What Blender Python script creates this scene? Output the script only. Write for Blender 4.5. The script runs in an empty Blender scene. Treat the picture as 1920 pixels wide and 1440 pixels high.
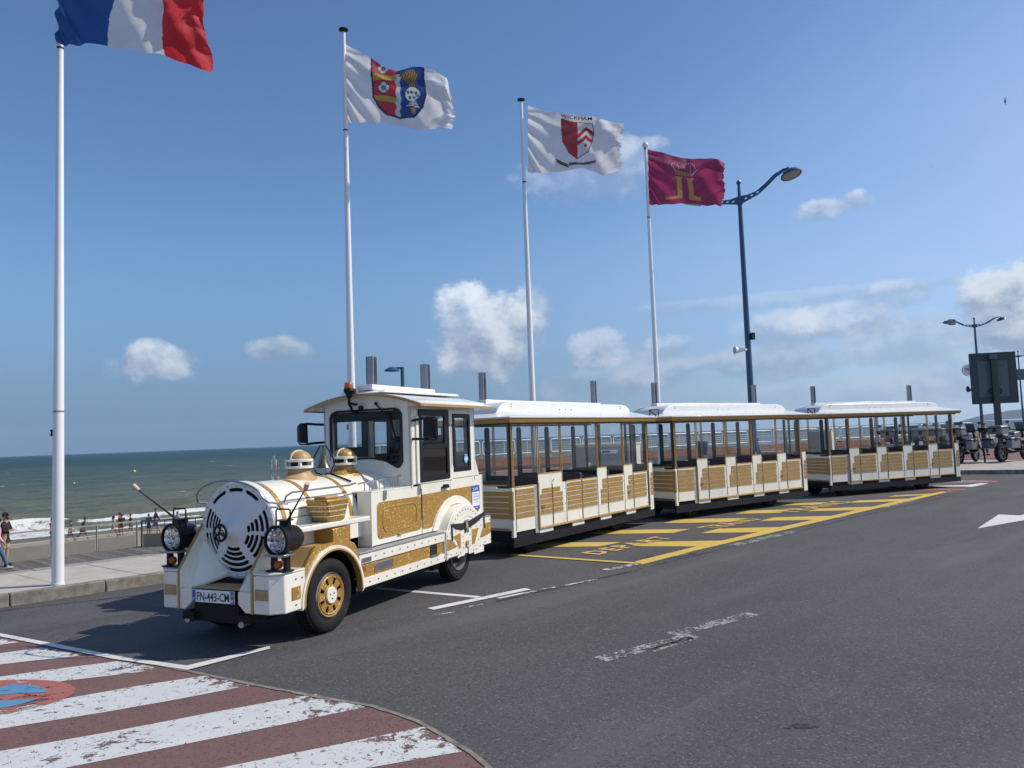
import bpy, bmesh, math, random
import numpy as np
from mathutils import Vector, Matrix, geometry
random.seed(7); RN = np.random.RandomState(5)
C = bpy.context.scene.collection
S = bpy.context.scene
rad = math.radians

# ------------------------------------------------------------------ camera
CAM_H = 1.9; FPX = 1440.0; PITCH = rad(4.0); ROLL = rad(2.1)
_f = Vector((0, math.cos(PITCH), math.sin(PITCH))); _r0 = Vector((1, 0, 0)); _u0 = _r0.cross(_f)
_r = _r0*math.cos(ROLL) - _u0*math.sin(ROLL); _u = _u0*math.cos(ROLL) + _r0*math.sin(ROLL)
cd = bpy.data.cameras.new('camera'); cam = bpy.data.objects.new('camera', cd); C.objects.link(cam)
cam.matrix_world = Matrix(((_r.x, _u.x, -_f.x, 0), (_r.y, _u.y, -_f.y, 0), (_r.z, _u.z, -_f.z, CAM_H), (0, 0, 0, 1)))
cd.sensor_width = 36; cd.lens = 27.0; cd.clip_start = 0.1; cd.clip_end = 40000
S.camera = cam
def G(px, py, z=0.0):
    "where the sight line through a photo pixel meets the level z"
    d = _f*FPX + _r*(px-960) - _u*(py-720); t = (z-CAM_H)/d.z
    return Vector((d.x*t, d.y*t, z))
def AT(px, py, Y):
    d = _f*FPX + _r*(px-960) - _u*(py-720); t = Y/d.y
    return Vector((d.x*t, Y, CAM_H+d.z*t))
def DIR(px, py):
    return (_f*FPX + _r*(px-960) - _u*(py-720)).normalized()

# ------------------------------------------------------------------ light
SUN_AZ = rad(7.0); SUN_EL = rad(42.5)                  # azimuth counted from +X towards +Y
sd = Vector((math.cos(SUN_AZ)*math.cos(SUN_EL), math.sin(SUN_AZ)*math.cos(SUN_EL), math.sin(SUN_EL)))
sl = bpy.data.lights.new('sun', 'SUN'); sl.energy = 4.0; sl.angle = rad(0.55); sl.color = (1.0, 0.93, 0.82)
so = bpy.data.objects.new('sun', sl); C.objects.link(so); so.rotation_euler = sd.to_track_quat('Z', 'Y').to_euler(); so.location = (20, 5, 30)
S.view_settings.view_transform = 'Standard'; S.view_settings.look = 'None'; S.view_settings.exposure = 0.1; S.view_settings.gamma = 1
S.view_settings.use_curve_mapping = False
W = bpy.data.worlds.new('World'); S.world = W; W.use_nodes = True
class NT:
    "small helper to chain shader nodes"
    def __init__(s, nt): s.nt = nt; s.n = nt.nodes; s.l = nt.links
    def new(s, t, **kw):
        n = s.n.new(t)
        for k, v in kw.items(): setattr(n, k, v)
        return n
    def put(s, sock, v):
        if hasattr(v, 'is_linked') or hasattr(v, 'links'): s.l.new(v, sock)
        else: sock.default_value = v
    def math(s, op, a, b=0.0, c=None, clamp=False):
        n = s.new('ShaderNodeMath', operation=op, use_clamp=clamp); s.put(n.inputs[0], a); s.put(n.inputs[1], b)
        if c is not None: s.put(n.inputs[2], c)
        return n.outputs[0]
    def vmath(s, op, a, b=(0, 0, 0)):
        n = s.new('ShaderNodeVectorMath', operation=op); s.put(n.inputs[0], a); s.put(n.inputs[1], b)
        return n.outputs[1] if op in ('DOT_PRODUCT', 'LENGTH', 'DISTANCE') else n.outputs[0]
    def mix(s, f, a, b, blend='MIX'):
        n = s.new('ShaderNodeMix', data_type='RGBA', blend_type=blend); s.put(n.inputs[0], f)
        for i, v in ((6, a), (7, b)):
            if isinstance(v, tuple) and len(v) == 3: v = v+(1,)
            s.put(n.inputs[i], v)
        return n.outputs[2]
    def noise(s, vec, scale, detail=4, rough=0.55, dist=0.0, dim='3D', out=0):
        n = s.new('ShaderNodeTexNoise', noise_dimensions=dim); s.put(n.inputs['Vector'], vec)
        n.inputs['Scale'].default_value = scale; n.inputs['Detail'].default_value = detail
        n.inputs['Roughness'].default_value = rough; n.inputs['Distortion'].default_value = dist
        return n.outputs[out]
    def vor(s, vec, scale, feature='F1', out='Distance', rnd=1.0):
        n = s.new('ShaderNodeTexVoronoi', feature=feature); s.put(n.inputs['Vector'], vec); n.inputs['Scale'].default_value = scale
        n.inputs['Randomness'].default_value = rnd
        return n.outputs[out]
    def ramp(s, f, lo, hi, smooth=True):
        n = s.new('ShaderNodeMapRange', interpolation_type='SMOOTHSTEP' if smooth else 'LINEAR', clamp=True)
        s.put(n.inputs[0], f); s.put(n.inputs[1], lo); s.put(n.inputs[2], hi); n.inputs[3].default_value = 0; n.inputs[4].default_value = 1
        return n.outputs[0]
    def bump(s, h, strength, dist=0.02, normal=None):
        n = s.new('ShaderNodeBump'); s.put(n.inputs['Height'], h); n.inputs['Strength'].default_value = strength; n.inputs['Distance'].default_value = dist
        if normal is not None: s.put(n.inputs['Normal'], normal)
        return n.outputs[0]
    def sep(s, v):
        n = s.new('ShaderNodeSeparateXYZ'); s.put(n.inputs[0], v); return n.outputs
    def comb(s, x, y, z=0.0):
        n = s.new('ShaderNodeCombineXYZ'); s.put(n.inputs[0], x); s.put(n.inputs[1], y); s.put(n.inputs[2], z); return n.outputs[0]

SKY_K = 0.105; SKY_R, SKY_B = 0.82, 1.18       # slightly more saturated blue than the bare atmosphere, as the camera saw it
def build_world():
    for n in list(W.node_tree.nodes): W.node_tree.nodes.remove(n)
    t = NT(W.node_tree)
    sky = t.new('ShaderNodeTexSky', sky_type='NISHITA'); sky.sun_disc = False
    sky.sun_elevation = SUN_EL; sky.sun_rotation = rad(90) - SUN_AZ; sky.altitude = 10
    sky.air_density = 0.95; sky.dust_density = 0.35; sky.ozone_density = 2.2
    tc = t.new('ShaderNodeTexCoord'); v = tc.outputs['Generated']
    x, y, z = t.sep(v)
    az = t.math('ARCTAN2', x, y); el = t.math('ARCSINE', z)
    p = t.comb(az, t.math('MULTIPLY', el, 1.35))
    n1 = t.noise(p, 7.0, 7, 0.6, dim='2D'); n2 = t.noise(p, 26.0, 5, 0.6, dim='2D'); n3 = t.noise(p, 3.2, 4, 0.5, dim='2D')
    n4 = t.noise(p, 75.0, 4, 0.6, dim='2D'); p2 = t.comb(t.math('ADD', az, 0.022), t.math('ADD', t.math('MULTIPLY', el, 1.35), 0.026))
    n1s = t.noise(p2, 7.0, 7, 0.6, dim='2D'); n2s = t.noise(p2, 26.0, 5, 0.6, dim='2D')
    nn = t.math('ADD', t.math('MULTIPLY', t.math('SUBTRACT', n1, 0.5), 2.2), t.math('ADD', t.math('MULTIPLY', t.math('SUBTRACT', n2, 0.5), 1.5), t.math('MULTIPLY', t.math('SUBTRACT', n4, 0.5), 0.55)))
    lit = t.math('ADD', t.math('MULTIPLY', t.math('SUBTRACT', n1, n1s), 2.6), t.math('MULTIPLY', t.math('SUBTRACT', n2, n2s), 1.5))
    base = t.mix(1.0, sky.outputs[0], (SKY_R, 1.0, SKY_B), 'MULTIPLY')
    # a faint high veil that thickens towards the horizon on the sun side
    veil = t.math('MULTIPLY', t.ramp(t.math('SUBTRACT', t.math('MULTIPLY', az, 0.55), t.math('MULTIPLY', el, 1.0)), -0.38, 0.28), 0.62)
    veil = t.math('MULTIPLY', veil, t.math('ADD', 0.55, t.math('MULTIPLY', n3, 0.7)))
    col = t.mix(veil, base, (4.4, 5.7, 8.2))
    # dull blue-grey air lying on the horizon away from the sun
    dull = t.math('MULTIPLY', t.ramp(el, 0.26, 0.0), t.ramp(az, 0.75, -0.25))
    col = t.mix(t.math('MULTIPLY', dull, 0.85), col, (0.98, 1.95, 3.45))
    # cumulus lumps: (pixel x, pixel y, radius x, radius y, opacity, whiteness)
    lumps = [(915, 618, 112, 80, .92, .95), (875, 585, 66, 56, .85, 1.0), (1000, 575, 52, 44, .7, .85), (915, 665, 100, 46, .85, .5), (960, 620, 80, 60, .75, .7),
             (295, 680, 68, 34, .8, .72), (285, 662, 40, 26, .6, .9), (518, 656, 50, 24, .6, .5),
             (1545, 395, 52, 22, .65, .9), (1608, 375, 34, 20, .7, 1.0), (1110, 320, 140, 60, .38, .8), (1200, 280, 55, 24, .35, .9),
             (1120, 650, 62, 40, .6, .75), (1230, 690, 90, 40, .45, .5), (1250, 650, 50, 26, .5, .8), (1100, 725, 120, 28, .35, .4),
             (1470, 620, 80, 34, .55, .75), (1590, 600, 80, 34, .55, .85), (1450, 680, 130, 34, .5, .4), (1700, 640, 110, 50, .5, .5),
             (1890, 560, 75, 48, .95, .95), (1940, 600, 110, 75, .9, .6), (1800, 700, 120, 44, .4, .4), (1680, 555, 60, 22, .4, .8), (1620, 735, 200, 26, .35, .4), (1480, 560, 300, 14, .25, .7)]
    for (cx, cy, rx, ry, op, wh) in lumps:
        d = DIR(cx, cy); a0 = math.atan2(d.x, d.y); e0 = math.asin(d.z); ra = rx/1440.; re = ry/1440.
        da = t.math('DIVIDE', t.math('SUBTRACT', az, a0), ra); de = t.math('DIVIDE', t.math('SUBTRACT', el, e0), re)
        r2 = t.math('SQRT', t.math('ADD', t.math('MULTIPLY', da, da), t.math('MULTIPLY', de, de)))
        m = t.math('ADD', t.math('SUBTRACT', 1.2, r2), t.math('MULTIPLY', nn, 0.48))
        m = t.math('MULTIPLY', t.ramp(m, 0.06, 0.5), op)
        shade = t.ramp(t.math('ADD', t.math('MULTIPLY', de, 0.75), t.math('ADD', t.math('MULTIPLY', nn, 0.5), t.math('MULTIPLY', lit, 0.9))), -0.8, 1.0)
        k = 0.55+0.45*wh
        cc = t.mix(shade, (2.9*k, 3.9*k, 5.6*k), (7.4*k, 8.0*k, 8.8*k))
        col = t.mix(m, col, cc)
    # loose cloud elsewhere round the horizon, outside the view
    back = t.ramp(t.math('ABSOLUTE', az), 0.75, 1.2)
    low = t.math('MULTIPLY', t.ramp(el, 0.55, 0.1), t.ramp(n1, 0.5, 0.7))
    col = t.mix(t.math('MULTIPLY', t.math('MULTIPLY', back, low), 0.6), col, (6.0, 6.8, 8.0))
    bg = t.new('ShaderNodeBackground'); t.l.new(col, bg.inputs[0]); bg.inputs[1].default_value = SKY_K
    out = t.new('ShaderNodeOutputWorld'); t.l.new(bg.outputs[0], out.inputs[0])
build_world()

# ------------------------------------------------------------------ materials
MAT = {}
def mat(name, col, rough=0.5, metal=0.0, var=0.08, scale=6.0, bump=0.0, bscale=60.0, coat=0.0, spec=0.5, dirt=None, dirt_amt=0.0, rnd=0.0):
    m = bpy.data.materials.new(name); m.use_nodes = True; t = NT(m.node_tree)
    b = t.n['Principled BSDF']; tc = t.new('ShaderNodeTexCoord').outputs['Object']
    n = t.noise(tc, scale, 5, 0.6)
    f = t.ramp(n, 0.25, 0.75)
    lo = tuple(c*(1-var) for c in col); hi = tuple(min(1, c*(1+var)) for c in col)
    cc = t.mix(f, lo, hi)
    if dirt:
        d = t.math('MULTIPLY', t.ramp(t.noise(tc, scale*0.6, 7, 0.7), 0.48, 0.75), dirt_amt); cc = t.mix(d, cc, dirt)
    if rnd:
        oi = t.new('ShaderNodeObjectInfo').outputs['Random']; k = t.math('ADD', 1-rnd, t.math('MULTIPLY', oi, 2*rnd)); cc = t.mix(1.0, cc, t.comb(k, k, k), 'MULTIPLY')
    t.l.new(cc, b.inputs['Base Color'])
    b.inputs['Metallic'].default_value = metal; b.inputs['Specular IOR Level'].default_value = spec
    t.l.new(t.math('ADD', rough-0.06, t.math('MULTIPLY', n, 0.12)), b.inputs['Roughness'])
    b.inputs['Coat Weight'].default_value = coat; b.inputs['Coat Roughness'].default_value = 0.08
    if bump: t.l.new(t.bump(t.noise(tc, bscale, 4, 0.6), bump, 0.01), b.inputs['Normal'])
    MAT[name] = m; return m
mat('cream_paint', (0.80, 0.765, 0.665), 0.3, var=0.03, coat=0.35, scale=3, dirt=(0.40, 0.35, 0.27), dirt_amt=0.26)
mat('white_roof', (0.80, 0.79, 0.765), 0.28, var=0.03, coat=0.3, scale=2, dirt=(0.6, 0.57, 0.5), dirt_amt=0.06)
mat('disc_white', (0.70, 0.69, 0.68), 0.35, var=0.03, coat=0.2)
mat('grey_panel', (0.36, 0.36, 0.37), 0.45, var=0.05)
mat('gold_flat', (0.44, 0.275, 0.125), 0.5, 0.0, var=0.08)
mat('gold_trim', (0.46, 0.275, 0.085), 0.35, 0.2, var=0.05)
mat('black_rubber', (0.013, 0.013, 0.015), 0.8, var=0.2, bump=0.15, spec=0.25, dirt=(0.07, 0.06, 0.05), dirt_amt=0.35)
mat('black_metal', (0.009, 0.009, 0.012), 0.38, var=0.2, spec=0.28)
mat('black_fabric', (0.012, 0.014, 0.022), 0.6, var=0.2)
mat('navy_post', (0.018, 0.028, 0.045), 0.35, var=0.1)
mat('void', (0.008, 0.008, 0.009), 0.9)
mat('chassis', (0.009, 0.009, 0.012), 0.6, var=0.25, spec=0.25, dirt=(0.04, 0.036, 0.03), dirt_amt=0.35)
mat('steel', (0.42, 0.43, 0.45), 0.28, 0.9, var=0.1)
mat('chrome', (0.75, 0.76, 0.78), 0.08, 1.0, var=0.02)
mat('alu_grey', (0.33, 0.34, 0.36), 0.4, 0.5, var=0.1)
mat('bell_bronze', (0.20, 0.17, 0.11), 0.35, 0.8, var=0.25)
mat('orange_lens', (0.55, 0.10, 0.015), 0.15, var=0.2, coat=0.5)
mat('amber_lens', (0.40, 0.09, 0.012), 0.2, var=0.25, coat=0.5)
mat('plate_white', (0.74, 0.75, 0.75), 0.4, var=0.02)
mat('plate_blue', (0.02, 0.09, 0.40), 0.4)
mat('ink', (0.012, 0.012, 0.016), 0.6, var=0.0)
mat('sticker_white', (0.78, 0.80, 0.84), 0.4, var=0.02)
mat('sticker_blue', (0.02, 0.11, 0.45), 0.35, var=0.03)
mat('sticker_cyan', (0.10, 0.34, 0.62), 0.35, var=0.15, scale=60)
mat('white_pole', (0.80, 0.80, 0.81), 0.3, var=0.02, coat=0.3, scale=3, dirt=(0.45, 0.43, 0.4), dirt_amt=0.1)
mat('lamp_blue', (0.010, 0.065, 0.145), 0.35, 0.0, var=0.15, coat=0.4)
mat('lamp_teal', (0.01, 0.10, 0.16), 0.3, var=0.15, coat=0.4)
mat('lens_grey', (0.26, 0.27, 0.26), 0.2, var=0.2, scale=20)
mat('sign_back', (0.045, 0.06, 0.065), 0.5, 0.2, var=0.1)
mat('sign_mid', (0.11, 0.135, 0.145), 0.5, 0.2, var=0.1)
mat('white_rail', (0.78, 0.77, 0.75), 0.4, var=0.05)
mat('fence_brown', (0.10, 0.085, 0.075), 0.5, var=0.1)
mat('fence_grey', (0.33, 0.30, 0.28), 0.5, var=0.1)
mat('cable_white', (0.6, 0.6, 0.6), 0.5)
mat('panel_concrete', (0.235, 0.215, 0.185), 0.8, var=0.06, scale=2)
mat('kerb_stone', (0.225, 0.20, 0.165), 0.85, var=0.32, scale=9, bump=0.5, bscale=70, dirt=(0.07, 0.065, 0.05), dirt_amt=0.6)
mat('slab_stone', (0.47, 0.425, 0.37), 0.8, var=0.10, scale=4, bump=0.15, bscale=90, dirt=(0.28, 0.25, 0.21), dirt_amt=0.4, rnd=0.07)
mat('edge_stone', (0.30, 0.275, 0.23), 0.85, var=0.15, scale=8, bump=0.3)
mat('joint_dark', (0.045, 0.04, 0.035), 0.9, var=0.2)
mat('plank_grey', (0.13, 0.12, 0.115), 0.75, var=0.25, scale=3, bump=0.3, rnd=0.3)
mat('planks_dark', (0.03, 0.027, 0.025), 0.9)
mat('red_paving', (0.165, 0.085, 0.075), 0.8, var=0.15, scale=5, bump=0.3)
mat('pale_paving', (0.40, 0.36, 0.315), 0.8, var=0.12, scale=1.5, bump=0.2)
mat('cabinet_cream', (0.62, 0.58, 0.48), 0.5, var=0.05)
mat('cabinet_shade_housing_grey', (0.30, 0.285, 0.265), 0.5, var=0.08)  # shade of the cream cabinet fronts put into colour; plain grey on the camera housing
mat('bench_white', (0.72, 0.75, 0.78), 0.45, var=0.05)
mat('skin', (0.44, 0.245, 0.165), 0.55, var=0.06)
mat('skin_dark', (0.24, 0.125, 0.08), 0.55, var=0.06)
mat('hair_dark', (0.02, 0.013, 0.01), 0.6, var=0.3, scale=30)
mat('hair_brown', (0.085, 0.035, 0.02), 0.6, var=0.3, scale=30)
mat('hair_auburn', (0.11, 0.05, 0.022), 0.6, var=0.3, scale=30)
for nm, c in dict(cloth_black=(0.014, 0.015, 0.019), cloth_charcoal=(0.05, 0.052, 0.06), cloth_navy=(0.015, 0.03, 0.09), cloth_blue=(0.02, 0.07, 0.25), cloth_red=(0.45, 0.02, 0.03),
                  cloth_pink=(0.72, 0.36, 0.46), cloth_white=(0.62, 0.63, 0.66), cloth_grey=(0.34, 0.36, 0.42), cloth_orange=(0.62, 0.16, 0.06), cloth_khaki=(0.46, 0.37, 0.24),
                  cloth_jeans=(0.06, 0.13, 0.22), cloth_sand=(0.5, 0.45, 0.36)).items():
    mat(nm, c, 0.85, var=0.15, scale=20)
mat('case_grey', (0.17, 0.185, 0.20), 0.4, 0.3, var=0.1)
mat('bike_grey', (0.16, 0.18, 0.20), 0.4, 0.4, var=0.1)
mat('bike_red', (0.3, 0.02, 0.02), 0.3, var=0.1, coat=0.5)
mat('bird_brown', (0.10, 0.075, 0.06), 0.8)
mat('buoy_yellow', (0.75, 0.62, 0.12), 0.5)
mat('rod_tip', (0.60, 0.43, 0.32), 0.6)
mat('wood_interior', (0.10, 0.045, 0.03), 0.6, var=0.2)

def simple_glass(name, tint, refl):
    m = bpy.data.materials.new(name); m.use_nodes = True; t = NT(m.node_tree)
    for n in list(t.n): t.n.remove(n)
    tr = t.new('ShaderNodeBsdfTransparent'); tr.inputs[0].default_value = tint+(1,)
    gl = t.new('ShaderNodeBsdfGlossy'); gl.inputs[1].default_value = 0.02; gl.inputs[0].default_value = (1, 1, 1, 1)
    fr = t.new('ShaderNodeFresnel'); bf = t.new('ShaderNodeNewGeometry').outputs['Backfacing']; t.l.new(t.math('SUBTRACT', 1.5, t.math('MULTIPLY', bf, 1.5-1/1.5)), fr.inputs[0])
    f = t.math('ADD', t.math('MULTIPLY', fr.outputs[0], 0.62), refl, clamp=True)
    mx = t.new('ShaderNodeMixShader'); t.l.new(f, mx.inputs[0]); t.l.new(tr.outputs[0], mx.inputs[1]); t.l.new(gl.outputs[0], mx.inputs[2])
    o = t.new('ShaderNodeOutputMaterial'); t.l.new(mx.outputs[0], o.inputs[0]); MAT[name] = m
simple_glass('clear_glass', (0.93, 0.95, 0.95), 0.0)
simple_glass('cab_glass', (0.88, 0.91, 0.91), 0.01)
simple_glass('dark_glass', (0.10, 0.10, 0.11), 0.02)

def glitter(name, col, amount):
    m = bpy.data.materials.new(name); m.use_nodes = True; t = NT(m.node_tree); b = t.n['Principled BSDF']
    tc = t.new('ShaderNodeTexCoord').outputs['Object']
    cellc = t.vor(tc, 62.0, out='Color'); r, g_, b_ = t.sep(cellc)
    patch = t.noise(tc, 3.5, 3, 0.5)
    thr = t.math('SUBTRACT', amount+0.06, t.math('MULTIPLY', patch, 0.16))
    flake = t.math('MULTIPLY', t.math('GREATER_THAN', r, t.math('SUBTRACT', 1.0, thr)), t.ramp(t.vor(tc, 62.0), 0.55, 0.3))
    base = t.mix(t.noise(tc, 5.0, 4, 0.6), tuple(c*0.85 for c in col), tuple(c*1.15 for c in col))
    base = t.mix(t.math('MULTIPLY', t.ramp(t.noise(tc, 110.0, 2, 0.5), 0.45, 0.7), 0.35), base, tuple(c*0.55 for c in col))
    cc = t.mix(flake, base, (0.92, 0.72, 0.36)); t.l.new(cc, b.inputs['Base Color'])  # sparkle of the flakes put into the base colour as bright cells
    t.l.new(t.math('SUBTRACT', 0.42, t.math('MULTIPLY', flake, 0.2)), b.inputs['Roughness']); b.inputs['Metallic'].default_value = 0.2
    b.inputs['Coat Weight'].default_value = 0.25; b.inputs['Coat Roughness'].default_value = 0.1
    MAT[name] = m
glitter('gold_glitter', (0.41, 0.222, 0.042), 0.17)
glitter('gold_board', (0.40, 0.236, 0.066), 0.10)

def ground_mat(name, base, speck_hi, speck_lo, sc=95.0, patch=0.12, bumpk=0.35, extra=None):
    m = bpy.data.materials.new(name); m.use_nodes = True; t = NT(m.node_tree); b = t.n['Principled BSDF']
    pos = t.new('ShaderNodeNewGeometry').outputs['Position']
    big = t.noise(pos, 0.28, 5, 0.6); mid = t.noise(pos, 2.1, 5, 0.65); fine = t.noise(pos, sc*0.6, 3, 0.7)
    v = t.vor(pos, sc, out='Color'); r, g_, b_ = t.sep(v)
    c = t.mix(t.ramp(big, 0.3, 0.7), tuple(k*(1-patch) for k in base), tuple(k*(1+patch) for k in base))
    c = t.mix(t.math('MULTIPLY', t.ramp(mid, 0.4, 0.75), 0.35), c, tuple(k*0.8 for k in base))
    c = t.mix(t.math('MULTIPLY', t.ramp(r, 0.84, 1.0), 0.42), c, speck_hi)
    c = t.mix(t.math('MULTIPLY', t.ramp(g_, 0.70, 1.0), 0.7), c, speck_lo)
    if extra: c = extra(t, pos, c)
    t.l.new(c, b.inputs['Base Color']); b.inputs['Roughness'].default_value = 0.86; b.inputs['Specular IOR Level'].default_value = 0.35
    h = t.math('ADD', t.math('MULTIPLY', fine, 0.6), t.math('MULTIPLY', b_, 0.5))
    t.l.new(t.bump(h, bumpk, 0.006), b.inputs['Normal']); MAT[name] = m
def asphalt_extra(t, pos, c):
    # tyre-darkened tracks and faint seams running with the parking lane
    x, y, z = t.sep(pos); a = rad(44)
    s = t.math('ADD', t.math('MULTIPLY', x, math.cos(a)), t.math('MULTIPLY', y, math.sin(a)))
    d = t.math('SUBTRACT', t.math('MULTIPLY', y, math.cos(a)), t.math('MULTIPLY', x, math.sin(a)))
    n = t.noise(t.comb(t.math('MULTIPLY', s, 0.12), d), 0.9, 4, 0.6)
    c = t.mix(t.math('MULTIPLY', t.ramp(n, 0.48, 0.7), 0.6), c, (0.118, 0.114, 0.116))
    st = t.noise(pos, 0.9, 6, 0.75)
    c = t.mix(t.math('MULTIPLY', t.ramp(st, 0.60, 0.74), 0.5), c, (0.050, 0.049, 0.052))
    w2 = t.noise(t.comb(t.math('MULTIPLY', s, 0.05), t.math('MULTIPLY', d, 0.8)), 1.0, 3, 0.5)
    return t.mix(t.math('MULTIPLY', t.ramp(w2, 0.56, 0.66), 0.35), c, (0.055, 0.054, 0.058))
ground_mat('asphalt', (0.084, 0.080, 0.083), (0.24, 0.235, 0.225), (0.035, 0.035, 0.037), 75.0, extra=asphalt_extra)
def red_extra(t, pos, c):
    n = t.noise(pos, 1.3, 5, 0.65)
    return t.mix(t.math('MULTIPLY', t.ramp(n, 0.4, 0.7), 0.5), c, (0.165, 0.112, 0.088))
ground_mat('red_asphalt', (0.185, 0.098, 0.092), (0.26, 0.19, 0.15), (0.055, 0.035, 0.035), 85.0, extra=red_extra)
def sand_extra(t, pos, c):
    w = t.noise(t.vmath('MULTIPLY', pos, (0.5, 0.5, 1.0)), 1.2, 6, 0.7)
    c = t.mix(t.math('MULTIPLY', t.ramp(w, 0.58, 0.7), 0.7), c, (0.13, 0.095, 0.065))
    x, y, z = t.sep(pos)
    wet = t.ramp(t.math('ADD', z, t.math('MULTIPLY', w, 0.25)), -3.55, -3.95)
    return t.mix(wet, c, (0.17, 0.135, 0.10))
ground_mat('sand', (0.36, 0.285, 0.20), (0.42, 0.34, 0.25), (0.2, 0.16, 0.11), 20.0, extra=sand_extra)

def paint_mat(name, col, wear=0.35, crack=0.5, scale=1.0, under=None):
    "thin road paint: worn through to the surface below in flakes and cracks"
    m = bpy.data.materials.new(name); m.use_nodes = True; t = NT(m.node_tree); b = t.n['Principled BSDF']
    pos = t.new('ShaderNodeNewGeometry').outputs['Position']
    c = t.mix(t.noise(pos, 2.5, 5, 0.65), tuple(k*0.84 for k in col), tuple(min(1, k*1.08) for k in col))
    c = t.mix(t.math('MULTIPLY', t.ramp(t.noise(pos, 60, 3, 0.7), 0.5, 0.8), 0.25), c, tuple(k*0.5 for k in col))
    t.l.new(c, b.inputs['Base Color']); b.inputs['Roughness'].default_value = 0.7
    n = t.noise(pos, 9.0*scale, 7, 0.72); n2 = t.noise(pos, 1.6*scale, 3, 0.5); n4 = t.noise(pos, 70.0, 3, 0.7)
    fade = t.new('ShaderNodeAttribute', attribute_name='fade').outputs['Fac']
    n = t.math('ADD', n, t.math('MULTIPLY', fade, 0.17))
    hole = t.ramp(t.math('ADD', t.math('ADD', n, t.math('MULTIPLY', n2, 0.5)), t.math('MULTIPLY', n4, 0.25)), 1.12-wear*0.42, 1.16-wear*0.42)
    # short curled cracks: thin iso-lines of a distorted noise, kept only in places
    w = t.noise(pos, 11.0*scale, 2, 0.5, 0.6)
    line = t.ramp(t.math('ABSOLUTE', t.math('SUBTRACT', w, 0.5)), 0.016, 0.006)
    gate = t.ramp(t.noise(pos, 14.0*scale, 2, 0.5, out=0), 0.51, 0.56)
    cr = t.math('MULTIPLY', t.math('MULTIPLY', line, gate), crack)
    a = t.math('SUBTRACT', 1.0, t.math('MAXIMUM', hole, cr), clamp=True)
    t.l.new(a, b.inputs['Alpha']); t.l.new(t.bump(n4, 0.2, 0.003), b.inputs['Normal']); MAT[name] = m
paint_mat('zebra_white', (0.60, 0.605, 0.60), 0.30, 1.0)
paint_mat('line_white', (0.68, 0.67, 0.65), 0.15, 0.3, 1.5)
paint_mat('worn_white', (0.40, 0.39, 0.385), 0.66, 0.0, 3.2)
paint_mat('faded_white', (0.60, 0.59, 0.57), 0.62, 0.0, 1.3)
paint_mat('line_yellow', (0.66, 0.455, 0.085), 0.18, 0.3, 1.5)
paint_mat('letter_yellow', (0.60, 0.42, 0.13), 0.25, 0.3, 1.5)
paint_mat('roundel_red', (0.38, 0.13, 0.10), 0.45, 0.3)
paint_mat('tar', (0.030, 0.030, 0.033), 0.62, 0.0, 1.6)
paint_mat('roundel_blue', (0.10, 0.27, 0.45), 0.42, 0.0, 0.6)

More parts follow.
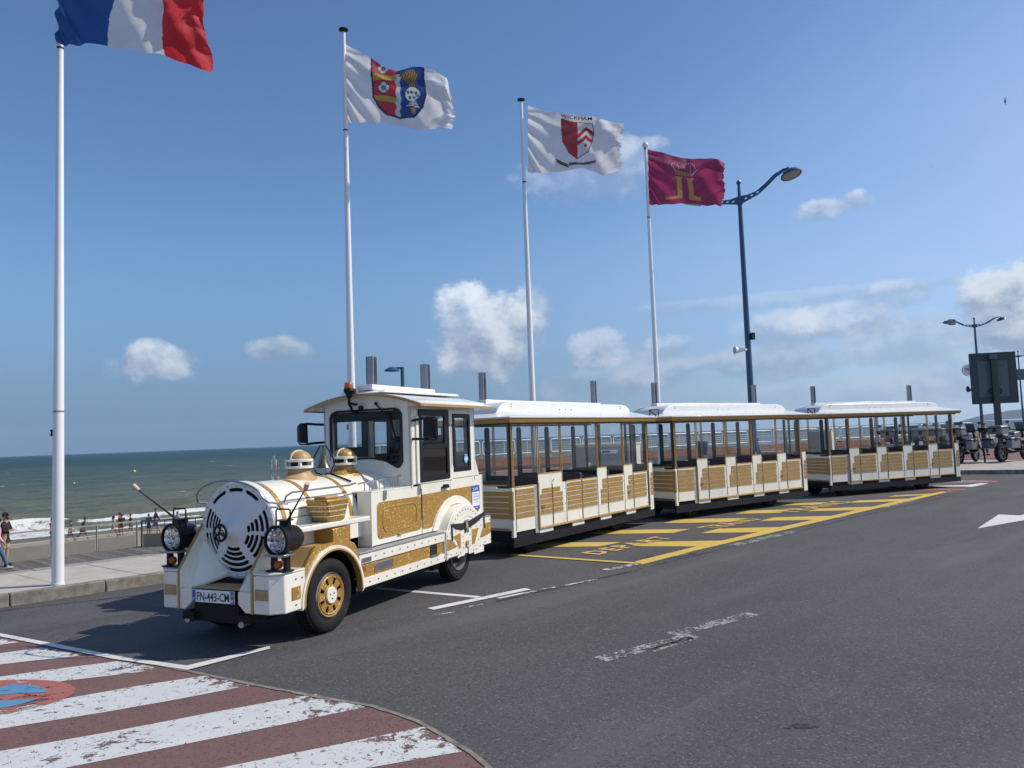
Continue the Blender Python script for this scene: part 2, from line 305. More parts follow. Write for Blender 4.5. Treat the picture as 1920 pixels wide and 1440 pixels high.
# ------------------------------------------------------------------ mesh builder
class MB:
    def __init__(s, off=(0, 0, 0)): s.v = []; s.f = []; s.m = []; s.off = off
    def add(s, vs, fs, m=0):
        b = len(s.v); ox, oy, oz = s.off
        s.v += [(v[0]+ox, v[1]+oy, v[2]+oz) for v in vs]; s.f += [tuple(i+b for i in f) for f in fs]; s.m += [m]*len(fs); return s
    def box(s, x0, x1, y0, y1, z0, z1, m=0, sheet=None):
        if x0 > x1: x0, x1 = x1, x0
        if y0 > y1: y0, y1 = y1, y0
        if z0 > z1: z0, z1 = z1, z0
        if sheet == 'y': return s.add([(x0, y0, z0), (x1, y0, z0), (x1, y0, z1), (x0, y0, z1)], [(0, 1, 2, 3)], m)
        if sheet == 'x': return s.add([(x0, y0, z0), (x0, y1, z0), (x0, y1, z1), (x0, y0, z1)], [(0, 1, 2, 3)], m)
        return s.add([(x0, y0, z0), (x1, y0, z0), (x1, y1, z0), (x0, y1, z0), (x0, y0, z1), (x1, y0, z1), (x1, y1, z1), (x0, y1, z1)],
                     [(0, 3, 2, 1), (4, 5, 6, 7), (0, 1, 5, 4), (1, 2, 6, 5), (2, 3, 7, 6), (3, 0, 4, 7)], m)
    def hexa(s, a, b, m=0):
        "two quads of points, joined"
        return s.add(list(a)+list(b), [(3, 2, 1, 0), (4, 5, 6, 7), (0, 1, 5, 4), (1, 2, 6, 5), (2, 3, 7, 6), (3, 0, 4, 7)], m)
    def prism(s, pts, ax, a, b, m=0, holes=()):
        "2D outline (may be concave, may have holes) extruded along an axis; x:(y,z) y:(x,z) z:(x,y)"
        def P(p, c): return {'x': (c, p[0], p[1]), 'y': (p[0], c, p[1]), 'z': (p[0], p[1], c)}[ax]
        loops = [list(pts)]+[list(h) for h in holes]
        tri = geometry.tessellate_polygon([[Vector((p[0], p[1], 0)) for p in l] for l in loops])
        flat = [p for l in loops for p in l]; n = len(flat)
        vs = [P(p, a) for p in flat]+[P(p, b) for p in flat]
        fs = [tuple(t) for t in tri]+[tuple(i+n for i in reversed(t)) for t in tri]
        k = 0
        for l in loops:
            L = len(l)
            for i in range(L): j = (i+1) % L; fs.append((k+i, k+j, k+j+n, k+i+n))
            k += L
        s.add(vs, fs, m); return s
    def cyl(s, p0, p1, r0, r1=None, n=16, m=0, caps=True):
        r1 = r0 if r1 is None else r1
        p0 = Vector(p0); p1 = Vector(p1); d = (p1-p0).normalized(); a = d.orthogonal().normalized(); b = d.cross(a)
        vs = []
        for p, r in ((p0, r0), (p1, r1)):
            for i in range(n): t = 2*math.pi*i/n; vs.append(tuple(p+a*math.cos(t)*r+b*math.sin(t)*r))
        fs = [(i, (i+1) % n, (i+1) % n+n, i+n) for i in range(n)]
        if caps: fs += [tuple(reversed(range(n))), tuple(range(n, 2*n))]
        return s.add(vs, fs, m)
    def tube(s, pts, r, n=8, m=0, closed=False):
        pts = [Vector(p) for p in pts]; vs = []; N = len(pts); prev = None
        for k, p in enumerate(pts):
            a = pts[(k-1) % N] if (k > 0 or closed) else p; b = pts[(k+1) % N] if (k < N-1 or closed) else p
            d = (b-a).normalized()
            if prev is None: e = d.orthogonal().normalized()
            else: e = (prev-d*prev.dot(d)).normalized()
            prev = e; g = d.cross(e); rr = r[k] if isinstance(r, (list, tuple)) else r
            for i in range(n): t = 2*math.pi*i/n; vs.append(tuple(p+e*math.cos(t)*rr+g*math.sin(t)*rr))
        fs = []
        for k in range(N if closed else N-1):
            o = k*n; q = ((k+1) % N)*n
            for i in range(n): fs.append((o+i, o+(i+1) % n, q+(i+1) % n, q+i))
        if not closed: fs += [tuple(reversed(range(n))), tuple(range((N-1)*n, N*n))]
        return s.add(vs, fs, m)
    def lathe(s, prof, org, ax='z', n=24, m=0, flip=1, caps=False):
        "profile [(radius, height)] turned about an axis"
        vs = []; o = Vector(org)
        A = {'x': (Vector((0, 1, 0)), Vector((0, 0, 1)), Vector((1, 0, 0))), 'y': (Vector((1, 0, 0)), Vector((0, 0, 1)), Vector((0, 1, 0))), 'z': (Vector((1, 0, 0)), Vector((0, 1, 0)), Vector((0, 0, 1)))}[ax]
        for r, h in prof:
            for i in range(n): t = 2*math.pi*i/n; vs.append(tuple(o+A[0]*math.cos(t)*r+A[1]*math.sin(t)*r+A[2]*h*flip))
        fs = []
        for k in range(len(prof)-1):
            for i in range(n): fs.append((k*n+i, k*n+(i+1) % n, (k+1)*n+(i+1) % n, (k+1)*n+i))
        if caps and prof[0][0] > 1e-5: fs.append(tuple(reversed(range(n))))
        if caps and prof[-1][0] > 1e-5: fs.append(tuple(range((len(prof)-1)*n, len(prof)*n)))
        return s.add(vs, fs, m)
    def sphere(s, c, r, n=14, m=0, sc=(1, 1, 1)):
        k = n//2; prof = [(max(1e-6, math.sin(math.pi*i/k))*r, -math.cos(math.pi*i/k)*r) for i in range(k+1)]
        b = len(s.v); s.lathe(prof, (0, 0, 0), 'z', n, m); ox, oy, oz = s.off
        for i in range(b, len(s.v)): v = s.v[i]; s.v[i] = ((v[0]-ox)*sc[0]+c[0]+ox, (v[1]-oy)*sc[1]+c[1]+oy, (v[2]-oz)*sc[2]+c[2]+oz)
        return s
    def mesh(s, name, mats, smooth=35, recalc=True):
        me = bpy.data.meshes.new(name); me.from_pydata(s.v, [], s.f)
        for k in (mats if isinstance(mats, (list, tuple)) else [mats]): me.materials.append(MAT[k])
        me.polygons.foreach_set('material_index', s.m)
        if recalc:
            bm = bmesh.new(); bm.from_mesh(me); bmesh.ops.recalc_face_normals(bm, faces=bm.faces); bm.to_mesh(me); bm.free()
        if smooth:
            me.polygons.foreach_set('use_smooth', [True]*len(me.polygons)); me.set_sharp_from_angle(angle=rad(smooth))
        me.update(); return me
    def build(s, name, mats, parent=None, bevel=0, seg=2, **kw):
        me = s.mesh(name, mats, **kw); return link(name, me, parent, bevel, seg)
def link(name, me, parent=None, bevel=0, seg=2):
    o = bpy.data.objects.new(name, me); C.objects.link(o); o.parent = parent
    if bevel:
        b = o.modifiers.new('bevel', 'BEVEL'); b.width = bevel; b.segments = seg; b.limit_method = 'ANGLE'; b.angle_limit = rad(40)
    return o
def tag(o, label=None, cat=None, group=None, kind=None):
    for k, v in (('label', label), ('category', cat), ('group', group), ('kind', kind)):
        if v: o[k] = v
    return o
def thing(name, label, cat, loc=(0, 0, 0), rot=0.0, group=None):
    o = bpy.data.objects.new(name, None); C.objects.link(o); o.location = loc; o.rotation_euler = (0, 0, rot); o.empty_display_size = 0.2
    return tag(o, label, cat, group)
def dup(root, loc, rot, label=None, group=None):
    def cp(o, par):
        c = o.copy(); C.objects.link(c); c.parent = par
        for ch in list(o.children): cp(ch, c)
        return c
    r = cp(root, None); r.location = loc; r.rotation_euler = (0, 0, rot)
    if label: r['label'] = label
    if group: r['group'] = group
    return r
def rrect(x0, x1, y0, y1, r, n=5):
    out = []
    for cx, cy, a0 in ((x1-r, y1-r, 0), (x0+r, y1-r, 90), (x0+r, y0+r, 180), (x1-r, y0+r, 270)):
        for i in range(n+1): a = rad(a0+90*i/n); out.append((cx+r*math.cos(a), cy+r*math.sin(a)))
    return out
def arc(cx, cy, r, a0, a1, n): return [(cx+r*math.cos(rad(a0+(a1-a0)*i/n)), cy+r*math.sin(rad(a0+(a1-a0)*i/n))) for i in range(n+1)]
def text_mesh(txt, size, align='CENTER', extrude=0.0, bold=0.0, spacing=1.0):
    cu = bpy.data.curves.new('t', 'FONT'); cu.body = txt; cu.size = size; cu.align_x = align; cu.extrude = extrude; cu.offset = bold; cu.resolution_u = 2; cu.space_character = spacing
    ob = bpy.data.objects.new('t', cu); me = bpy.data.meshes.new_from_object(ob); bpy.data.objects.remove(ob); bpy.data.curves.remove(cu); return me
def text_obj(name, txt, size, origin, xdir, ydir, material, parent, align='CENTER', bold=0.0, sx=1.0, sy=1.0, lift=0.0):
    "flat lettering laid on a plane spanned by xdir / ydir"
    me = text_mesh(txt, size, align, 0, bold); X = Vector(xdir).normalized(); Y = Vector(ydir).normalized(); N = X.cross(Y); o = Vector(origin)
    for v in me.vertices: v.co = o+X*v.co.x*sx+Y*v.co.y*sy+N*lift
    me.materials.clear(); me.materials.append(MAT[material]); me.name = name
    return link(name, me, parent)

# ================================================================== SETTING
UK = Vector((math.cos(rad(43.7)), math.sin(rad(43.7)), 0)); NK = Vector((-UK.y, UK.x, 0)); K0 = Vector((-6.55, 9.83, 0))
def K(s, d=0.0, z=0.0): p = K0+UK*s+NK*d; return Vector((p.x, p.y, z))
def flat(name, pts, z, material, parent=None, kind=None):
    mb = MB(); P = [(p[0], p[1]) for p in pts]
    tri = geometry.tessellate_polygon([[Vector((p[0], p[1], 0)) for p in P]])
    mb.add([(p[0], p[1], z) for p in P], [tuple(t) for t in tri]); me = mb.mesh(name, material, smooth=0)
    # sheets face up
    bm = bmesh.new(); bm.from_mesh(me)
    for f in bm.faces:
        if f.normal.z < 0: f.normal_flip()
    bm.to_mesh(me); bm.free()
    o = link(name, me, parent)
    if kind: o['kind'] = kind
    return o
CORNER = (13.4, 29.1)
ka = K(-70); road = flat('road', [ka, CORNER, (17.61, 26.81), (26, 24.0), (70, 18), (260, -60), (200, -260), (-200, -260), (-160, -150)], 0.0, 'asphalt', kind='structure')
# ---- road markings: thin sheets a few millimetres up
def mark(name, px, material, z=0.004, label=None):
    o = flat(name, [G(x, y) for x, y in px], z, material, road)
    if label: o['label'] = label
    return o
def strip(name, a, b, w, material, z=0.004):
    a = G(*a); b = G(*b); d = (b-a).normalized(); n = Vector((-d.y, d.x, 0))*w/2
    return flat(name, [a-n, b-n, b+n, a+n], z, material, road)
curve = [(-260, 1118), (-120, 1158), (0, 1193), (100, 1209), (220, 1232), (345, 1258), (480, 1286), (600, 1309), (700, 1326), (780, 1353), (840, 1387), (885, 1415), (915, 1440), (950, 1500), (960, 1600)]
red = [G(*p) for p in curve]
flat('crossing_surface', red+[Vector((-1.0, 1.5, 0)), Vector((-14, -3, 0)), Vector((-16, 7, 0))], 0.003, 'red_asphalt', road)
mb = MB()
for a, b in zip(red[:-1], red[1:]):                       # raised, gritty seam of bitumen along the curve
    d = (b-a).normalized(); n = Vector((-d.y, d.x, 0)); L = (b-a).length; k = max(2, int(L/0.12))
    for i in range(k):
        t0 = i/k; t1 = (i+1)/k; w0 = 0.012+0.012*random.random()
        p = a.lerp(b, t0); q = a.lerp(b, t1)
        mb.add([(p-n*w0).to_tuple()[:2]+(0.008,), (q-n*w0).to_tuple()[:2]+(0.008,), (q+n*0.02).to_tuple()[:2]+(0.009,), (p+n*0.02).to_tuple()[:2]+(0.009,)], [(0, 1, 2, 3)])
mb.build('edge_seam', 'kerb_stone', road, smooth=0)
stripes = [[(-60, 1208), (0, 1198), (36, 1205), (0, 1210), (-60, 1220)],
           [(-80, 1240), (0, 1226), (80, 1215), (140, 1226), (150, 1231), (60, 1240), (0, 1247), (-90, 1262)],
           [(-120, 1290), (0, 1270), (100, 1256), (220, 1241), (285, 1251), (297, 1256), (240, 1264), (120, 1278), (0, 1297), (-130, 1318)],
           [(-140, 1362), (0, 1333), (125, 1311), (260, 1287), (385, 1268), (430, 1277), (470, 1286), (330, 1313), (200, 1336), (0, 1368), (-150, 1400)],
           [(-160, 1440), (0, 1410), (200, 1375), (400, 1337), (590, 1302), (640, 1315), (686, 1327), (520, 1362), (320, 1402), (120, 1442), (-180, 1510)],
           [(380, 1448), (520, 1420), (670, 1390), (800, 1363), (840, 1391), (866, 1411), (790, 1424), (700, 1440), (520, 1482), (200, 1560), (120, 1510)],
           [(790, 1500), (930, 1468), (955, 1540), (700, 1620), (450, 1650)]]
def worn_end(o):
    "more wear where the wheels cut the corner: along the curved seam"
    bm = bmesh.new(); bm.from_mesh(o.data)
    for _ in range(5): bmesh.ops.subdivide_edges(bm, edges=[e for e in bm.edges if e.calc_length() > 0.12], cuts=1, use_grid_fill=True)
    bmesh.ops.triangulate(bm, faces=bm.faces); bm.to_mesh(o.data); bm.free(); me = o.data; P = np.array([tuple(v.co) for v in me.vertices])[:, :2]; d = np.full(len(P), 9.0)
    for a, b in zip(red[:-1], red[1:]):
        A = np.array([a.x, a.y]); B = np.array([b.x, b.y])-A; tt = np.clip(((P-A)@B)/(B@B), 0, 1); d = np.minimum(d, np.linalg.norm(P-A-tt[:, None]*B, axis=1))
    at = me.attributes.new('fade', 'FLOAT', 'POINT'); at.data.foreach_set('value', np.exp(-(d/0.22)**1.3).astype(np.float32))
for s_ in stripes: worn_end(mark('crossing_stripe', s_, 'zebra_white', 0.006))
# no-stopping roundel on the ground
rc = Vector((-4.36, 6.17, 0)); RR = 0.80; ang = rad(12)
flat('roundel', [rc+Vector((math.cos(t)*RR, math.sin(t)*RR*0.62, 0)) for t in [2*math.pi*i/40 for i in range(40)]], 0.009, 'roundel_red', road)
for q in range(4):
    P = []
    a0 = rad(q*90+18); a1 = rad(q*90+82)
    for i in range(9): t = a0+(a1-a0)*i/8; P.append(rc+Vector((math.cos(t)*RR*0.74, math.sin(t)*RR*0.62*0.72, 0)))
    am = (a0+a1)/2; P.append(rc+Vector((math.cos(am)*0.16, math.sin(am)*0.11, 0)))
    flat('roundel_quarter', P, 0.012, 'roundel_blue', road)
# bay lines round the locomotive
mark('bay_line', [(-150, 1158), (0, 1189), (110, 1210), (220, 1232), (350, 1250), (505, 1213.5), (507, 1218), (352, 1258), (210, 1237), (100, 1215), (0, 1195), (-150, 1165)], 'line_white', 0.011)
strip('bay_line', (680, 1101), (898, 1120), 0.10, 'line_white'); strip('bay_line', (807, 1143), (990, 1105), 0.13, 'line_white', 0.008)
for a, b, w in (((812, 1154), (852, 1148), 0.03), ((934, 1122), (1040, 1101), 0.07), ((860, 1142), (905, 1133), 0.05), ((940, 1116), (965, 1112), 0.04), ((1060, 1098), (1120, 1086), 0.05)):
    strip('worn_line', a, b, w, 'faded_white')
strip('worn_line', (1134, 1069), (1200, 1056.5), 0.13, 'faded_white')
for a, b, w in (((1125, 1237), (1300, 1192), 0.17), ((1215, 1222), (1300, 1196), 0.10), ((1260, 1190), (1412, 1151), 0.16), ((1375, 1023), (1490, 996), 0.18), ((1560, 972), (1620, 955), 0.2), ((1650, 952), (1715, 937), 0.22), ((1210, 1053), (1300, 1036), 0.10)):
    strip('worn_line', a, b, w, 'worn_white')
for a, b, w in (((930, 1128), (1200, 1068), 0.07), ((1200, 1066), (1560, 981), 0.05), ((1230, 1050), (1300, 1036), 0.22), ((1560, 980), (1800, 925), 0.06), ((-40, 1150), (300, 1112), 0.06)): strip('tar_seam', a, b, w, 'tar', 0.002)
# yellow departure bay
strip('yellow_line', (960, 1041), (1196, 1057.2), 0.12, 'line_yellow', 0.010)
o_ = mark('yellow_line', [(1190, 1053.5), (1290, 1029), (1440, 994), (1580, 963), (1700, 936), (1762, 922.5), (1773, 924.0), (1716, 937), (1586, 967), (1450, 999), (1300, 1034), (1205, 1059)], 'line_yellow', 0.007)
mark('worn_line', [(1762, 922), (1782, 920), (1787, 921.5), (1773, 924)], 'faded_white', 0.006)
sc6 = lambda L: [(1290+x/5.486, 930+y/5.486) for x, y in L]
sA = lambda L: [(860+x/3, 960+y/3) for x, y in L]
sB = lambda L: [(1400+x/3.692, 880+y/3.692) for x, y in L]
yb = [sA([(970, 193), (1085, 168), (1525, 161), (1390, 195)]), sc6([(130, 383), (320, 337), (1040, 318), (820, 372)]), sc6([(735, 258), (890, 220), (1530, 205), (1370, 245)]),
      sc6([(1220, 158), (1350, 130), (1920, 110), (1790, 146)]), sB([(700, 232), (770, 217), (1190, 201), (1070, 222)]), sB([(980, 192), (1030, 181), (1360, 165), (1300, 175)]),
      sA([(380, 200), (500, 173), (915, 170), (795, 194)]), [(1095, 1002), (1130, 994.5), (1293, 992.3), (1262, 999.5)], sc6([(-250, 280), (-90, 240), (592, 229), (435, 271)]),
      sc6([(480, 185), (640, 150), (1055, 139), (945, 174)]), sc6([(820, 102), (950, 80), (1420, 66), (1330, 90)])]
for q in yb: mark('yellow_bar', q, 'line_yellow', 0.004)
ua = Vector((math.cos(rad(45)), math.sin(rad(45)), 0)); na = Vector((-ua.y, ua.x, 0))
def ground_word(word, a, b, h):
    A = G(*a); B = G(*b); L = (B-A).length; X = (B-A).normalized(); Y = Vector((-X.y, X.x, 0))
    me = text_mesh(word, 1.0, 'LEFT', 0, 0.035, 1.3); xs = [v.co.x for v in me.vertices]; k = L/(max(xs)-min(xs)); x0 = min(xs)
    for v in me.vertices: v.co = A+X*((v.co.x-x0)*k)+Y*(v.co.y*h/0.7)+Vector((0, 0, 0.009))
    me.materials.clear(); me.materials.append(MAT['letter_yellow']); link('painted_word', me, road)
ground_word('DEPART', (1122, 1041), (1262, 1009), 0.36)
ground_word('TRAINS', (1344, 992.5), (1428, 974), 0.44)
ground_word('TRAINS', (1487, 962), (1600, 941.5), 0.50)
mark('direction_arrow', [(1833, 991), (1872.6, 964.8), (1912, 966.7), (1990, 948), (2100, 924), (2110, 930), (1990, 966), (1912, 977)], 'line_white')
mark('chevron', sB([(1280, 116), (1520, 110), (1620, 97), (1680, 98), (1560, 123), (1510, 120), (1300, 122)]), 'line_white', 0.006)
for c, r1, r2, m_, z_ in (((1806, 903), 0.95, 0.62, 'roundel_red', 0.004), ((1806, 903), 0.8, 0.48, 'worn_white', 0.010), ((1745, 918), 0.9, 0.35, 'roundel_red', 0.004)):
    cc = G(*c); X = (G(c[0]+30, c[1])-cc).normalized(); Y = Vector((-X.y, X.x, 0))
    flat('roundel', [cc+X*math.cos(t)*r1+Y*math.sin(t)*r2 for t in [2*math.pi*i/28 for i in range(28)]], z_, m_, road)
for px, w in (((1507, 1362), 0.10), ((1580, 1372), 0.07), ((1225, 1044), 0.12), ((1290, 1040), 0.08)):   # oil spots
    c = G(*px); flat('oil_stain', [c+Vector((math.cos(t)*w*random.uniform(.6, 1.6), math.sin(t)*w*0.5*random.uniform(.6, 1.3), 0)) for t in [2*math.pi*i/14 for i in range(14)]], 0.003, 'tar', road)

# ---- upper pavement, kerb and slabs
edge = lambda s: Vector((-7.79, 11.69, 0))+Vector((math.cos(rad(46)), math.sin(rad(46)), 0))*s
terr = [K(-70, .02), CORNER, (17.61, 26.81), (26, 24.0), (70, 18), (260, -50), (400, 100), (120, 105), (34, 60.2), (-7.4, 39.8), (-5.6, 15.0), edge(3.6), edge(-70)]
terr = [(p[0]+(0.0), p[1]) for p in terr]
o = MB().prism(terr, 'z', -6.0, 0.128).build('pavement', 'pale_paving', smooth=0); o['kind'] = 'structure'; pav = o
redp = [(-3.5, 20.5), (9, 31.5), (19.2, 36.3), (24, 32), (38, 29), (60, 40), (60, 71.5), (33.6, 58.6), (-6.6, 38.6), (-5.0, 18)]
flat('red_paving', redp, 0.132, 'red_paving', pav)
flat('joint_bed', [K(-20, .16), K(7, .16), edge(3.0), edge(-24)], 0.132, 'joint_dark', pav)
# kerb stones
s = -14.45; kerb_mesh = {}
for i in range(34):
    L = 1.12; a = s; b = s+L-0.012; s += L
    if i < 22: pts = [K(a, -.01), K(b, -.01), K(b, .16), K(a, .16)]
    else: pts = [K(a, -.01), K(b, -.01), K(b, .16), K(a, .16)]
    dz = random.uniform(-.004, .004)
    mb = MB(); lo_ = [(p.x, p.y, -.02) for p in pts]; hi_ = [(p.x+NK.x*(.015 if k < 2 else 0), p.y+NK.y*(.015 if k < 2 else 0), .15+dz) for k, p in enumerate(pts)]
    mb.hexa(lo_, hi_); mb.build('kerb_stone', 'kerb_stone', pav, bevel=0.012)
cf = Vector((CORNER[0], CORNER[1], 0)); df = Vector((17.61-13.4, 26.81-29.1, 0)).normalized(); nf = Vector((-df.y, df.x, 0))
for i in range(10):
    a = cf+df*(i*1.5); b = cf+df*(i*1.5+1.485); mb = MB()
    mb.hexa([tuple(a-nf*.01)[:2]+(-.02,), tuple(b-nf*.01)[:2]+(-.02,), tuple(b+nf*.16)[:2]+(-.02,), tuple(a+nf*.16)[:2]+(-.02,)],
            [tuple(a)[:2]+(.15,), tuple(b)[:2]+(.15,), tuple(b+nf*.16)[:2]+(.15,), tuple(a+nf*.16)[:2]+(.15,)]); mb.build('kerb_stone', 'kerb_stone', pav, bevel=0.012)
# slabs from the kerb to the edge strip
ue = Vector((math.cos(rad(46)), math.sin(rad(46)), 0)); ne = Vector((-ue.y, ue.x, 0))
s = -10.22
while s < 5:
    w = 0.995
    a = K(s+.007, .168); b = K(s+w-.007, .168)
    def to_edge(p):      # meet the inner side of the edge strip
        q = Vector((-7.79, 11.69, 0)); dd = NK+UK*(-0.12)
        t = ((q-p).dot(ne)-0.26)/dd.dot(ne); return p+dd*t
    c = to_edge(b); d = to_edge(a); dz = random.uniform(-.003, .003)
    cut = random.random()
    parts = [(0, 1)] if cut > 0.35 else [(0, .62), (.628, 1)]
    for t0, t1 in parts:
        P = [a.lerp(d, t0), b.lerp(c, t0), b.lerp(c, t1), a.lerp(d, t1)]
        mb = MB(); mb.hexa([(p.x, p.y, .12) for p in P], [(p.x, p.y, .15+dz) for p in P]); mb.build('slab', 'slab_stone', pav, bevel=0.004, seg=1)
    s += w
for i in range(24):
    a = edge(-14+i*.8+.005); b = edge(-14+i*.8+.795)
    P = [a-ne*.25, b-ne*.25, b, a]; mb = MB(); mb.hexa([(p.x, p.y, .1) for p in P], [(p.x, p.y, .155) for p in P]); mb.build('edge_stone', 'edge_stone', pav, bevel=0.008, seg=1)

# ---- lower promenade with its boardwalk
F0 = Vector((-17.33, 28.84, 0)); UF = ue; NF = ne
def FP(s, d, z=0): p = F0+UF*s+NF*d; return Vector((p.x, p.y, z))
ZL = -1.9
o = MB().prism([tuple(FP(-80, .5))[:2], tuple(FP(3.3, .5))[:2], (-12.0, 31.8), (-7.2, 33.0), (-5.6, 15.2), tuple(edge(3.4))[:2], tuple(edge(-80))[:2]], 'z', -8, ZL-.035).build('boardwalk', 'planks_dark', smooth=0); o['kind'] = 'structure'; bw = o
plank = None
for i in range(104):
    s = -9.5+i*.205
    if plank is None:
        mb = MB().box(0, .197, -8.6, -.02, -.03, 0); me = mb.mesh('plank', 'plank_grey', smooth=0)
    y1 = -.02 if s < 2.4 else -(s-2.4)*0.7-.02
    pl = link('plank', me, bw); pl.matrix_world = Matrix.Translation(FP(s, min(0, y1+.02), ZL+random.uniform(-.004, .004))) @ Matrix.Rotation(rad(46), 4, 'Z'); plank = pl

# ---- beach
bm_v = []; ns, nd = 90, 70
for i in range(ns+1):
    for j in range(nd+1):
        ss = -60+i*2.2; dd = -.5+j*1.1; z = -2.25-0.058*max(0, dd)-0.00012*dd*dd+.03*math.sin(ss*.7+dd*.9)+.02*math.sin(ss*1.9-dd*2.1)+RN.uniform(-.015, .015)
        p = FP(ss, dd); bm_v.append((p.x, p.y, z))
fs = [(i*(nd+1)+j, (i+1)*(nd+1)+j, (i+1)*(nd+1)+j+1, i*(nd+1)+j+1) for i in range(ns) for j in range(nd)]
mb = MB(); mb.add(bm_v, fs); o = mb.build('beach', 'sand', smooth=180, recalc=False); o['kind'] = 'structure'

# ---- sea
ZS = -4.1
def sea():
    NA, NR = 520, 620
    az = np.radians(np.linspace(-66, 66, NA)); t = np.linspace(0, 1, NR)
    r = 1.0/((1-t)*(1/44.0)+t*(1/11000.0))                     # even steps down the picture
    R, A = np.meshgrid(r, az, indexing='ij'); X = R*np.sin(A); Y = R*np.cos(A)
    sx = (X-F0.x)*UF.x+(Y-F0.y)*UF.y; dd = (X-F0.x)*NF.x+(Y-F0.y)*NF.y
    dr = np.gradient(r)[:, None]*np.ones_like(R)
    Z = np.zeros_like(R)
    for lam, amp, th, ph in ((11, .13, 4, .3), (6.5, .085, -14, 1.7), (4.1, .05, 19, 4.0), (2.6, .032, -33, 2.2), (1.7, .02, 41, .9), (17, .12, -5, 5.1), (1.15, .012, 8, 3.3), (34, .22, 3, 2.0)):
        k = 2*math.pi/lam; c, s = math.cos(rad(th)), math.sin(rad(th)); q = k*(dd*c+sx*s)+ph+.7*np.sin(sx*.11+dd*.05+ph)
        fade = np.clip(lam/(2.6*np.maximum(dr, 1e-3))-.4, 0, 1)
        Z += amp*fade*(1-np.abs(np.sin(q/2)))*1.6-amp*.5*fade
    Z *= np.clip((dd-33)/14, .12, 1)
    wob = 1.1*np.sin(sx*.33+1)+.7*np.sin(sx*.83)+.4*np.sin(sx*1.9+2)
    big = 1/(1+np.exp((sx-12.2)*1.6))*1/(1+np.exp(-(sx+2)*.6))
    ridge = np.exp(-((dd-41.5-wob*.4)/1.5)**2)
    Z += ridge*(.75*big+.34*(1-big))
    Z += .28*np.exp(-((dd-52-wob)/2.6)**2)+.25*np.exp(-((dd-66-wob*2)/3)**2)
    foam = np.zeros_like(R)
    foam = np.maximum(foam, .85*np.exp(-((dd-33.0-wob*.35)/1.1)**2))
    foam = np.maximum(foam, big*np.where((dd > 33) & (dd < 42.6), .56, 0)); foam = np.maximum(foam, big*.95*np.exp(-((dd-41.2-wob*.3)/.8)**2)); foam = np.maximum(foam, big*.8*np.exp(-((dd-37.6-wob*.5)/.9)**2))
    foam = np.maximum(foam, (1-big)*np.exp(-((dd-40.6-wob*.4)/1.3)**2)*.62)
    foam = np.maximum(foam, (1-big)*np.exp(-((dd-37.0-wob*.4)/1.6)**2)*.55)
    foam = np.maximum(foam, np.exp(-((dd-49.5-wob)/2.4)**2)*.40*(np.sin(sx*.21+.6) > .1))
    foam = np.maximum(foam, np.exp(-((dd-72-wob*1.5)/3)**2)*.40*(np.sin(sx*.13+2.2) > .3))
    Z += foam*RN.uniform(-.03, .03, R.shape)*np.clip(1-(dd-45)/20, 0, 1)
    V = np.stack([X, Y, Z+ZS], -1).reshape(-1, 3)
    me = bpy.data.meshes.new('sea'); nf = (NR-1)*(NA-1)
    i = np.arange(NR-1)[:, None]*NA+np.arange(NA-1)[None, :]; q = np.stack([i, i+NA, i+NA+1, i+1], -1).reshape(-1)
    me.vertices.add(len(V)); me.vertices.foreach_set('co', V.reshape(-1).astype(np.float32)); me.loops.add(nf*4); me.loops.foreach_set('vertex_index', q.astype(np.int32))
    me.polygons.add(nf); me.polygons.foreach_set('loop_start', np.arange(nf, dtype=np.int32)*4); me.polygons.foreach_set('loop_total', np.full(nf, 4, np.int32))
    me.update(calc_edges=True); me.polygons.foreach_set('use_smooth', [True]*nf)
    a = me.attributes.new('foam', 'FLOAT', 'POINT'); a.data.foreach_set('value', foam.reshape(-1).astype(np.float32))
    a = me.attributes.new('shore', 'FLOAT', 'POINT'); a.data.foreach_set('value', dd.reshape(-1).astype(np.float32))
    me.materials.append(MAT['sea']); me.validate(); o = bpy.data.objects.new('sea', me); C.objects.link(o); o['kind'] = 'structure'; return o
